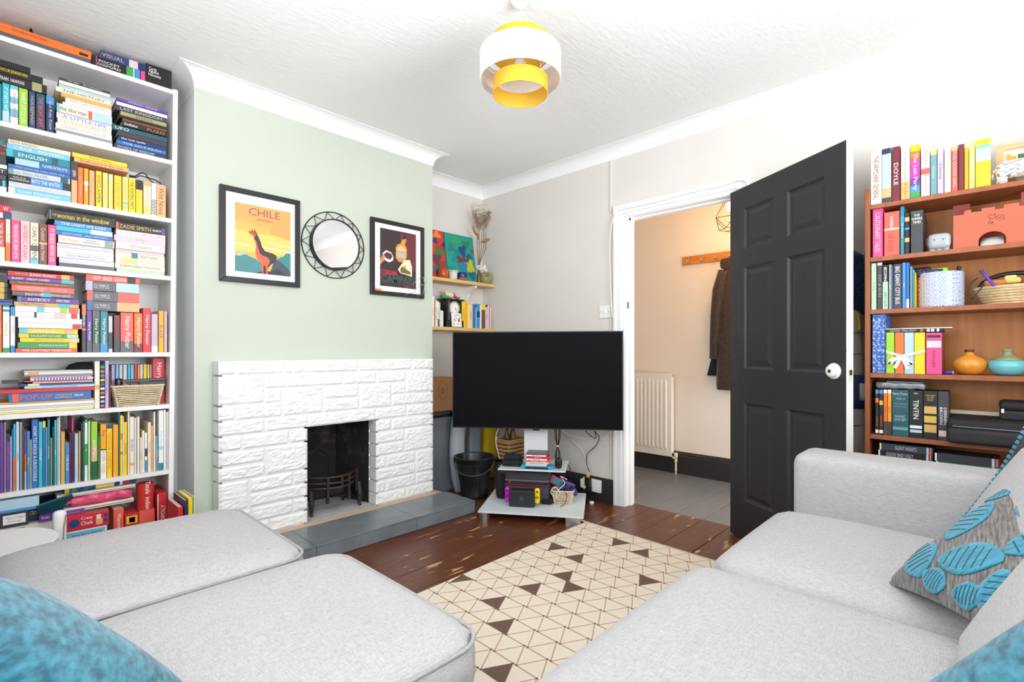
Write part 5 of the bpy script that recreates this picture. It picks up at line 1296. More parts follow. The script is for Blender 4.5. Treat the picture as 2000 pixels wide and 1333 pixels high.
# coat hanging on the rail
TWEED = streak('brown_tweed', '4a3c33', '2c241f', (1,1,1), 120, .7)
yc_ = 1.50
def coat(name, label, sect, mat, seg=28, cat='coat'):
    e = thing(name, label, cat, (sect[0][0], sect[0][1], sect[-1][2]))
    def P(i, j):
        f = j*(len(sect)-1); k = min(int(f), len(sect)-2); t = f-k
        a = [sect[k][q_]*(1-t)+sect[k+1][q_]*t for q_ in range(5)]
        an = 2*math.pi*i; fold = 1 + .05*math.sin(5*an+j*2) + .03*math.sin(9*an+4*j)
        return (a[0]+a[3]*math.cos(an)*fold, a[1]+a[4]*math.sin(an)*fold, a[2])
    mb = MB().grid(P, seg, 5*len(sect), closeu=True)
    mb.add([P(i/seg, 0) for i in range(seg)], [tuple(range(seg))[::-1]]); mb.add([P(i/seg, 1) for i in range(seg)], [tuple(range(seg))])
    mb.build('body', mat, e, smooth=True); return e
ct_ = coat('coat', 'brown tweed coat with buttons hanging on the hall rail', [(4.075, 1.46, 1.82, .02, .03), (4.07, 1.46, 1.76, .05, .07), (4.06, 1.465, 1.66, .062, .09), (4.055, 1.475, 1.50, .066, .10), (4.055, 1.485, 1.25, .066, .10), (4.06, 1.495, 1.0, .066, .103), (4.06, 1.50, .80, .066, .105), (4.06, 1.50, .755, .064, .10)], TWEED)
MB().tube([(4.03,1.53,1.70),(4.02,1.565,1.55),(4.02,1.585,1.35),(4.03,1.60,1.15),(4.03,1.605,1.0)], [.045,.052,.048,.043,.040], 12).build('sleeve', TWEED, ct_, smooth=True)
MB().rbox((4.04,1.495,1.755), .05, .062, .045, .03, 4).build('collar', TWEED, ct_, smooth=True)
for z in (1.36, 1.23, 1.09): along((3.985, 1.53, z), (-1,0.2,0), [(.012,0),(.012,.004),(.008,.006),(0,.005)], 12).build('button', M('horn_button', '241b16', .3), ct_)
coat('coat', 'navy coat hanging behind the brown tweed coat', [(4.13, 1.46, 1.79, .008, .03), (4.128, 1.47, 1.70, .012, .07), (4.128, 1.52, 1.30, .013, .09), (4.128, 1.56, 1.0, .013, .11), (4.128, 1.59, .86, .013, .12)], M('navy_wool', '1c2233', .95))
# hall pendant
hp = onx(1427, 393, 3.62)
hl = thing('hall_pendant', 'black geometric wire pendant lamp in the hall', 'lamp', (hp.x, hp.y, ZC))
hz = hp.z
W_ = M('black_wire', '17171a', .4, .3)
top = [(hp.x+.03*math.cos(a), hp.y+.03*math.sin(a), hz+.03) for a in [k*math.pi*2/5 for k in range(5)]]
midr = [(hp.x+.115*math.cos(a), hp.y+.115*math.sin(a), hz-.125) for a in [k*math.pi*2/5 for k in range(5)]]
bot = [(hp.x+.075*math.cos(a+.6), hp.y+.075*math.sin(a+.6), hz-.20) for a in [k*math.pi*2/5 for k in range(5)]]
for k in range(5):
    j = (k+1) % 5
    for a, b in ((top[k], midr[k]), (midr[k], midr[j]), (midr[k], bot[k]), (midr[j], bot[k]), (bot[k], bot[j]), (top[k], top[j])):
        MB().tube([a, b], .0022, 5).build('wire', W_, hl)
MB().lathe([(.016, 0), (.018, .06), (.004, .075), (.003, ZC-hz-.032)], (hp.x, hp.y, hz+.03), 12).build('lamp_holder', BLK, hl)
MB().lathe([(0, -.075), (.018, -.07), (.028, -.05), (.024, -.025), (.013, 0), (.013, .025)], (hp.x, hp.y, hz+.005), 16).build('bulb', M('warm_bulb', 'fff0d0', .4, emit=('ffd9a0', 14)), hl, smooth=True)
l = bpy.data.lights.new('hall_bulb_light', 'POINT'); l.energy = 9; l.color = (1.0, .47, .06); l.shadow_soft_size = .05
lo = bpy.data.objects.new('hall_bulb_light', l); col.objects.link(lo); lo.location = (hp.x, hp.y, hz-.12)
area('hall_fill_light', (3.63, 0.06, 1.0), (math.radians(90), 0, 0),   .8, 1.4, 19, (0.94, .97, 1.0))  # added neutral fill for the lower hall; the end wall has no window

# coats behind the door
FUR = streak('navy_fleece', '34416e', '1a2342', (1,1,1), 130, 1.0); QLT = M('grey_quilted_nylon', 'c4bcb4', .5, bump=(14, .4, .01)); NVP = M('navy_nylon', '36456f', .55)
c1_ = coat('coat', 'fluffy navy fleece hood hanging between door and teak bookcase', [(2.93, .52, 1.56, .02, .03), (2.91, .51, 1.52, .06, .075), (2.90, .505, 1.43, .07, .085), (2.90, .50, 1.34, .065, .09), (2.91, .505, 1.27, .055, .08), (2.92, .51, 1.23, .04, .06)], FUR)
c2_ = coat('coat', 'grey quilted jacket with navy panel hanging behind the open door', [(2.94, .56, 1.50, .02, .04), (2.92, .56, 1.40, .05, .08), (2.91, .545, 1.25, .065, .10), (2.90, .535, 1.05, .075, .105), (2.90, .53, .85, .075, .11), (2.905, .525, .60, .07, .115), (2.92, .52, .48, .06, .11)], QLT)
def band(e, z0, z1, mat, nm, r0, r1, cx, cy, a0=2.6, a1=5.2, off=.006):
    MB().grid(lambda i, j: (cx+(r0+off)*math.cos(a0+(a1-a0)*i), cy+(r1+off)*math.sin(a0+(a1-a0)*i), z0+(z1-z0)*j), 16, 3).build(nm, mat, e, smooth=True, solid=.003)
band(c2_, .79, .95, NVP, 'navy_panel', .078, .112, 2.90, .531)
band(c2_, .83, .91, MOUNT, 'white_label', .081, .115, 2.90, .531, 3.9, 4.55)
MB().tube([(2.865,.463,1.24),(2.85,.452,1.20),(2.845,.452,1.16)], .006, 6).build('yellow_trim', YEL, c2_)
for z in (.55, .68, 1.02, 1.12):
    MB().tube([(2.90+.079*math.cos(a), .532+.113*math.sin(a), z+.03*math.sin(a*2)) for a in [2.6+2.6*k/14 for k in range(15)]], .002, 4).build('quilt_seam', M('seam_grey', '5a5552', .7), c2_)
coat('coat', 'black coat hanging against the wall beside the teak bookcase', [(2.975, .47, 1.18, .01, .02), (2.97, .465, 1.05, .018, .035), (2.965, .455, .85, .022, .04), (2.965, .455, .5, .024, .04)], M('black_fabric', '1b1b1d', .9))

# ================================================================== books in the white bookcase
KS = {1: (0, 30, 5.553), 2: (0, 250, 5.553), 3: (0, 390, 5.553), 4: (0, 510, 5.553), 5: (0, 680, 5.128), 6: (0, 860, 5.128), 7: (1680, 260, 3.703), 8: (1680, 590, 3.703)}
def KL(k, x, y, Y):
    a = KS[k]; return ony(a[0]+x/a[2], a[1]+y/a[2], Y)
def KR(k, x, y, X):
    a = KS[k]; return onx(a[0]+x/a[2], a[1]+y/a[2], X)
SPY = 2.968
def row(k, z, items, where, grp, Y=SPY, d=.17, kind='book', name='book', cat='book'):
    prev = BX0+.026; tops = []
    for i, it in enumerate(items):
        a, b, t, c_ = it[:4]; tx = it[4] if len(it) > 4 else None; tc = it[5] if len(it) > 5 else 'white'; bands = it[6] if len(it) > 6 else (); ln = it[7] if len(it) > 7 else 0
        p, q_ = KL(k, a, t, Y), KL(k, b, t, Y)
        xa, xb = max(p.x, prev+.0004), q_.x
        th = max(xb-xa-.0004, .003); h = KL(k, (a+b)/2, t, Y).z - z
        dd_ = min(d, .75*h+.02); jy = ((i*37) % 7)*.0012
        book(name, th, h, dd_, c_, (xa+th/2, Y+jy, z+.0003), 0, False, '%s %s, %s upright %s' % (c_, cat, ordn(i), where), cat, grp, tx, tc, bands, kind, ln)
        prev = xa+th; tops.append((xa, prev, z+h))
    return tops
def stack(k, xl, xr, ytop, ybot, base, items, where, grp, Y=SPY, d=.19, name='book', cat='book'):
    """items from top to bottom: (weight, dl, dr, colour, text, tcol, bands)"""
    top = KL(k, xl, ytop, Y).z; tot = sum(i[0] for i in items); z = base + .0004; H_ = top-base
    n = len(items); x0 = KL(k, xl, ybot, Y).x; x1 = KL(k, xr, ybot, Y).x; per = (x1-x0)/(xr-xl)
    for j, it in enumerate(items[::-1]):
        w, dl_, dr_, c_ = it[:4]; tx = it[4] if len(it) > 4 else None; tc = it[5] if len(it) > 5 else 'white'; bands = it[6] if len(it) > 6 else ()
        th = H_*w/tot; a, b = x0+dl_*per, x1+dr_*per
        i = n-1-j
        pos = 'top' if i == 0 else ('bottom' if i == n-1 else ordn(i)+' from top')
        jy = ((i*29+n) % 6)*.0016
        book(name, th-.0005, b-a, d, c_, (b, Y+jy, z+th/2), 0, True, '%s %s, %s of %s' % (c_, cat, pos, where), cat, grp, tx, tc, bands)
        z += th
    return z
S1, S2, S3, S4, S5, S6, S7 = [SHZ[i]+.0002 for i in (1, 2, 3, 4, 5, 6, 7)]
ST = SHZ[0]+.0002
bw = 'on white bookcase %s shelf'
# --- on top of the bookcase
gmo = thing('board_game', 'long flat orange and grey game box lying on top of the white bookcase', 'box', (.18, 3.0, ST))
a, b = KL(1, -150, 60, 2.965), KL(1, 985, 470, 2.965)
MB().box(a.x, 2.968, ST, b.x, 3.15, ST+.022).build('box_base', pm('dark grey'), gmo); MB().box(a.x-.002, 2.966, ST+.0225, b.x+.001, 3.152, ST+.058).build('box_lid', pm('orange'), gmo)
MB().box(b.x-.04, 2.9652, ST+.030, b.x-.01, 2.9662, ST+.042).build('label_patch', pm('black'), gmo)
lettering('DOUBLE SOLITAIRE', (a.x+.13, 2.9655, ST+.044), (1,0,0), (0,0,1), .11, .010, pm('maroon'), gmo, world=True)
tri = thing('photo_easel', 'small black wire easel on top of the orange game box', 'easel', (.08, 3.04, ST+.058))
ax = KL(1, 340, 150, 3.0).x
MB().tube([(ax-.012, 3.0, ST+.0605), (ax, 3.02, ST+.100), (ax+.008, 3.0, ST+.0605)], .003, 5).build('wire', BLK, tri); MB().tube([(ax, 3.02, ST+.100), (ax, 3.06, ST+.0605)], .003, 5).build('rear_leg', BLK, tri)
bx_2 = thing('black_folder', 'thin black folder lying behind the orange game box lid', 'folder', (.25, 3.07, ST+.058))
MB().box(KL(1,470,0,3.05).x, 3.0, ST+.0585, KL(1,880,0,3.05).x, 3.14, ST+.066).build('folder', pm('black'), bx_2); MB().box(KL(1,470,0,3.05).x, 2.9985, ST+.0595, KL(1,880,0,3.05).x, 3.0, ST+.065).build('spine_strip', pm('charcoal'), bx_2)
xa, xb = KL(1, 1003, 0, SPY).x, KL(1, 1575, 0, SPY).x
def boxed(name, label, cat, x0, x1, z0, z1, y0, y1, c_, texts=(), bands=()):
    e = thing(name, label, cat, ((x0+x1)/2, (y0+y1)/2, z0))
    MB().box(x0, y0, z0, x1, y1, z1).build('box', pm(c_), e, bevel=.001)
    for (f0, f1, g0, g1, bc_) in bands: MB().box(x0+(x1-x0)*f0, y0-.0006, z0+(z1-z0)*g0, x0+(x1-x0)*f1, y0+.0002, z0+(z1-z0)*g1).build('print_panel', pm(bc_), e)
    for (tx, fx, fz, L_, Hh, tc, *r_) in texts: lettering(tx, (x0+(x1-x0)*fx, y0-.0011, z0+(z1-z0)*fz), (1,0,0), (0,0,1), (x1-x0)*L_, (z1-z0)*Hh, pm(tc), e, world=True)
    return e
zt = ST
z1_ = ST + .052
book('dictionary', .050, xb-xa, .14, 'black', (xb, SPY, ST+.0255), 0, True, 'thick black pocket dictionary with green and pink blocks on the white bookcase top', 'book', None, [('POCKET\nOXFORD', .09, .52, 'white')], 'white', [(.065,.08,'pink'), (.63,.76,'green'), (.76,.79,'pale green'), (.80,.89,'mid blue'), (.91,1,'pink')])
xa2 = KL(1, 1095, 0, SPY).x; 
book('dictionary', .036, xb-xa2+.002, .13, 'dark blue', (xb+.002, SPY+.003, ST+.0510+.0185), 0, True, 'slate blue reference book lying on the black pocket dictionary', 'book', None, [('VISUAL', .02, .50, 'gold')], 'gold', [(.62,.82,'pale pink'), (.85,.97,'navy')])
boxed('card_game', 'black card game box with white lettering on the white bookcase top', 'box', KL(1,1582,0,SPY).x, KL(1,1862,0,SPY).x, ST, ST+.096, SPY, SPY+.15, 'black', [('Cards', .26, .80, .30, .16, 'white'), ('Against', .30, .64, .38, .19, 'white'), ('Humanity', .34, .47, .48, .19, 'white')])

# --- first shelf down
w = bw % 'top'
tp = row(1, S1, [(-60,20,735,'teal'),(25,105,738,'turquoise','IT STARTS WITH US','white',[(.7,1,'pale blue')]),(110,198,760,'sky blue','Verity  ESSIE','red',[(.1,.3,'white'),(.45,.6,'white'),(.8,1,'white')]),(205,305,790,'lime green','SWEET LITTLE LIES','white'),(315,385,825,'dark blue','HOUSEMAID','gold'),(393,490,850,'dark teal','THE NIGHT SHIFT','pink',[(.4,1,'charcoal')]),(500,590,882,'navy','And Ruby Knew','pale blue',[(0,.2,'mid blue')])], 'from left '+w, 'upright books on the top shelf')
zb_ = max(t[2] for t in tp)
b1 = KL(1, 510, 850, SPY); b2 = KL(1, 465, 700, SPY); b3 = KL(1, 330, 620, SPY)
for (th, xr_, tx, lb, tcx) in ((.038, b1.x, [('THE GIRL ON THE TRAIN  HAWKINS', .05, .70, 'white')], 'black paperback lying lowest on upright books %s' % w, 'white'), (.030, b2.x, [('EVELYN HUGO', .03, .40, 'white'), ('TAYLOR JENKINS REID', .44, .80, 'yellow')], 'black paperback lying second on upright books %s' % w, 'yellow'), (.026, b3.x, [('THE GIRL', .1, .4, 'grey')], 'small black book lying topmost on upright books %s' % w, 'grey')):
    book('book', th, .235, .15, 'black', (xr_, SPY+.004, zb_+.0006+th/2), 0, True, lb, 'book', 'books lying across the top shelf row', tx, 'white', [(.80,.93,'khaki')] if th > .03 else ())
    zb_ += th+.0006
stack(1, 605, 1210, 655, 1270, S1, [(4,35,-20,'charcoal','The Tiger    The Corrections','white'),(5,35,-20,'off white'),(4,35,-15,'pale blue'),(7,0,-5,'cream','THE HISTORY','brown'),(6,55,0,'tan'),(7,100,0,'white','MRS DALLOWAY','grey'),(4,70,0,'pale lavender'),(12,10,5,'ivory',[('the dice man',.05,.52,'charcoal')],'charcoal',[(.0,.05,'sky blue'),(.56,.63,'coral'),(.65,1,'pale blue')]),(8,10,5,'pale lavender','A LITTLE LIFE','mid blue'),(7,20,0,'cream','ALL THE LIGHT WE CANNOT SEE','tan'),(8,0,5,'white','THE BURNT ROOM  VAUGHAN','grey'),(4,-10,10,'grey'),(6,5,10,'off white')], 'the pale stack %s' % w, 'pale stack on the top shelf')
stack(1, 1235, 1812, 880, 1425, S1, [(5,30,10,'purple','NORMAL PEOPLE','pale lavender'),(6,30,5,'white'),(9,10,0,'charcoal','LAST KINGDOM','pale grey'),(7,70,-5,'khaki','ESSAYS','charcoal'),(5,60,-5,'black'),(4,90,-5,'brown'),(9,80,0,'black',[('Godfather',.05,.35,'white'),('PUZO',.52,.97,'orange')]),(9,-10,5,'dark teal',[('UFO',.03,.3,'white')]),(8,40,0,'charcoal','THE GOOD PEOPLE','maroon'),(8,50,-5,'navy',[('the lost spells',.05,.55,'white')]),(7,30,-10,'blue','THE SALT PATH','pale blue'),(9,5,-5,'navy',[('WORDS OF WISDOM',.05,.75,'pale grey')])], 'the dark stack %s' % w, 'dark stack on the top shelf')
# --- second shelf
w = bw % 'second'
stack(2, -260, 70, 70, 660, S2, [(8,0,-40,'teal'),(8,0,0,'maroon'),(6,0,-10,'brown'),(12,0,-5,'charcoal'),(6,0,5,'white'),(9,0,5,'black','EXTINCT','white'),(8,0,-5,'charcoal'),(9,0,5,'black',None,'white',[(.85,.95,'turquoise')]),(8,0,0,'white')], 'the far left stack %s' % w, 'far left stack on the second shelf')
stack(2, 78, 765, 110, 690, S2, [(6,10,0,'cream',[('MAYA ANGELOU',.03,.46,'charcoal')]),(8,0,-5,'sky blue','CIRCE   ODYSSEY','white'),(10,-10,-5,'teal',[('ENGLISH',.18,.62,'white')],'white',[(0,.1,'turquoise'),(.7,.8,'dark teal')]),(9,80,0,'pale blue',[('FLOWERS IN THE ATTIC',.48,.95,'white')],'white',[(.42,1,'blue')]),(6,10,0,'blue','The time we met each day','pale blue'),(8,10,-5,'pale grey',[('Last Seen ALIVE',.06,.62,'grey teal')],'white',[(.0,.08,'grey teal'),(.84,.97,'dark teal')]),(10,10,5,'black',[('PAULA\nHAWKINS',.03,.32,'white'),('INTO THE WATER',.36,.82,'white')],'white',[(.345,.86,'mid blue')]),(8,15,5,'pale grey','Shelter','pale blue'),(9,10,5,'sky blue','Lost Daughter','white',[(0,.1,'pale lavender')])], 'the blue stack %s' % w, 'blue stack on the second shelf')
tp = row(2, S2, [(775,840,362,'peach',[('LEAN',.22,.36,'white')],'white',[(0,.45,'charcoal')]),(845,905,430,'orange','Boy, Swallows','peach'),(912,962,440,'amber','Sunfall','white',[(.35,.45,'white')]),(970,1030,460,'peach','Educated','tan'),(1040,1105,470,'yellow','DISCLAIMER','charcoal'),(1115,1172,487,'pale yellow','Yellowface','tan'),(1180,1230,500,'pale yellow',None,'white',[(.04,.12,'pale blue')]),(1240,1320,520,'yellow','THE FAMILY UPSTAIRS','khaki'),(1330,1392,535,'pale yellow','SWEETBITTER','gold',[(.72,.78,'sky blue')]),(1397,1472,545,'yellow','THE HUNTING PARTY','charcoal'),(1478,1550,565,'yellow','Girl A','tan',[(0,.28,'black')]),(1558,1640,580,'cream','Convenience','tan',[(0,.14,'tan'),(.72,1,'pale yellow')]),(1645,1700,600,'white',None,'black',[(.5+.045*q/1.0,.52+.045*q,'black') for q in range(10)]),(1703,1803,618,'peach','Wild Notes','brown')], 'of the yellow row '+w, 'yellow row on the second shelf')
ztop = max(t[2] for t in tp[:9])
for (th, a, b, c_, tx, lb) in ((.020, 805, 1395, 'peach', 'Sunflowers in the rain', 'peach paperback lying lower across the yellow row'), (.020, 785, 1380, 'yellow', 'Daisy Jones', 'yellow paperback lying uppermost across the yellow row')):
    x0_, x1_ = KL(2, a, 400, SPY).x, KL(2, b, 400, SPY).x
    book('book', th, x1_-x0_, .13, c_, (x1_, SPY+.003, ztop+.0006+th/2), 0, True, lb, 'book', 'paperbacks lying on the yellow row', tx, 'brown'); ztop += th+.0006
cp = [(1400,510),(1460,520),(1500,500),(1540,485),(1580,500),(1610,545),(1660,590),(1690,610)]
cable('black cable looped behind the yellow row of books', [KL(2, x, y_+4, 3.06) for x, y_ in cp], .003, BCB)
cable('second black cable strand behind the yellow row of books', [KL(2, x, y_, 3.075) for x, y_ in ((1400,530),(1480,535),(1520,520),(1600,540),(1680,565),(1745,605))], .003, BCB)
# --- third shelf
w = bw % 'third'
tp = row(3, S3, [(-100,-45,215,'red'),(-40,55,210,'red','THE GIRL IN THE LAGOON','white',[(.66,1,'cream')]),(60,115,213,'cream','Apple Tree','tan',[(.55,1,'orange')]),(122,222,220,'pink','THE HOUSE WE GREW UP IN','white'),(225,325,234,'pale pink','AMERICANAH','coral'),(330,420,252,'cream','CARLY OWENS','charcoal',[(.85,1,'sky blue'),(.55,.68,'dark grey')]),(425,515,264,'brown','Crushed  Kate Hamer','pale pink',[(.45,.5,'peach')]),(520,610,278,'pink','IT ENDS WITH US','white')], 'of the pink row '+w, 'pink row on the third shelf')
ztop = max(t[2] for t in tp)
x1_ = KL(3, 118, 150, SPY).x
book('book', .024, .19, .14, 'off white', (x1_+.003, SPY+.003, ztop+.0126), 0, True, 'pale patterned paperback lying across the pink row', 'book', 'books lying on the pink row', None, 'red', [(.86,1,'dark blue'),(.6,.8,'coral')])
book('book', .030, .19, .14, 'red', (x1_, SPY+.001, ztop+.0252+.0152), 0, True, 'bright red paperback lying uppermost across the pink row', 'book', 'books lying on the pink row', [('W', .88, .96, 'white')])
stack(3, 600, 1235, 108, 755, S3, [(16,-75,15,'black',[('woman in the window',.13,.91,'yellow'),('THE',.06,.12,'gold')],'yellow',[(.03,.04,'grey')]),(8,-5,-25,'mid blue','THE LIGHT WE LOST','white'),(8,10,-15,'turquoise',None,'white',[(.6,1,'ivory')]),(7,10,-10,'blue','ALWAYS HOME    SALLY HEPWORTH','pale blue'),(12,30,5,'off white',[('Tim Weaver',.02,.36,'peach'),('WHAT\nREMAINS',.40,.78,'dark grey')],'grey',[(.82,.98,'grey')]),(7,20,0,'pale grey','THE CHILD','white'),(8,20,0,'white','HOUSE OF GLASS','pale pink'),(8,20,0,'pale lavender','One Breath Away','grey'),(9,40,5,'pale grey','ATTEND','white'),(6,40,10,'dark grey')], 'the mixed blue stack %s' % w, 'blue and white stack on the third shelf')
stack(3, 1250, 1793, 235, 800, S3, [(11,10,0,'black',[('ZADIE SMITH',.06,.70,'gold'),('ON BEAUTY',.73,.92,'white')],'white',[(.0,.05,'coral'),(.93,.99,'purple')]),(8,10,0,'white',[('MONICA ALI',.08,.45,'grey'),('BRICK LANE',.50,.98,'coral')]),(9,-10,0,'pale pink','Lilly','grey'),(11,5,-5,'ivory','Shuggie','grey'),(4,5,-10,'pale pink'),(8,5,-5,'cream',[('Rose Tremain',.5,.85,'brown')],'brown',[(.31,.44,'teal')]),(8,5,-5,'off white','Bernardine Evaristo','tan',[(.16,.40,'pale yellow')]),(9,0,-5,'cream','Elizabeth Gilbert  City of Girls','charcoal'),(5,15,-10,'white',None,'white',[(.0,1,'pale green')])], 'the cream stack %s' % w, 'cream stack on the third shelf')
# --- fourth shelf
w = bw % 'fourth'
tp = row(4, S4, [(-90,-50,480,'navy'),(-45,20,478,'orange','TIGER','white'),(30,105,482,'white','World','yellow',[(0,.04,'green'),(.08,.14,'mid blue'),(.9,1,'green')]),(112,165,497,'mid blue','Diary','pink',[(.2,.85,'white')])], 'at far left '+w, 'upright books at the far left of the fourth shelf')
ztop = max(t[2] for t in tp)+.0004
for i, (th, c_, xr_) in enumerate(((.012,'blue',135),(.012,'dark blue',135),(.026,'black',78),(.022,'black',80),(.022,'charcoal',80),(.028,'black',82))):
    x1_ = KL(4, xr_, 400, SPY).x
    book('book', th, x1_+.13, .15, c_, (x1_, SPY+.002*(i % 3), ztop+th/2), 0, True, '%s book, %s from bottom of the dark pile %s' % (c_, ORD[i], w), 'book', 'dark pile at the far left of the fourth shelf', None, 'white', [(.86,.95,'gold')] if i in (2,3,4) else ())
    ztop += th+.0005
stack(4, 170, 860, 108, 985, S4, [(10,-80,-60,'red',[('JAMIE SMART',.1,.3,'gold'),('BUNNY MONKEY',.32,.72,'white')],'white',[(.8,.93,'gold')]),(8,-80,-60,'purple',[('BUNNY   DREAM DINERS',.06,.62,'white')],'white',[(.8,1,'turquoise')]),(8,-62,-60,'brown','An Awesome Friendly Kid','gold'),(13,-42,-60,'coral',[('THE CHRISTMASAURUS\nTHE NAUGHTY LIST',.06,.55,'white'),('TOM FLETCHER',.60,.88,'pale pink')]),(9,-35,-65,'dark grey',[('SKELETON KEY',.2,.5,'white'),('ANTHONY HOROWITZ',.62,.95,'white')],'white',[(.45,.62,'turquoise')]),(11,15,-5,'purple',[('ANYBODY',.16,.52,'white'),('owen mann',.62,.84,'white')],'white',[(.02,.06,'mid blue')]),(8,-15,-5,'tan',[('Dragon Mountain',.08,.45,'black')],'black',[(.68,.86,'turquoise')]),(11,-5,5,'white',None,'navy',[(.32,.44,'sky blue'),(.68,.8,'lime green'),(.82,.98,'coral')]),(11,-5,5,'white',None,'navy',[(.28,.32,'navy'),(.58,.78,'pale pink'),(.86,.96,'red')]),(11,25,30,'white',None,'grey'),(10,25,25,'white',None,'white',[(.85,.99,'red')]),(11,35,-15,'yellow',[('GENIUS IDEAS',.2,.6,'white')],'white',[(0,.14,'sky blue'),(.76,.92,'peach')]),(8,30,-10,'green',[('EXCELLENT EXCUSES',.2,.7,'white')],'white',[(0,.16,'yellow'),(.8,1,'pale green')]),(9,45,0,'yellow',[('REALLY LUCKY (SORT OF)',.24,.72,'orange')],'orange',[(.84,.96,'pale pink')]),(12,20,-25,'green',[('TOM GATES IS ABSOLUTELY FANTASTIC',.34,.82,'white')],'white',[(.86,1,'yellow')]),(8,0,-22,'coral','THE 13-STOREY TREEHOUSE','white')], "the children's stack %s" % w, "children's stack on the fourth shelf")
tp = row(4, S4, [(888,935,470,'charcoal',[('HEROES',.22,.45,'white')],'white',[(0,.22,'orange'),(.5,.55,'coral')]),(940,1000,540,'purple','Harry Potter','white',[(.75,1,'dark grey')]),(1005,1085,540,'dark green','Harry Potter','white',[(0,.25,'dark grey'),(.8,1,'dark grey')]),(1090,1172,545,'teal','Harry Potter','white',[(.78,1,'mid blue')]),(1178,1222,600,'pale grey',None,'white',[(.45,.9,'charcoal')]),(1236,1305,590,'maroon',None,'white',[(.6,1,'charcoal')]),(1310,1450,562,'coral','Harry Potter','white',[(.72,1,'dark grey')]),(1455,1545,568,'orange','Harry Potter','white',[(.78,1,'maroon')]),(1550,1640,512,'red','Harry Potter','white'),(1645,1715,577,'lavender','The Boy who','yellow',[(.84,1,'white')]),(1725,1780,542,'amber','BLAZE','purple'),(1786,1797,548,'white'),(1800,1814,550,'pale pink')], 'of the right hand row '+w, 'right hand row on the fourth shelf')
ztop = max(t[2] for t in tp[1:8])+.0004
for i, (th, c_, tx, tc, bands, a, b) in enumerate(((.044,'dark grey',[('OLYMPUS',.14,.42,'pale grey')],'white',[(.0,.08,'blue'),(.56,1,'peach')],945,1510),(.046,'dark grey',[('OLYMPUS',.14,.42,'pale grey')],'white',[(0,.1,'coral'),(.58,1,'coral')],945,1512),(.044,'dark grey',[('OLYMPUS',.14,.42,'pale grey')],'white',[(0,.12,'lavender'),(.56,1,'pale blue')],930,1505),(.030,'coral',[('BOY  BACK  CLOUD',.14,.74,'white')],'white',[(.76,.92,'black')],935,1515))):
    x0_, x1_ = KL(4, a, 400, SPY).x, KL(4, b, 400, SPY).x
    book('book', th, x1_-x0_, .14, c_, (x1_, SPY+.002*(i % 2), ztop+th/2), 0, True, '%s paperback, %s from bottom of four lying %s' % (c_, ORD[i], w), 'book', 'four lying on the fourth shelf row', tx, tc, bands); ztop += th+.0005
# --- fifth shelf
w = bw % 'fifth'
z = stack(5, -60, 945, 425, 640, S5, [(12,-10,0,'red'),(24,135,-35,'blue',[('POP-UP',.13,.50,'coral'),('A Journey through\nthe LEGO Universe',.54,.76,'yellow'),('FEBRUARY',.78,.9,'white')],'white',[(.04,.115,'coral')]),(6,20,-5,'tan'),(9,0,0,'white'),(7,30,5,'pale grey'),(5,0,0,'white'),(5,10,-5,'pale yellow')], 'the large flat pile %s' % w, 'large flat pile on the fifth shelf', d=.21)
x1_ = KL(5, 945, 400, SPY).x
for i, (th, a, b, c_, tx, tc, bands) in enumerate(((.012,245,945,'pale blue','LITTLE EXPLORERS','mid blue',()),(.009,200,942,'dark blue',None,'white',[(.1,.25,'pale yellow')]),(.006,330,930,'white',None,'white',()),(.005,245,925,'coral',None,'white',()),(.011,305,935,'pale lavender',None,'white',[(.06+.048*q,.08+.048*q,'purple') for q in range(18)]),(.007,300,925,'lavender',None,'white',()),(.006,240,935,'grey',None,'white',()),(.012,245,930,'off white',None,'white',[(.05,.2,'amber')]),(.006,240,925,'pale grey',None,'white',()))):
    x0_, x1_ = KL(5, a, 300, SPY).x, KL(5, b, 300, SPY).x
    book('notebook', th, x1_-x0_, .20, c_, (x1_, SPY+.003*(i % 3), z+th/2), 0, True, '%s notebook, %s up in the pile of pads above the red book' % (c_, ORD[i]), 'notebook', 'pile of pads on the fifth shelf', tx, tc, bands); z += th+.0004
hat = thing('cap', 'black cap lying on the pile of pads on the white bookcase', 'cap', (KL(5,840,160,3.08).x, 3.08, z))
hx_ = KL(5, 850, 160, 3.06).x
MB().lathe([(0,.034),(.03,.032),(.055,.022),(.066,.008),(.068,.0005)], (hx_, 3.06, z), 24).build('crown', M('black_fabric', '1b1b1d', .9), hat, smooth=True)
MB().prism([(-.06,0),(-.05,-.05),(0,-.066),(.05,-.05),(.06,0)], (hx_, 3.035, z+.0006), (1,0,0), (0,1,0), (0,0,1), .003).build('peak', M('black_fabric', '1b1b1d', .9), hat)
tb = thing('tablet', 'dark tablet jutting from the left end of the pile of pads', 'tablet', (KL(5,120,340,SPY).x, 3.0, z))
tz0 = KL(5, 130, 355, SPY).z
MB().box(KL(5,20,340,SPY).x, SPY+.002, tz0, KL(5,195,340,SPY).x, SPY+.15, tz0+.009).build('body', pm('charcoal'), tb, bevel=.002); MB().box(KL(5,30,340,SPY).x, SPY+.008, tz0+.009, KL(5,190,340,SPY).x, SPY+.14, tz0+.0098).build('screen', BLK, tb)
MB().box(KL(5,20,340,SPY).x, SPY+.003, S5+.140, KL(5,190,340,SPY).x, SPY+.13, tz0-.0006).build('folder', pm('black'), thing('folder', 'black folder under the dark tablet on the fifth shelf', 'folder', (KL(5,100,340,SPY).x, 3.0, S5+.14))) if tz0-.001 > S5+.142 else None
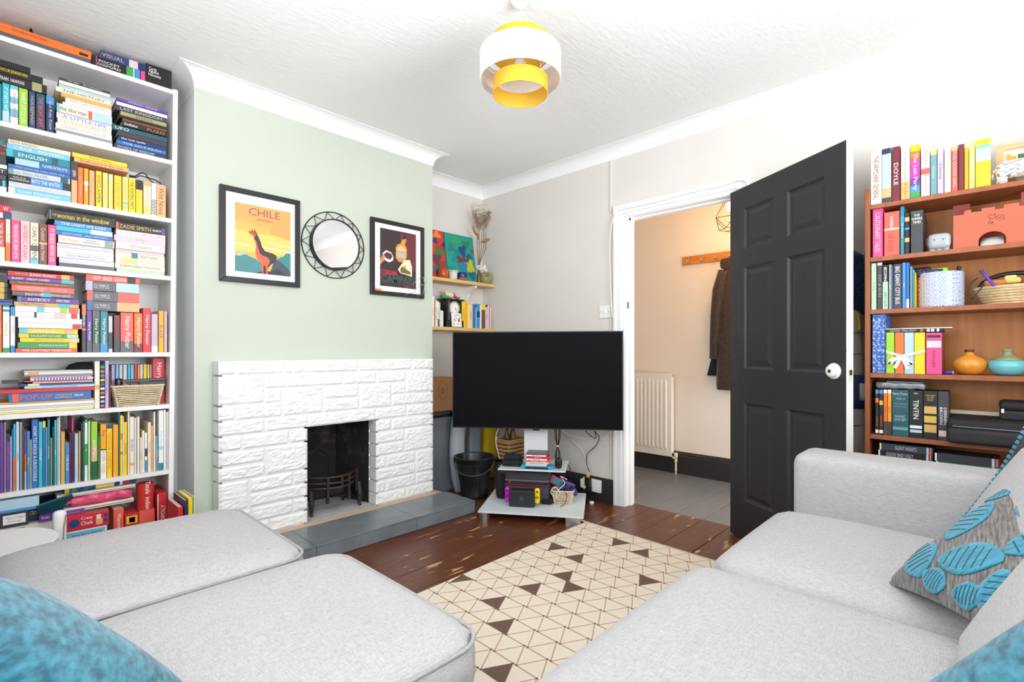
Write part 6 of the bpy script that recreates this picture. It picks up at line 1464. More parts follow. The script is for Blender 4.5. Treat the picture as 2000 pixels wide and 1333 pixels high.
row(5, S5, [(948,1000,135,'ivory',None,'brown',[(0,.08,'off white'),(.5,.6,'gold')]),(1005,1051,165,'black',None,'white',[(.045+.098*q,.085+.098*q,['green','coral','mid blue','yellow','purple','white','orange','white','pale blue','pink'][q]) for q in range(10)]),(1055,1092,130,'lavender','Lavender Girls','purple'),(1096,1113,232,'maroon','The Secret','pink'),], 'of the tall books '+w, 'tall books on the fifth shelf')
row(5, S5, [(1116,1152,170,'lavender'),(1160,1190,168,'sky blue'),(1196,1230,170,'pale grey'),(1238,1276,168,'pale lavender'),(1280,1306,165,'turquoise'),(1310,1343,168,'sky blue'),(1347,1377,165,'red'),(1380,1400,168,'amber'),(1405,1433,166,'pale lavender'),(1440,1473,164,'yellow'),(1480,1499,168,'pale yellow'),(1503,1546,166,'pale lavender')], 'of the small books '+w, 'small books on the fifth shelf', Y=3.06, d=.12)
book('book', .05, KL(5,1600,105,3.03).z-S5, .13, 'red', (KL(5,1600,105,3.03).x-.004, 3.03, S5+.0003), 0, False, 'bright red book with white title at the right end of the fifth shelf', 'book', None, 'Harry Potter', 'white')
cw0, cw1 = KL(5, 1190, 590, 2.96), KL(5, 1620, 575, 2.96)
bt_ = woven('basket', 'pale straw basket of odds and ends on the white bookcase', 'basket', ((cw0.x+cw1.x)/2-.006, 3.005, S5+.0005), cw1.x-cw0.x, .075, KL(5,1672,370,2.96).x-KL(5,1132,390,2.96).x-.004, .095, KL(5,1400,380,2.96).z-S5, 11, (1,0,0), (0,1,0), STRAW, DKL)
bzc = KL(5,1400,380,2.96).z
gl_ = thing('glasses_case', 'black glasses case standing in the straw basket', 'case', (KL(5,1185,340,3.0).x, 3.0, bzc-.02))
MB().rbox((KL(5,1188,340,2.995).x, 2.995, bzc+.004), .014, .012, .034, .010, 3).build('case', BLK, gl_, smooth=True); MB().tube([(KL(5,1188,340,2.995).x+.006, 2.983, bzc-.01), (KL(5,1188,340,2.995).x+.008, 2.982, bzc+.02)], .0016, 4).build('zip', DGR, gl_)
for i, (a, b, y0_, y1_, c_, lb) in enumerate(((1225,1655,322,298,'black','thin black folder leaning across the straw basket'),(1400,1650,345,330,'charcoal','second black folder behind the straw basket rim'))):
    p, q_ = KL(5, a, y0_, 2.985+.02*i), KL(5, b, y1_, 2.985+.02*i); e = thing('folder', lb, 'folder', (p.x, p.y, bzc))
    MB().hexa([(p.x, p.y, p.z-.012), (q_.x, q_.y, q_.z-.012), (q_.x, q_.y+.03, q_.z-.012), (p.x, p.y+.03, p.z-.012), (p.x, p.y, p.z), (q_.x, q_.y, q_.z), (q_.x, q_.y+.03, q_.z), (p.x, p.y+.03, p.z)]).build('folder', pm(c_), e); MB().hexa([(p.x, p.y-.001, p.z-.008), (q_.x, q_.y-.001, q_.z-.008), (q_.x, q_.y, q_.z-.008), (p.x, p.y, p.z-.008), (p.x, p.y-.001, p.z-.004), (q_.x, q_.y-.001, q_.z-.004), (q_.x, q_.y, q_.z-.004), (p.x, p.y, p.z-.004)]).build('edge_strip', pm('dark grey'), e)
for i, (x, c_) in enumerate(((1300,'blue'),(1325,'red'),(1345,'mid blue'),(1250,'pale grey'))):
    p = KL(5, x, 355, 2.99); o = thing('pen', '%s pen standing in the straw basket' % c_, 'pen', (p.x, 2.99, bzc-.05), 0, 'pens in the straw basket')
    MB().tube([(p.x, 2.992, bzc-.05), (p.x+.006, 2.99, bzc+.008)], .004, 8).build('barrel', pm(c_), o); MB().tube([(p.x+.006, 2.99, bzc+.008), (p.x+.008, 2.9895, bzc+.017)], .0045, 8).build('cap', pm('red' if c_ != 'red' else 'blue'), o)
# --- sixth shelf
w = bw % 'sixth'
R6 = [(-30,-5,760,'purple'),(0,38,750,'purple'),(41,61,745,'grey'),(63,103,870,'purple','DIARY OF A WIMPY PUG','pink',[(0,.12,'navy')]),(105,112,890,'white'),(113,131,822,'blue'),(133,160,765,'turquoise',None,'white',[(.5,1,'orange')]),(162,192,742,'pale lavender','Zippo and','purple'),(196,226,745,'grey teal','The Library','orange'),(229,244,790,'brown'),(246,268,830,'orange',None,'white',[(.0,.4,'purple'),(.7,1,'lavender')]),(271,302,840,'mid blue','Winnie','white'),(304,316,922,'pale yellow'),(318,385,722,'blue','HOW TO HOLD A CROCODILE','white'),(387,427,742,'turquoise','DOGLEY','white'),(429,458,735,'blue',None,'gold',[(0,.1,'yellow')]),(460,474,800,'sky blue'),(476,504,720,'teal','Cloud Cuckoo','white'),(506,523,905,'khaki'),(525,544,800,'dark teal'),(546,571,725,'turquoise','Storm','white'),(573,588,700,'pale grey'),(590,604,690,'white'),(612,652,845,'tan'),(656,700,952,'mid blue','THE BLUE','white'),(701,719,862,'maroon'),(723,738,702,'pink',None,'white',[(.2,1,'dark blue')]),(749,786,862,'pale blue','KAY MINNA','white'),(789,808,842,'tan'),(811,833,762,'navy'),(835,849,740,'green'),(851,880,720,'green','Fix','white',[(.05,.4,'white'),(.75,1,'white')]),(882,906,737,'pale green'),(914,978,742,'lime green','ANIMALS','white',[(.42,.68,'tan'),(.68,1,'dark green')]),(985,1004,842,'green',None,'white',[(.0,.1,'dark blue')]),(1006,1066,767,'amber',[('Zog',.1,.22,'brown'),('ROSEN  FOOD',.5,.9,'coral')],'coral',[(.46,.48,'black'),(.48,1,'white')]),(1070,1125,767,'yellow','GEORGE MARVEL','orange',[(0,.08,'dark blue')]),(1134,1186,772,'amber'),(1189,1202,650,'teal'),(1204,1230,677,'yellow',None,'orange',[(.3,.4,'orange'),(.6,.65,'coral')]),(1232,1243,685,'white'),(1245,1276,747,'yellow','OI FROG','navy'),(1281,1300,642,'cream'),(1303,1344,692,'ivory','ROALD','brown',[(.8,.85,'amber')]),(1347,1370,702,'pale lavender'),(1376,1402,692,'cream'),(1406,1422,900,'white','THE DINOSAUR','purple'),(1424,1450,832,'cream'),(1453,1478,852,'white',None,'navy',[(.4,.6,'charcoal'),(.7,1,'mid blue')]),(1481,1514,747,'cream','Henry Vet','grey'),(1516,1536,782,'peach'),(1541,1559,642,'white'),(1561,1588,887,'grey teal','PLANTS','white'),(1591,1639,627,'white','The Storm','pale blue',[(.6,.66,'pale blue'),(.88,1,'teal')]),(1642,1664,622,'white'),(1668,1698,642,'off white')]
row(5, S6, R6, 'from left '+w, 'row of thin books on the sixth shelf', d=.20)
# --- bottom shelf
def K6(x, y, Y=2.955): return KL(6, x, y, Y)
Z7 = S7
def bbox(name, label, cat, x0, x1, y0, y1, c_, Y=2.965, dpt_=.2, zb=None, **kw):
    p, q_ = K6(x0, y1, Y), K6(x1, y0, Y); z0_ = Z7 if zb is None else zb
    return boxed(name, label, cat, p.x, q_.x, z0_, K6((x0+x1)/2, y0, Y).z, Y, Y+dpt_, c_, **kw)
zA = K6(200, 850).z
bbox('box', 'white cardboard box under the black portfolio on the bottom shelf', 'box', -200, 655, 856, 1200, 'off white', bands=[(.1,.5,.85,.97,'green')])
zt2 = K6(200, 856, 2.965).z
zz0 = zt2 + .0008
p0, p1 = K6(-200, 700), K6(285, 700)
boxed('portfolio', 'black portfolio with a white handwritten label on the bottom shelf', 'portfolio', p0.x, p1.x, zz0, zz0+.062, 2.958, 3.15, 'charcoal', [('Milton William', .72, .62, .40, .2, 'grey'), ('drawings', .70, .38, .3, .2, 'grey')], [(.46,.94,.2,.82,'white')])
boxed('box_file', 'light blue box file lying on the black portfolio', 'box file', p0.x, K6(392, 600).x, zz0+.063, zz0+.116, 2.952, 3.16, 'pale blue', (), [(0,1,0,.22,'mid blue')])
p0, p1 = K6(290, 800), K6(845, 800)
boxed('games_box', 'navy game box with yellow lettering behind the purple box', 'box', p0.x, p1.x-.02, zt2+.0008, zt2+.066, 3.0, 3.18, 'navy', [('CRIME', .12, .55, .2, .4, 'gold')])
b_ = bbox('games_box', "purple children's game box reading Kids on the bottom shelf", 'box', 392, 848, 725, 1000, 'purple', Y=2.952, dpt_=.045, zb=zt2+.0008, texts=[('Kids', .14, .62, .16, .42, 'white'), ('Sweet Stuff Stories', .72, .66, .34, .2, 'gold')])
bbox('games_box', 'light blue and white boxed set reading JOHN LEWIS below the red game', 'box', 668, 1072, 890, 1130, 'white', Y=2.905, dpt_=.046, zb=S7, texts=[('JOHN LEWIS', .5, .85, .75, .11, 'navy'), ('PARTNERS', .5, .68, .4, .06, 'navy')], bands=[(.0,.95,.4,.97,'sky blue')])
zj = K6(870, 890, 2.905).z + .0008
bbox('games_box', 'red game box reading Crazy Chefs on the bottom shelf', 'box', 672, 1092, 742, 890, 'red', Y=2.903, dpt_=.048, zb=zj, texts=[('Crazy', .46, .74, .28, .26, 'white'), ('Chefs', .46, .42, .28, .26, 'white')], bands=[(.88,.96,.6,.85,'dark blue'),(.88,.96,.25,.5,'dark blue'),(.68,.84,.15,.55,'peach'),(.69,.80,.55,.85,'off white')])
cz_ = K6(745, 840, 2.90)
along((cz_.x, 2.9026, cz_.z), (0,-1,0), [(.018,0),(.018,.001),(0,.001)], 24).build('print_roundel', pm('dark blue'), thing('sticker', 'round blue sticker on the red game box', 'sticker', (cz_.x, 2.902, cz_.z)))
# wrapping roll, magazines, pink bag
pr0, pr1 = K6(570, 545, 3.0), K6(1345, 490, 3.0)
rl_z = K6(560, 690, 3.0).z
zz1 = zt2 + .085
def slab(name, label, cat, x0, x1, z0, th, Y, dp, mat, tilt=0):
    a, b = K6(x0, 600, Y).x, K6(x1, 600, Y).x; e = thing(name, label, cat, ((a+b)/2, Y, z0))
    MB().hexa([(a, Y, z0), (b, Y, z0+tilt), (b, Y+dp, z0+tilt), (a, Y+dp, z0), (a, Y, z0+th), (b, Y, z0+th+tilt), (b, Y+dp, z0+th+tilt), (a, Y+dp, z0+th)]).build('sheets', mat, e)
    MB().hexa([(a, Y-.0006, z0+th*.2), (b, Y-.0006, z0+th*.2+tilt), (b, Y, z0+th*.2+tilt), (a, Y, z0+th*.2), (a, Y-.0006, z0+th*.5), (b, Y-.0006, z0+th*.5+tilt), (b, Y, z0+th*.5+tilt), (a, Y, z0+th*.5)]).build('edge_print', pm('grey'), e)
    return e
zW = K6(900, 690, 2.97).z
slab('magazine', 'white magazine lying under the pink bag on the bottom shelf', 'magazine', 640, 1340, zW, .018, 2.968, .17, pm('ivory'))
PKB = M('pink_plastic_bag', 'e2527c', .25, bump=(18, .8, .02))
pk = thing('plastic_bag', 'crumpled bright pink plastic bag between the magazines', 'bag', (K6(1000,620).x, 2.98, zW+.018))
a, b = K6(700, 620, 2.97).x, K6(1330, 620, 2.97).x
MB().rbox(((a+b)/2, 3.03, zW+.043), (b-a)/2, .07, .024, .018, 9, fn=lambda P, p: (P.x, P.y+.008*math.sin(P.x*60), P.z*(.62+.38*math.cos(P.x*9))+.004*math.sin(P.x*70+P.y*40))).build('bag_body', PKB, pk, smooth=True)
MB().tube([(a+.01,2.975,zW+.04),(a-.004,2.97,zW+.045),(a-.012,2.968,zW+.036)], [.009,.006,.003], 6).build('knot', PKB, pk)
slab('magazine', 'colourful magazine lying on the pink bag', 'magazine', 570, 1355, zW+.068, .014, 2.966, .17, pm('off white'))
zr_ = zW + .083
rlx0, rlx1 = K6(640, 540, 3.0).x, K6(1350, 480, 3.0).x
rl = thing('wrapping_roll', 'dark blue patterned roll of wrapping paper on the bottom shelf', 'roll', ((rlx0+rlx1)/2, 2.995, zr_))
RP = M('roll_paper', '22456e', .4, var=(60, '3f6f9a', .5, .55))
along((rlx0, 2.99, zr_+.020), (1,0,0), [(.019,0),(.019,rlx1-rlx0)], 20).build('roll', RP, rl, smooth=False)
for f0, f1, c_ in ((.42, .68, 'pale yellow'), (.76, .80, 'white'), (.83, .9, 'red'), (.0, .06, 'yellow'), (.10, .15, 'green')):
    along((rlx0+(rlx1-rlx0)*f0, 2.99, zr_+.020), (1,0,0), [(.0193,0),(.0193,(rlx1-rlx0)*(f1-f0))], 20).build('printed_band', pm(c_), rl)
along((rlx1, 2.99, zr_+.020), (1,0,0), [(.016,0),(.016,.004)], 20).build('end_cap', pm('green'), rl)
gb = thing('sticker_book', 'dark teal sticker book tilted against the magazines', 'book', (K6(560,640).x, 2.97, zt2+.07))
mG = Matrix.Translation((K6(562, 645, 2.965).x, 2.972, K6(562, 650, 2.965).z)) @ Matrix.Rotation(math.radians(-14), 4, 'Y') @ Matrix.Rotation(math.radians(40), 4, 'X')
MB().rbox((0,0,0), .060, .005, .035, .001, 1, mat=mG).build('cover', pm('dark teal'), gb); MB().rbox((0,-.0055,0), .03, .0006, .018, .0003, 1, mat=mG).build('cover_print', pm('tan'), gb)
# right-hand red group
w = bw % 'bottom'
row(6, S7, [(1136,1242,690,'coral','Wherever you go  Book and','white')], 'left of the red tin '+w, 'red book on the bottom shelf', Y=2.955)
bbox('games_box', 'small red box with yellow picture beside the round red tin', 'box', 1252, 1388, 738, 1100, 'red', Y=2.94, dpt_=.15, bands=[(.1,.9,.78,.95,'yellow'),(.3,.75,.80,.92,'mid blue')])
tx_, tz_ = K6(1455, 600, 3.0), K6(1455, 430, 2.99).z
tn = thing('biscuit_tin', 'large round red tin with white lettering on the bottom shelf', 'tin', (tx_.x, 3.04, S7))
RT_ = M('red_tin', 'd23a34', .3)
rr = (K6(1545,600,2.99).x - K6(1372,600,2.99).x)/2
zcT = tz_ - rr*1.75
MB().box(tx_.x-rr*.9, 2.962, S7, tx_.x+rr*.9, 3.16, zcT-rr*1.9).build('box_below', pm('coral'), thing('games_box', 'pink red box under the round red tin', 'box', (tx_.x, 3.04, S7)))
MB().lathe([(0, zcT-rr*1.88), (rr*.99, zcT-rr*1.88), (rr*1.0, tz_-.03), (0, tz_-.03)], (tx_.x, 2.965+rr, 0), 40).build('body', RT_, tn, smooth=False)
MB().lathe([(rr*1.03, tz_-.05), (rr*1.03, tz_-.003), (rr*.98, tz_), (0, tz_)], (tx_.x, 2.965+rr, 0), 40).build('lid', RT_, tn, smooth=False)
lettering('Tatala  indiano', (tx_.x+.004, 2.9632, (zcT-rr*1.88+tz_)/2), (0,0,-1), (1,0,0), .15, .018, pm('white'), tn, world=True)
bbox('games_box', 'red board game box with rotated white lettering at the right end', 'box', 1575, 1672, 530, 1100, 'red', Y=2.95, dpt_=.2, bands=[(.02,.12,.1,.98,'off white')])
lettering('MONOPOLY', (K6(1632, 760, 2.95).x, 2.9488, K6(1632, 790, 2.95).z), (0,0,1), (-1,0,0), .14, .018, pm('white'), bpy.data.objects[[o.name for o in bpy.data.objects if o.get('label') == 'red board game box with rotated white lettering at the right end'][0]], world=True)
# books on the floor in the gap beside the chimney
fz = .0005
for i, (a, b, t, c_, tx, tc) in enumerate(((1737,1790,640,'red','Saga','white'),(1796,1826,570,'navy','AMALFI','gold'),(1830,1872,545,'yellow','Italy','tan'),(1875,1892,530,'pale green',None,'navy'))):
    p, q_ = KL(6, a, t, 2.78), KL(6, b, t, 2.78)
    book('book', q_.x-p.x-.0006, p.z-fz, .20, c_, ((p.x+q_.x)/2, 2.70-.01*i, fz), 0, False, '%s book standing on the floor beside the white bookcase' % c_, 'book', 'books on the floor by the bookcase', tx, tc)
# round white table by the bookcase
wt = thing('side_table', 'round white table between sofa and white bookcase', 'table', (.05, 2.55, 0))
TBL = M('white_table_top', 'f5f5f4', .3)
tc0 = onz(40, 1065, .44); 
tcx, tcy, trr = -.03, 2.455, .203
MB().lathe([(0, .375), (trr-.01, .375), (trr, .38), (trr, .396), (trr-.004, .40), (0, .40)], (tcx, tcy, 0), 48).build('table_top', TBL, wt, smooth=False)
for k in range(3):
    a = k*2.094+.4; MB().tube([(tcx+.12*math.cos(a), tcy+.12*math.sin(a), .375), (tcx+.19*math.cos(a), tcy+.19*math.sin(a), 0.0005)], [.014,.010], 10).build('leg', TBL, wt, smooth=True)
hb = thing('toy_chair', 'white curved toy chair back beside the round table', 'toy', (K6(600,900,2.8).x, 2.80, 0))
xx = K6(597, 900, 2.80)
MB().rbox((xx.x, 2.80, .20), .022, .018, .1995+0*xx.z, .016, 4).build('back', TBL, hb, smooth=True); MB().tube([(xx.x+.008, 2.781, .2), (xx.x+.012, 2.78, .33), (xx.x+.018, 2.78, .38)], .0025, 5).build('grey_trim', pm('grey'), hb)

# ================================================================== contents of the teak bookcase
SPX = 2.746
def rrow(k, z, items, where, grp, d=.16, kind='book', name='book', cat='book', X=SPX):
    prev = RY1-.0195
    for i, it in enumerate(items):
        a, b, t, c_ = it[:4]; tx = it[4] if len(it) > 4 else None; tc = it[5] if len(it) > 5 else 'white'; bands = it[6] if len(it) > 6 else ()
        p, q_ = KR(k, a, t, X), KR(k, b, t, X)
        ya, yb = min(p.y, prev-.0004), q_.y; th = max(ya-yb-.0004, .003); h = KR(k, (a+b)/2, t, X).z - z
        book(name, th, h, min(d, .7*h+.03), c_, (X+((i*31) % 5)*.0015, ya-th/2, z+.0003), math.radians(-90), False, '%s %s, %s upright %s' % (c_, cat, ordn(i), where), cat, grp, tx, tc, bands, kind)
        prev = ya-th
T0, T1, T2, T3, T4, T5 = [RSH[i]+.0002 for i in range(6)]
rrow(7, T0, [(75,155,132,'ivory','THE ARMCHAIR GENERAL','maroon'),(157,224,112,'pale blue',None,'navy',[(0,.1,'navy'),(.72,.9,'peach'),(.9,1,'charcoal')]),(229,288,98,'maroon','DOYLE','white'),(294,358,98,'white','7 Seven Signs of Life','coral',[(.65,1,'tan')]),(362,431,83,'yellow','The Last Party','white',[(.12,.25,'orange'),(.25,.38,'pink'),(.38,.62,'magenta'),(.62,.76,'purple'),(.76,.88,'mid blue'),(.88,1,'green')]),(440,504,89,'white','The Chimp Paradox','coral',[(.45,.57,'coral')]),(509,555,118,'grey teal','Oasis','pale green',[(0,.12,'pale yellow')]),(558,603,109,'lavender','A Journey','purple'),(608,657,103,'ivory','Wilding','tan'),(661,708,93,'coral','THE GOOD GIRL','pale pink',[(0,.1,'peach')]),(711,752,82,'maroon','THE HUMAN RACE','brown'),(754,785,104,'amber'),(788,830,60,'pale yellow','HAPPY','ivory'),(834,945,42,'yellow',[('DERREN\nBROWN',.62,.98,'gold')],'gold',[(.12,.18,'sky blue'),(.2,.45,'pale blue')])], 'from left on the teak bookcase top', 'books on top of the teak bookcase')
rrow(7, T1, [(90,164,541,'pink','CAUTIONARY TALES','pale pink'),(173,284,570,'coral',[('THE HIDDEN LIFE',.1,.4,'white'),('of trees',.5,.9,'red')],'white',[(.38,.41,'white')]),(290,318,532,'teal','The Dog Snow','white',[(.2,.4,'mid blue')]),(321,357,580,'black',None,'gold',[(.1,.2,'tan'),(.35,.4,'mid blue'),(.6,.7,'tan')]),(364,455,560,'charcoal',[('THE\nWIPERS\nTIMES',.08,.3,'white',1)],'white',[(.02,.06,'dark green'),(.3,.33,'dark green')])], 'from left on the second teak shelf', 'books on the second teak shelf')
rrow(7, T2, [(80,117,943,'pale green','Living','green'),(123,160,938,'charcoal','HIT & RUN','grey',[(0,.06,'pale pink')]),(162,202,956,'black',[('BECOMING',.05,.4,'white'),('GARETH SOUTH',.6,.95,'charcoal')],'white',[(.38,1,'pale green')]),(206,227,951,'grey','Grit','white'),(229,238,960,'mid blue'),(241,301,948,'charcoal',[('BIG GIANT CITY BUS',.06,.9,'white')]),(304,330,938,'mid blue','Story','white'),(332,355,938,'blue',None,'white',[(.8,1,'pale pink')]),(360,376,965,'grey teal'),(378,390,990,'turquoise'),(392,402,1010,'amber')], 'from left on the third teak shelf', 'books on the third teak shelf')
BLUP = M('blue_patterned_cloth', '3f63b4', .7, var=(120, '8fb0e4', .5, .56))
def rbx(k, a, b, t, z, X=SPX, dp=.16):
    p, q_ = KR(k, a, t, X), KR(k, b, t, X); return p.y, q_.y, KR(k, (a+b)/2, t, X).z
y1_, y0_, zt_ = rbx(8, 88, 183, 90, T3)
bfile = thing('box_file', 'blue patterned box file at the left of the fourth teak shelf', 'box file', (2.82, (y0_+y1_)/2, T3))
MB().box(SPX, y0_, T3+.0003, SPX+.2, y1_, zt_).build('case', BLUP, bfile, bevel=.002); MB().box(SPX-.0015, y0_+.002, T3+.001, SPX, y0_+.004, zt_-.001).build('edge', pm('dark blue'), bfile)
for i in range(9):
    for j in range(3):
        zc_ = T3 + .02 + (zt_-T3-.03)*i/8.6; yc3 = y1_-.006 - (y1_-y0_-.012)*j/2
        MB().obox((SPX-.0004, yc3, zc_), (0,.7,.7), (1,0,0), (0,-.7,.7), .0032, .0004, .0032).build('pattern_diamond', pm('pale blue'), bfile)
rrow(8, T3, [(188,247,222,'lime green',None,'pale yellow'),(251,316,222,'orange',None,'peach'),(319,388,222,'pale blue',None,'white'),(391,470,222,'yellow',None,'pale yellow')], 'of the ribbon tied set on the fourth teak shelf', 'ribbon tied books')
RIBB = M('white_ribbon', 'f6f4f0', .5)
ri = thing('ribbon', 'white ribbon tied in a bow around four bright books', 'ribbon', (SPX, .3, T3+.08))
P1, P2 = KR(8, 188, 360, SPX-.002), KR(8, 470, 355, SPX-.002); bw_ = KR(8, 300, 392, SPX-.003)
def rib(pts, w_, nm):
    mb = MB(); pts = [Vector(p) for p in pts]
    for p, q_ in zip(pts, pts[1:]):
        d = (q_-p).normalized(); n_ = Vector((1,0,0)).cross(d)*w_/2
        mb.hexa([p-n_, q_-n_, q_-n_+Vector((.001,0,0)), p-n_+Vector((.001,0,0)), p+n_, q_+n_, q_+n_+Vector((.001,0,0)), p+n_+Vector((.001,0,0))])
    mb.build(nm, RIBB, ri)
rib([P1, bw_, P2], .009, 'band'); rib([bw_, KR(8,215,420,SPX-.008), KR(8,205,450,SPX-.008), KR(8,235,430,SPX-.008), bw_], .010, 'loop'); rib([bw_, KR(8,345,440,SPX-.008), KR(8,375,455,SPX-.008), KR(8,350,415,SPX-.008), bw_], .010, 'loop'); rib([bw_, KR(8,250,480,SPX-.006)], .012, 'tail'); rib([bw_, KR(8,345,488,SPX-.006)], .012, 'tail')
y1_, y0_, zt_ = rbx(8, 476, 590, 224, T3)
pa_ = thing('photo_album', 'thick pink photo album with a small picture on its spine', 'album', (2.82, (y0_+y1_)/2, T3))
MB().box(SPX, y0_, T3+.0003, SPX+.17, y1_, zt_).build('case', pm('pink'), pa_, bevel=.002); MB().box(SPX-.0006, y0_+.002, zt_-.062, SPX, y1_-.002, zt_-.034).build('spine_picture', pm('pale grey'), pa_); MB().box(SPX-.0006, y0_+.004, zt_-.020, SPX, y1_-.004, zt_-.010).build('oval_label', pm('black'), pa_)
lettering('PHOTO ALBUM', (SPX-.0009, (y0_+y1_)/2, T3+.065), (0,0,-1), (0,-1,0), .07, .010, pm('maroon'), pa_, world=True); MB().box(SPX+.002, y0_-.0012, T3+.002, SPX+.165, y0_, zt_-.002).build('cover_photo', pm('brown'), pa_)
zt3 = max(zt_, KR(8, 300, 222, SPX).z)
y1_, y0_ = KR(8, 190, 200, SPX).y, KR(8, 597, 200, SPX).y
book('dvd_case', .013, y1_-y0_, .13, 'black', (SPX, y0_, zt3+.0075), math.radians(-90), True, 'black DVD case lying on the ribbon tied books', 'DVD case', None, [('THE KING   FINAL DRAFT', .06, .55, 'pale grey')], 'white', [(.62,.66,'coral'),(.73,.78,'pale pink'),(.80,.86,'pale blue'),(.90,.94,'white')], 'box')
cdw = thing('card_sheet', 'thin white card lying on top of the black DVD case', 'card', (2.82, .25, zt3+.0145))
MB().box(SPX-.004, KR(8,665,180,SPX).y, zt3+.0148, SPX+.15, KR(8,186,180,SPX).y, zt3+.0178).build('card', MOUNT, cdw); MB().box(SPX, KR(8,660,180,SPX).y, zt3+.0178, SPX+.14, KR(8,300,180,SPX).y, zt3+.0186).build('top_sheet', pm('off white'), cdw)
# vases
def vase(label, u, v, prof, bands, X=2.83):
    p = KR(8, u, v, X); e = thing('vase', label, 'vase', (X, p.y, T3), 0, 'small round vases')
    for nm, pr_, mt in bands: MB().lathe(pr_, (X, p.y, T3+.0004), 36).build(nm, mt, e, smooth=True)
VO = M('amber_glaze', 'eaa040', .15, var=(20, 'd98a2c', .4, .7)); VB = M('aqua_glaze', '73c7cf', .12); VG = M('sage_glaze', '8f9a72', .25); VR = M('dark_glaze_rim', '5c3a26', .3)
vase('round amber glazed bud vase on the fourth teak shelf', 790, 440, None, [('body', [(0,0),(.028,0),(.045,.012),(.0555,.036),(.054,.052),(.042,.068),(.022,.078),(.015,.084),(.0135,.094)], VO), ('neck', [(.0135,.094),(.016,.098),(.0165,.103),(.013,.104),(.011,.094),(.010,.06),(0,.05)], VR)])
vase('round aqua bud vase with sage green neck on the fourth teak shelf', 1065, 440, None, [('body', [(0,0),(.030,0),(.048,.010),(.058,.032),(.058,.046),(.052,.060)], VB), ('neck', [(.052,.060),(.036,.072),(.020,.080),(.015,.088),(.0145,.096),(.017,.100),(.017,.105),(.013,.105),(.012,.09),(0,.05)], VG)])
pp = KR(8, 620, 488, 2.76)
lp = thing('purple_roll', 'small shiny purple cylinder beside the pink album', 'tube', (2.77, pp.y, T3))
along((2.77, pp.y+.016, T3+.0085), (0,-1,0), [(.008,0),(.008,.034),(.006,.036)], 14).build('tube', M('purple_foil', '5a2f94', .2, .3), lp, smooth=True); along((2.77, pp.y-.020, T3+.0085), (0,-1,0), [(.006,0),(.006,.004)], 12).build('cap', pm('lavender'), lp)
# fifth shelf DVDs
rrow(8, T4, [(110,135,632,'black',[('OFFICE',.55,.85,'orange')],'white',[(.02,.1,'mid blue'),(.2,.3,'orange'),(.9,.97,'white')]),(138,166,632,'black',[('OFFICE',.55,.85,'orange')],'white',[(.02,.1,'mid blue'),(.25,.35,'gold'),(.9,.97,'white')]),(169,196,636,'orange',[('HILL',.3,.6,'red')],'red',[(0,.08,'white'),(.7,1,'charcoal')]),(199,226,636,'amber',[('HILL',.3,.6,'red')],'red',[(0,.08,'white'),(.7,1,'charcoal')])], 'at the left of the fifth teak shelf', 'DVD cases on the fifth teak shelf', .135, 'box', 'dvd_case', 'DVD case')
def dbx(label, a, b, t, c_, texts, bands=(), dp=.13):
    y1_, y0_, zt_ = rbx(8, a, b, t, T4); e = thing('box_set', label, 'box set', (SPX+.06, (y0_+y1_)/2, T4))
    MB().box(SPX, y0_, T4+.0003, SPX+dp, y1_-.0006, zt_).build('case', pm(c_), e, bevel=.001)
    hh_ = zt_-T4
    for (f0, f1, bc_) in bands: MB().box(SPX-.0006, y0_+.003, T4+hh_*(1-f1), SPX, y1_-.003, T4+hh_*(1-f0)).build('print_panel', pm(bc_), e)
    for (tx, f, L_, Hh, tc, vert) in texts:
        o = (SPX-.0012, (y0_+y1_)/2, T4+hh_*(1-f))
        if vert: lettering(tx, o, (0,0,-1), (0,-1,0), L_, Hh, pm(tc), e, world=True)
        else: lettering(tx, o, (0,-1,0), (0,0,1), L_, Hh, pm(tc), e, world=True)
    return e
dbx('dark teal film box set with white small print on the fifth teak shelf', 230, 351, 637, 'dark teal', [('Harry Potter', .09, .055, .014, 'pale grey', 0), ('YEARS 1-8', .19, .03, .006, 'pale grey', 0), ('THE COMPLETE', .30, .045, .006, 'grey', 0), ('COLLECTION', .36, .045, .006, 'grey', 0), ('8-DISC', .57, .035, .010, 'pale grey', 0), ('DVD SET', .64, .04, .010, 'pale grey', 0)], [(.80,.86,'grey teal')])
dbx('black film box set with large white vertical title on the fifth teak shelf', 354, 453, 642, 'black', [('TINTIN', .40, .082, .018, 'white', 1), ('THE ADVENTURES OF', .40, .06, .005, 'grey', 1), ('DVD', .06, .012, .006, 'white', 0)], [(.74,.80,'white'),(.83,.89,'pale blue')])
dbx('black and gold film trilogy box set on the fifth teak shelf', 456, 559, 646, 'black', [('THE LORD\nOF THE\nRINGS', .14, .032, .026, 'gold', 0)], [(.32,.47,'tan'),(.52,.66,'gold'),(.70,.86,'tan')])
dbx('black DVD box set with white vertical lettering beside the laptop bag', 562, 640, 650, 'charcoal', [('DERREN\nBROWN', .50, .085, .022, 'white', 1)], [(.80,.92,'pale pink')])
plw = thing('plastic_wrap', 'crumpled clear plastic wrapped pack lying on the DVD cases', 'packet', (2.82, .30, T4+.16))
zt_ = KR(8, 300, 636, SPX).z + .0015
a_, b_ = KR(8, 108, 600, SPX).y, KR(8, 470, 600, SPX).y
MB().rbox((SPX+.07, (a_+b_)/2, zt_+.015), .065, (a_-b_)/2, .0145, .01, 8, fn=lambda P, p: (P.x+.004*math.sin(P.y*90), P.y, P.z+.0025*math.sin(P.y*120+P.x*60))).build('wrap', M('shiny_clear_wrap', '8f9298', .12, .25), plw, smooth=True)
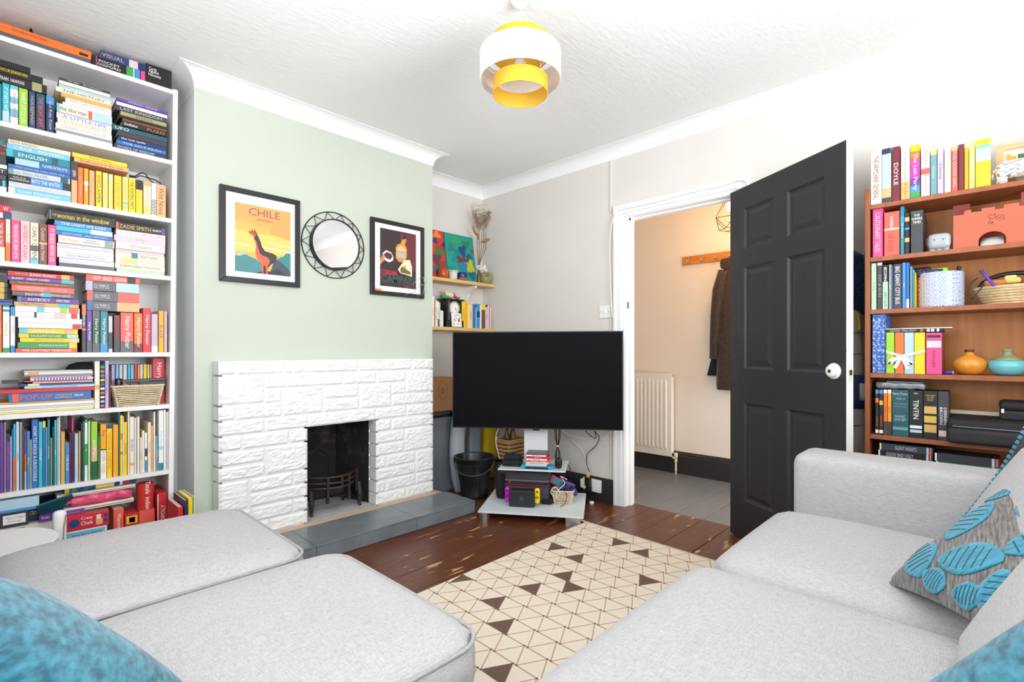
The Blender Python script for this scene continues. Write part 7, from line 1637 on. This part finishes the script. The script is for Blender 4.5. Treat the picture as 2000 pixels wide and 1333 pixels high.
MB().box(SPX+.02, b_+.01, zt_+.0295, SPX+.12, a_-.04, zt_+.033).build('tray', pm('grey'), plw)
# laptop bag, board and case
lb = thing('laptop_bag', 'black laptop bag lying on the fifth teak shelf', 'bag', (2.78, -.02, T4))
BFB = M('black_nylon', '1d1b1c', .75, bump=(60, .2, .003)); BFB2 = M('black_nylon_flap', '262323', .7, bump=(60, .2, .003))
by1 = KR(8, 622, 900, 2.70).y
zc1 = KR(8, 650, 840, 2.70).z
MB().rbox((2.80, (by1-.36)/2, (T4+zc1)/2+.0005), .115, (by1+.36)/2, (zc1-T4)/2, .022, 6).build('body', BFB, lb, smooth=True)
MB().rbox((2.690, (by1-.36)/2, T4+(zc1-T4)*.33), .016, (by1+.355)/2, (zc1-T4)*.30, .013, 4).build('front_pocket', BFB2, lb, smooth=True)
MB().tube([(2.682, by1-.02, T4+(zc1-T4)*.70), (2.682, by1-.2, T4+(zc1-T4)*.69), (2.682, -.34, T4+(zc1-T4)*.69)], .0022, 5).build('zip', M('zip_grey', '77787c', .4, .4), lb)
wbd = thing('wooden_board', 'pale cream board standing behind the laptop bag', 'board', (2.95, .1, zc1))
MB().box(2.90, KR(8,1005,820,2.9).y, zc1+.001, 2.93, KR(8,652,800,2.9).y, KR(8,830,790,2.9).z).build('board', pm('cream'), wbd); MB().box(2.8985, KR(8,1005,820,2.9).y, zc1+.002, 2.90, KR(8,652,800,2.9).y, zc1+.004).build('edge', pm('ivory'), wbd)
cse = thing('camera_case', 'small black padded case on top of the laptop bag', 'case', (2.80, -.1, zc1))
cy1 = KR(8, 1010, 860, 2.74).y
MB().rbox((2.82, (cy1-.30)/2, zc1+.020), .075, (cy1+.30)/2, .0195, .008, 4).build('lower', BFB2, cse, smooth=True); MB().rbox((2.82, (cy1-.30)/2+.002, zc1+.056), .078, (cy1+.30)/2, .018, .016, 4).build('upper', BFB, cse, smooth=True)
MB().box(2.743, cy1-.012, zc1+.03, 2.746, cy1-.004, zc1+.045).build('tag', pm('white'), cse)
# lower DVD stacks
for st_, (a, b, z_, its) in enumerate(((132, 527, T5, [('dark grey',None),('maroon',None),('black',None),('red',[('WATERLOO',.2,.6,'white')]),('black',[('GOOD BAD UGLY',.15,.65,'pale grey')]),('charcoal',[('SILENT NIGHTS',.3,.7,'pale grey')])]), (540, 1012, T5, [('navy',None),('black',None),('charcoal',None),('dark green',[('THE SIMPSONS',.3,.7,'white')]),('charcoal',None)]))):
    zz_ = z_
    ytp = KR(8, a, 1020 if st_ == 0 else 1092, SPX).z; th = (ytp-z_)/len(its)
    for i, (c_, tx) in enumerate(its):
        y0_, y1_ = KR(8, b, 1100, SPX).y, KR(8, a, 1100, SPX).y
        book('dvd_case', th-.0005, y1_-y0_-.004*(i % 2), .13, c_, (SPX+.003*(i % 3), y0_, zz_+th/2+.0003), math.radians(-90), True, '%s DVD case, %s from bottom of the %s stack behind the sofa arm' % (c_, ORD[i], ['left', 'right'][st_]), 'DVD case', 'DVD stacks behind the sofa arm', tx, 'white', [(.0,.03,'white'),(.88,.92,'pale blue'),(.94,.97,'coral')], 'box'); zz_ += th
# picture frame and elephant on the top
pf = thing('framed_photo', 'pale wooden photo frame at the right end of the teak bookcase top', 'picture', (2.84, -.1, T0))
fy1 = KR(7, 985, 300, 2.84).y; fzt = KR(7, 1000, 95, 2.84).z
LW_ = M('pale_frame_wood', 'ddb98f', .5, stretch=(4,.4,4), var=(5, 'cfa578', .35, .7))
fy0 = fy1 - .26
for (ya, yb, za, zb_2) in ((fy1-.022, fy1, T0+.0005, fzt), (fy0, fy0+.022, T0+.0005, fzt), (fy0+.022, fy1-.022, fzt-.022, fzt), (fy0+.022, fy1-.022, T0+.0005, T0+.022)): MB().box(2.84, ya, za, 2.856, yb, zb_2).build('frame_bar', LW_, pf)
MB().box(2.850, fy0+.02, T0+.02, 2.856, fy1-.02, fzt-.02).build('mount', pm('ivory'), pf); MB().box(2.8485, fy0+.06, T0+.06, 2.8500, fy1-.062, fzt-.045).build('photo', M('green_photo', '3f6a34', .4, var=(40, 'a9c48a', .5, .62)), pf)
for (ya, h_) in ((fy1-.030, .11), (fy1-.045, .10)): MB().box(2.8465, ya-.012, T0+.03, 2.8490, ya, T0+.03+h_).build('sticky_note', pm('amber'), pf)
ELW = M('white_painted_ceramic', 'f1f0ec', .4)
PAT = bpy.data.materials.new('white_ceramic_grey_swirls'); PAT.use_nodes = True
_nt = PAT.node_tree; _b = _nt.nodes['Principled BSDF']; _w = _nt.nodes.new('ShaderNodeTexWave'); _w.wave_type = 'RINGS'; _w.inputs['Scale'].default_value = 22; _w.inputs['Distortion'].default_value = 9; _w.inputs['Detail Scale'].default_value = 1.6
_r = _nt.nodes.new('ShaderNodeValToRGB'); _r.color_ramp.elements[0].position = .10; _r.color_ramp.elements[1].position = .22; _r.color_ramp.elements[0].color = lin('8b8a8c'); _r.color_ramp.elements[1].color = lin('f2f1ee')
_c = _nt.nodes.new('ShaderNodeTexCoord'); _nt.links.new(_c.outputs['Object'], _w.inputs['Vector']); _nt.links.new(_w.outputs[1], _r.inputs[0]); _nt.links.new(_r.outputs[0], _b.inputs['Base Color']); _b.inputs['Roughness'].default_value = .35
el = thing('elephant_ornament', 'white elephant ornament covered with grey swirls on the teak bookcase', 'ornament', (2.78, -.08, T0))
ey = KR(7, 962, 300, 2.775).y
MB().rbox((2.785, ey-.085, T0+.062), .036, .082, .036, .033, 6).build('body', PAT, el, smooth=True)
for (dy, dx) in ((-.025, -.016), (-.025, .018), (-.125, -.016), (-.125, .018)): MB().lathe([(.017,.0004),(.016,.03),(.019,.06)], (2.785+dx, ey+dy, T0), 14).build('leg', PAT, el, smooth=True)
MB().rbox((2.785, ey-.185, T0+.085), .030, .038, .036, .028, 5).build('head', PAT, el, smooth=True); MB().tube([(2.785, ey-.21, T0+.08), (2.785, ey-.24, T0+.05), (2.785, ey-.25, T0+.02)], [.014,.011,.008], 10).build('trunk', PAT, el, smooth=True)
for s in (-1, 1): MB().rbox((2.785+s*.034, ey-.165, T0+.08), .006, .028, .034, .006, 4).build('ear', PAT, el, smooth=True)
MB().tube([(2.785, ey-.004, T0+.07), (2.783, ey+.002, T0+.045), (2.783, ey+.001, T0+.03)], [.005,.004,.003], 6).build('tail', PAT, el)
# second shelf: grey owl pot, castle
gp = KR(7, 572, 790, 2.775); gz = KR(7, 572, 728, 2.775).z
go = thing('elephant_planter', 'small smooth grey elephant shaped pot on the second teak shelf', 'ornament', (2.78, gp.y, T1))
MB().rbox((2.79, gp.y, T1+(gz-T1)*.56), .04, .0385, (gz-T1)*.44, .02, 5).build('body', M('grey_glaze', 'a9b0b4', .25), go, smooth=True)
for s in (-.022, .0, .022): MB().lathe([(.012,.0004),(.013,(gz-T1)*.3)], (2.775, gp.y+s, T1), 12).build('foot', M('grey_glaze', 'a9b0b4', .25), go)
for s in (-1, 1): MB().lathe([(0,0),(.0035,.002),(0,.005)], (2.750, gp.y+s*.014, T1+(gz-T1)*.6), 8).build('eye', BLK, go)
MB().rbox((2.788, gp.y+.040, T1+(gz-T1)*.6), .016, .004, .016, .004, 3).build('ear', pm('dark grey'), go)
CAST = M('castle_red_paint', 'd0654a', .6, bump=(8, .1, .004))
cs0, cs1 = KR(7, 676, 700, 2.76), KR(7, 1185, 700, 2.76)
cst = thing('toy_castle', 'flat red wooden toy castle with battlements on the second teak shelf', 'toy', (2.77, cs1.y, T1))
def cpt(x, y_): p = KR(7, x, y_, 2.76); return (p.y, p.z)
poly = [cpt(672,825), cpt(676,600), cpt(748,592), cpt(758,563), cpt(803,555), cpt(803,574), cpt(878,565), cpt(878,545), cpt(975,533), cpt(975,553), cpt(1040,543), cpt(1040,518), cpt(1152,503), cpt(1152,527), cpt(1185,523)]
yL = poly[0][0]; poly[0] = (yL, T1+.0004)
end_y = -.20
poly += [(end_y, poly[-1][1]), (end_y, T1+.0004)]
# archway cut out of the lower edge
ac = KR(7, 955, 700, 2.76).y; ar = .040
arch_ = [(ac-ar, T1+.0004)] + [(ac+ar*math.cos(t), T1+.024+ar*.85*math.sin(t)) for t in [math.pi-math.pi*k/10 for k in range(11)]] + [(ac+ar, T1+.0004)]
full = poly + arch_
MB().prism(full, (2.76, 0, 0), (0,1,0), (0,0,1), (1,0,0), .012).build('front_wall', CAST, cst)
MB().box(2.772, yL-.012, T1+.0004, 2.87, yL, poly[1][1]).build('side_wall', CAST, cst); MB().box(2.86, end_y, T1+.0004, 2.872, yL-.012, poly[1][1]).build('back_wall', CAST, cst)
tw0, tw1 = KR(7, 672, 560, 2.86), KR(7, 795, 560, 2.86)
MB().box(2.862, tw1.y, poly[1][1], 2.874, tw0.y, KR(7,700,525,2.86).z).build('tower', M('castle_dark_red', 'a34a44', .6), cst); MB().box(2.80, -.14, poly[1][1]+.01, 2.812, -.085, T1+.205).build('tower', M('castle_dark_red', 'a34a44', .6), cst)
MB().box(2.85, ac-.035, T1+.001, 2.856, ac+.035, T1+.05).build('foil_lining', M('foil', 'b9b9b9', .2, .9), cst)
PENC = M('pencil_line', '5a2f24', .7)
def K7p(x, y_): return KR(7, x, y_, 2.7594)
for ln in ([(930,610),(935,585),(948,595),(965,593),(975,580),(978,605),(965,620),(940,618),(930,610)], [(945,620),(930,640),(925,660),(950,650),(965,640)], [(955,640),(940,660)], [(955,640),(965,662)], [(985,605),(1010,590),(1040,598),(1040,622),(1010,630),(985,620),(985,605)]):
    MB().tube([K7p(*p) for p in ln], .0007, 4).build('pencil_drawing', PENC, cst)
lettering('meow', K7p(1012, 610), (0,-1,0), (0,0,1), .011, .005, PENC, cst, world=True)
# third shelf: patterned pot with clutter, rope basket
pt = KR(7, 578, 1120, 2.815); pz = KR(7, 578, 1008, 2.79).z
prr = (KR(7,402,1100,2.80).y-KR(7,755,1100,2.80).y)/2*.98
pot = thing('planter', 'white ceramic planter with blue tile pattern on the third teak shelf', 'planter', (2.83, pt.y, T2))
PTT = bpy.data.materials.new('blue_tile_pattern'); PTT.use_nodes = True
_nt = PTT.node_tree; _b = _nt.nodes['Principled BSDF']; _b.inputs['Roughness'].default_value = .3
_v = _nt.nodes.new('ShaderNodeTexVoronoi'); _v.inputs['Scale'].default_value = 55; _v.inputs['Randomness'].default_value = .1
_m = _nt.nodes.new('ShaderNodeMath'); _m.operation = 'SINE'; _m2 = _nt.nodes.new('ShaderNodeMath'); _m2.operation = 'MULTIPLY'; _m2.inputs[1].default_value = 26
_r = _nt.nodes.new('ShaderNodeValToRGB'); _r.color_ramp.elements[0].position = .0; _r.color_ramp.elements[1].position = .35; _r.color_ramp.elements[0].color = lin('8da6cf'); _r.color_ramp.elements[1].color = lin('f2f3f5')
_c = _nt.nodes.new('ShaderNodeTexCoord'); _nt.links.new(_c.outputs['Object'], _v.inputs['Vector']); _nt.links.new(_v.outputs['Distance'], _m2.inputs[0]); _nt.links.new(_m2.outputs[0], _m.inputs[0]); _nt.links.new(_m.outputs[0], _r.inputs[0]); _nt.links.new(_r.outputs[0], _b.inputs['Base Color'])
prx = min(prr, .078)
MB().lathe([(0,0),(prr*.96,0),(prr*.99,.004),(prr,pz-T2-.006),(prr*.98,pz-T2),(prr*.95,pz-T2),(prr*.94,.01),(0,.008)], (2.755+prx, pt.y, T2+.0004), 44, sx=prx/prr).build('vessel', PTT, pot, smooth=False)
for i, (lbl, cx, cy, mt, sz, nm) in enumerate((('lime green tape measure in the patterned planter', 565, 985, M('lime_plastic', '9be02a', .35), (.02,.032,.016), 'tape_measure'), ('black rubber torch in the patterned planter', 450, 990, BLK, (.02,.03,.022), 'torch'), ('purple pouch behind the tape measure', 510, 975, M('purple_foil', '5a2f94', .2, .3), (.015,.03,.014), 'pouch'))):
    p = KR(7, cx, cy, 2.81); o = thing(nm, lbl, nm.replace('_', ' '), p)
    MB().rbox((2.81-.012*(i-1), p.y, pz+.006-.004*(i == 2)), *sz, .008, 3).build('body', mt, o, smooth=True); MB().rbox((2.81-.012*(i-1)-sz[0]*.8, p.y, pz+.008), sz[0]*.3, sz[1]*.5, sz[2]*.5, .003, 2).build('inset', BLK if i != 1 else DGR, o)
p = KR(7, 705, 985, 2.81); o = thing('marker', 'black marker pen at the right edge of the patterned planter', 'pen', (2.81, p.y, pz-.02)); MB().tube([(2.81, p.y+.004, pz-.03), (2.81, p.y-.004, pz+.014)], .007, 10).build('barrel', BLK, o); MB().tube([(2.81, p.y-.004, pz+.014), (2.81, p.y-.006, pz+.022)], .0075, 10).build('cap', DGR, o)
rbk = KR(7, 1010, 1150, 2.83)
rbz = KR(7, 1000, 1105, 2.78).z
ROPE = M('natural_rope', 'ddc49a', .85, bump=(150, .6, .003), var=(50, 'c2a674', .4, .7))
rp_ = thing('rope_basket', 'round coiled rope basket of trinkets on the third teak shelf', 'basket', (2.85, rbk.y, T2))
rcy = KR(7, 830, 1150, 2.80).y - .115
for k in range(7):
    t = k/6; R_ = .085 + .030*t; z_ = T2 + .007 + (rbz-T2-.012)*t
    MB().tube([(2.86+R_*.85*math.cos(a), rcy+R_*math.sin(a), z_) for a in [2*math.pi*q_/32 for q_ in range(32)]], .0078, 7, closed=True).build('rope_coil', ROPE, rp_, smooth=True)
MB().lathe([(0,0),(.085,0),(.085,.006),(0,.006)], (2.86, rcy, T2+.0004), 24, sx=.85).build('bottom', ROPE, rp_)
o = thing('headphones', 'black headphone band lying over the rope basket', 'headphones', (2.85, rcy, rbz)); MB().tube([(2.80+.02*math.cos(a*.5), rcy+.10*math.cos(a), rbz-.006+.055*math.sin(a)) for a in [math.pi*k/14 for k in range(15)]], .009, 8).build('band', BLK, o, smooth=True); MB().rbox((2.815, rcy+.088, rbz+.004), .016, .014, .022, .012, 3).build('ear_pad', BLK, o, smooth=True); MB().rbox((2.825, rcy-.09, rbz+.004), .016, .014, .022, .012, 3).build('ear_pad', BLK, o, smooth=True)
p0, p1 = KR(7, 970, 1105, 2.765), KR(7, 868, 992, 2.765); o = thing('pen', 'purple marker leaning out of the rope basket', 'pen', p0); MB().tube([p0, p1], .0055, 10).build('barrel', M('purple_plastic', '5b34b8', .3), o); MB().tube([p1 + (p1-p0)*-.25, p1], .0062, 10).build('cap', M('indigo_plastic', '3c3577', .4), o)
p = KR(7, 975, 1085, 2.80); o = thing('wooden_ball', 'terracotta orange disc in the rope basket', 'ball', p); MB().rbox((2.82, p.y, p.z), .03, .034, .014, .013, 4).build('disc', M('terracotta_orange', 'c8763c', .5), o, smooth=True); MB().rbox((2.82, p.y, p.z+.013), .012, .014, .003, .002, 2).build('hub', TER, o)
p = KR(7, 1100, 1065, 2.80); o = thing('toy_ring', 'pale yellow plastic toy in the rope basket', 'toy', p); MB().rbox((2.82, p.y, p.z), .022, .026, .013, .012, 4).build('body', M('pale_yellow_plastic', 'ecca62', .4), o, smooth=True); MB().rbox((2.82, p.y+.004, p.z+.014), .014, .018, .008, .007, 3).build('top', M('peach_plastic', 'f0d9a8', .4), o, smooth=True)
cable('black lead with plug hanging from the rope basket', [KR(7,900,1090,2.755), KR(7,870,1130,2.752), KR(7,830,1175,2.75), KR(7,805,1200,2.75), KR(7,790,1170,2.75), KR(7,800,1090,2.755), KR(7,850,1050,2.77)], .0022, BCB)
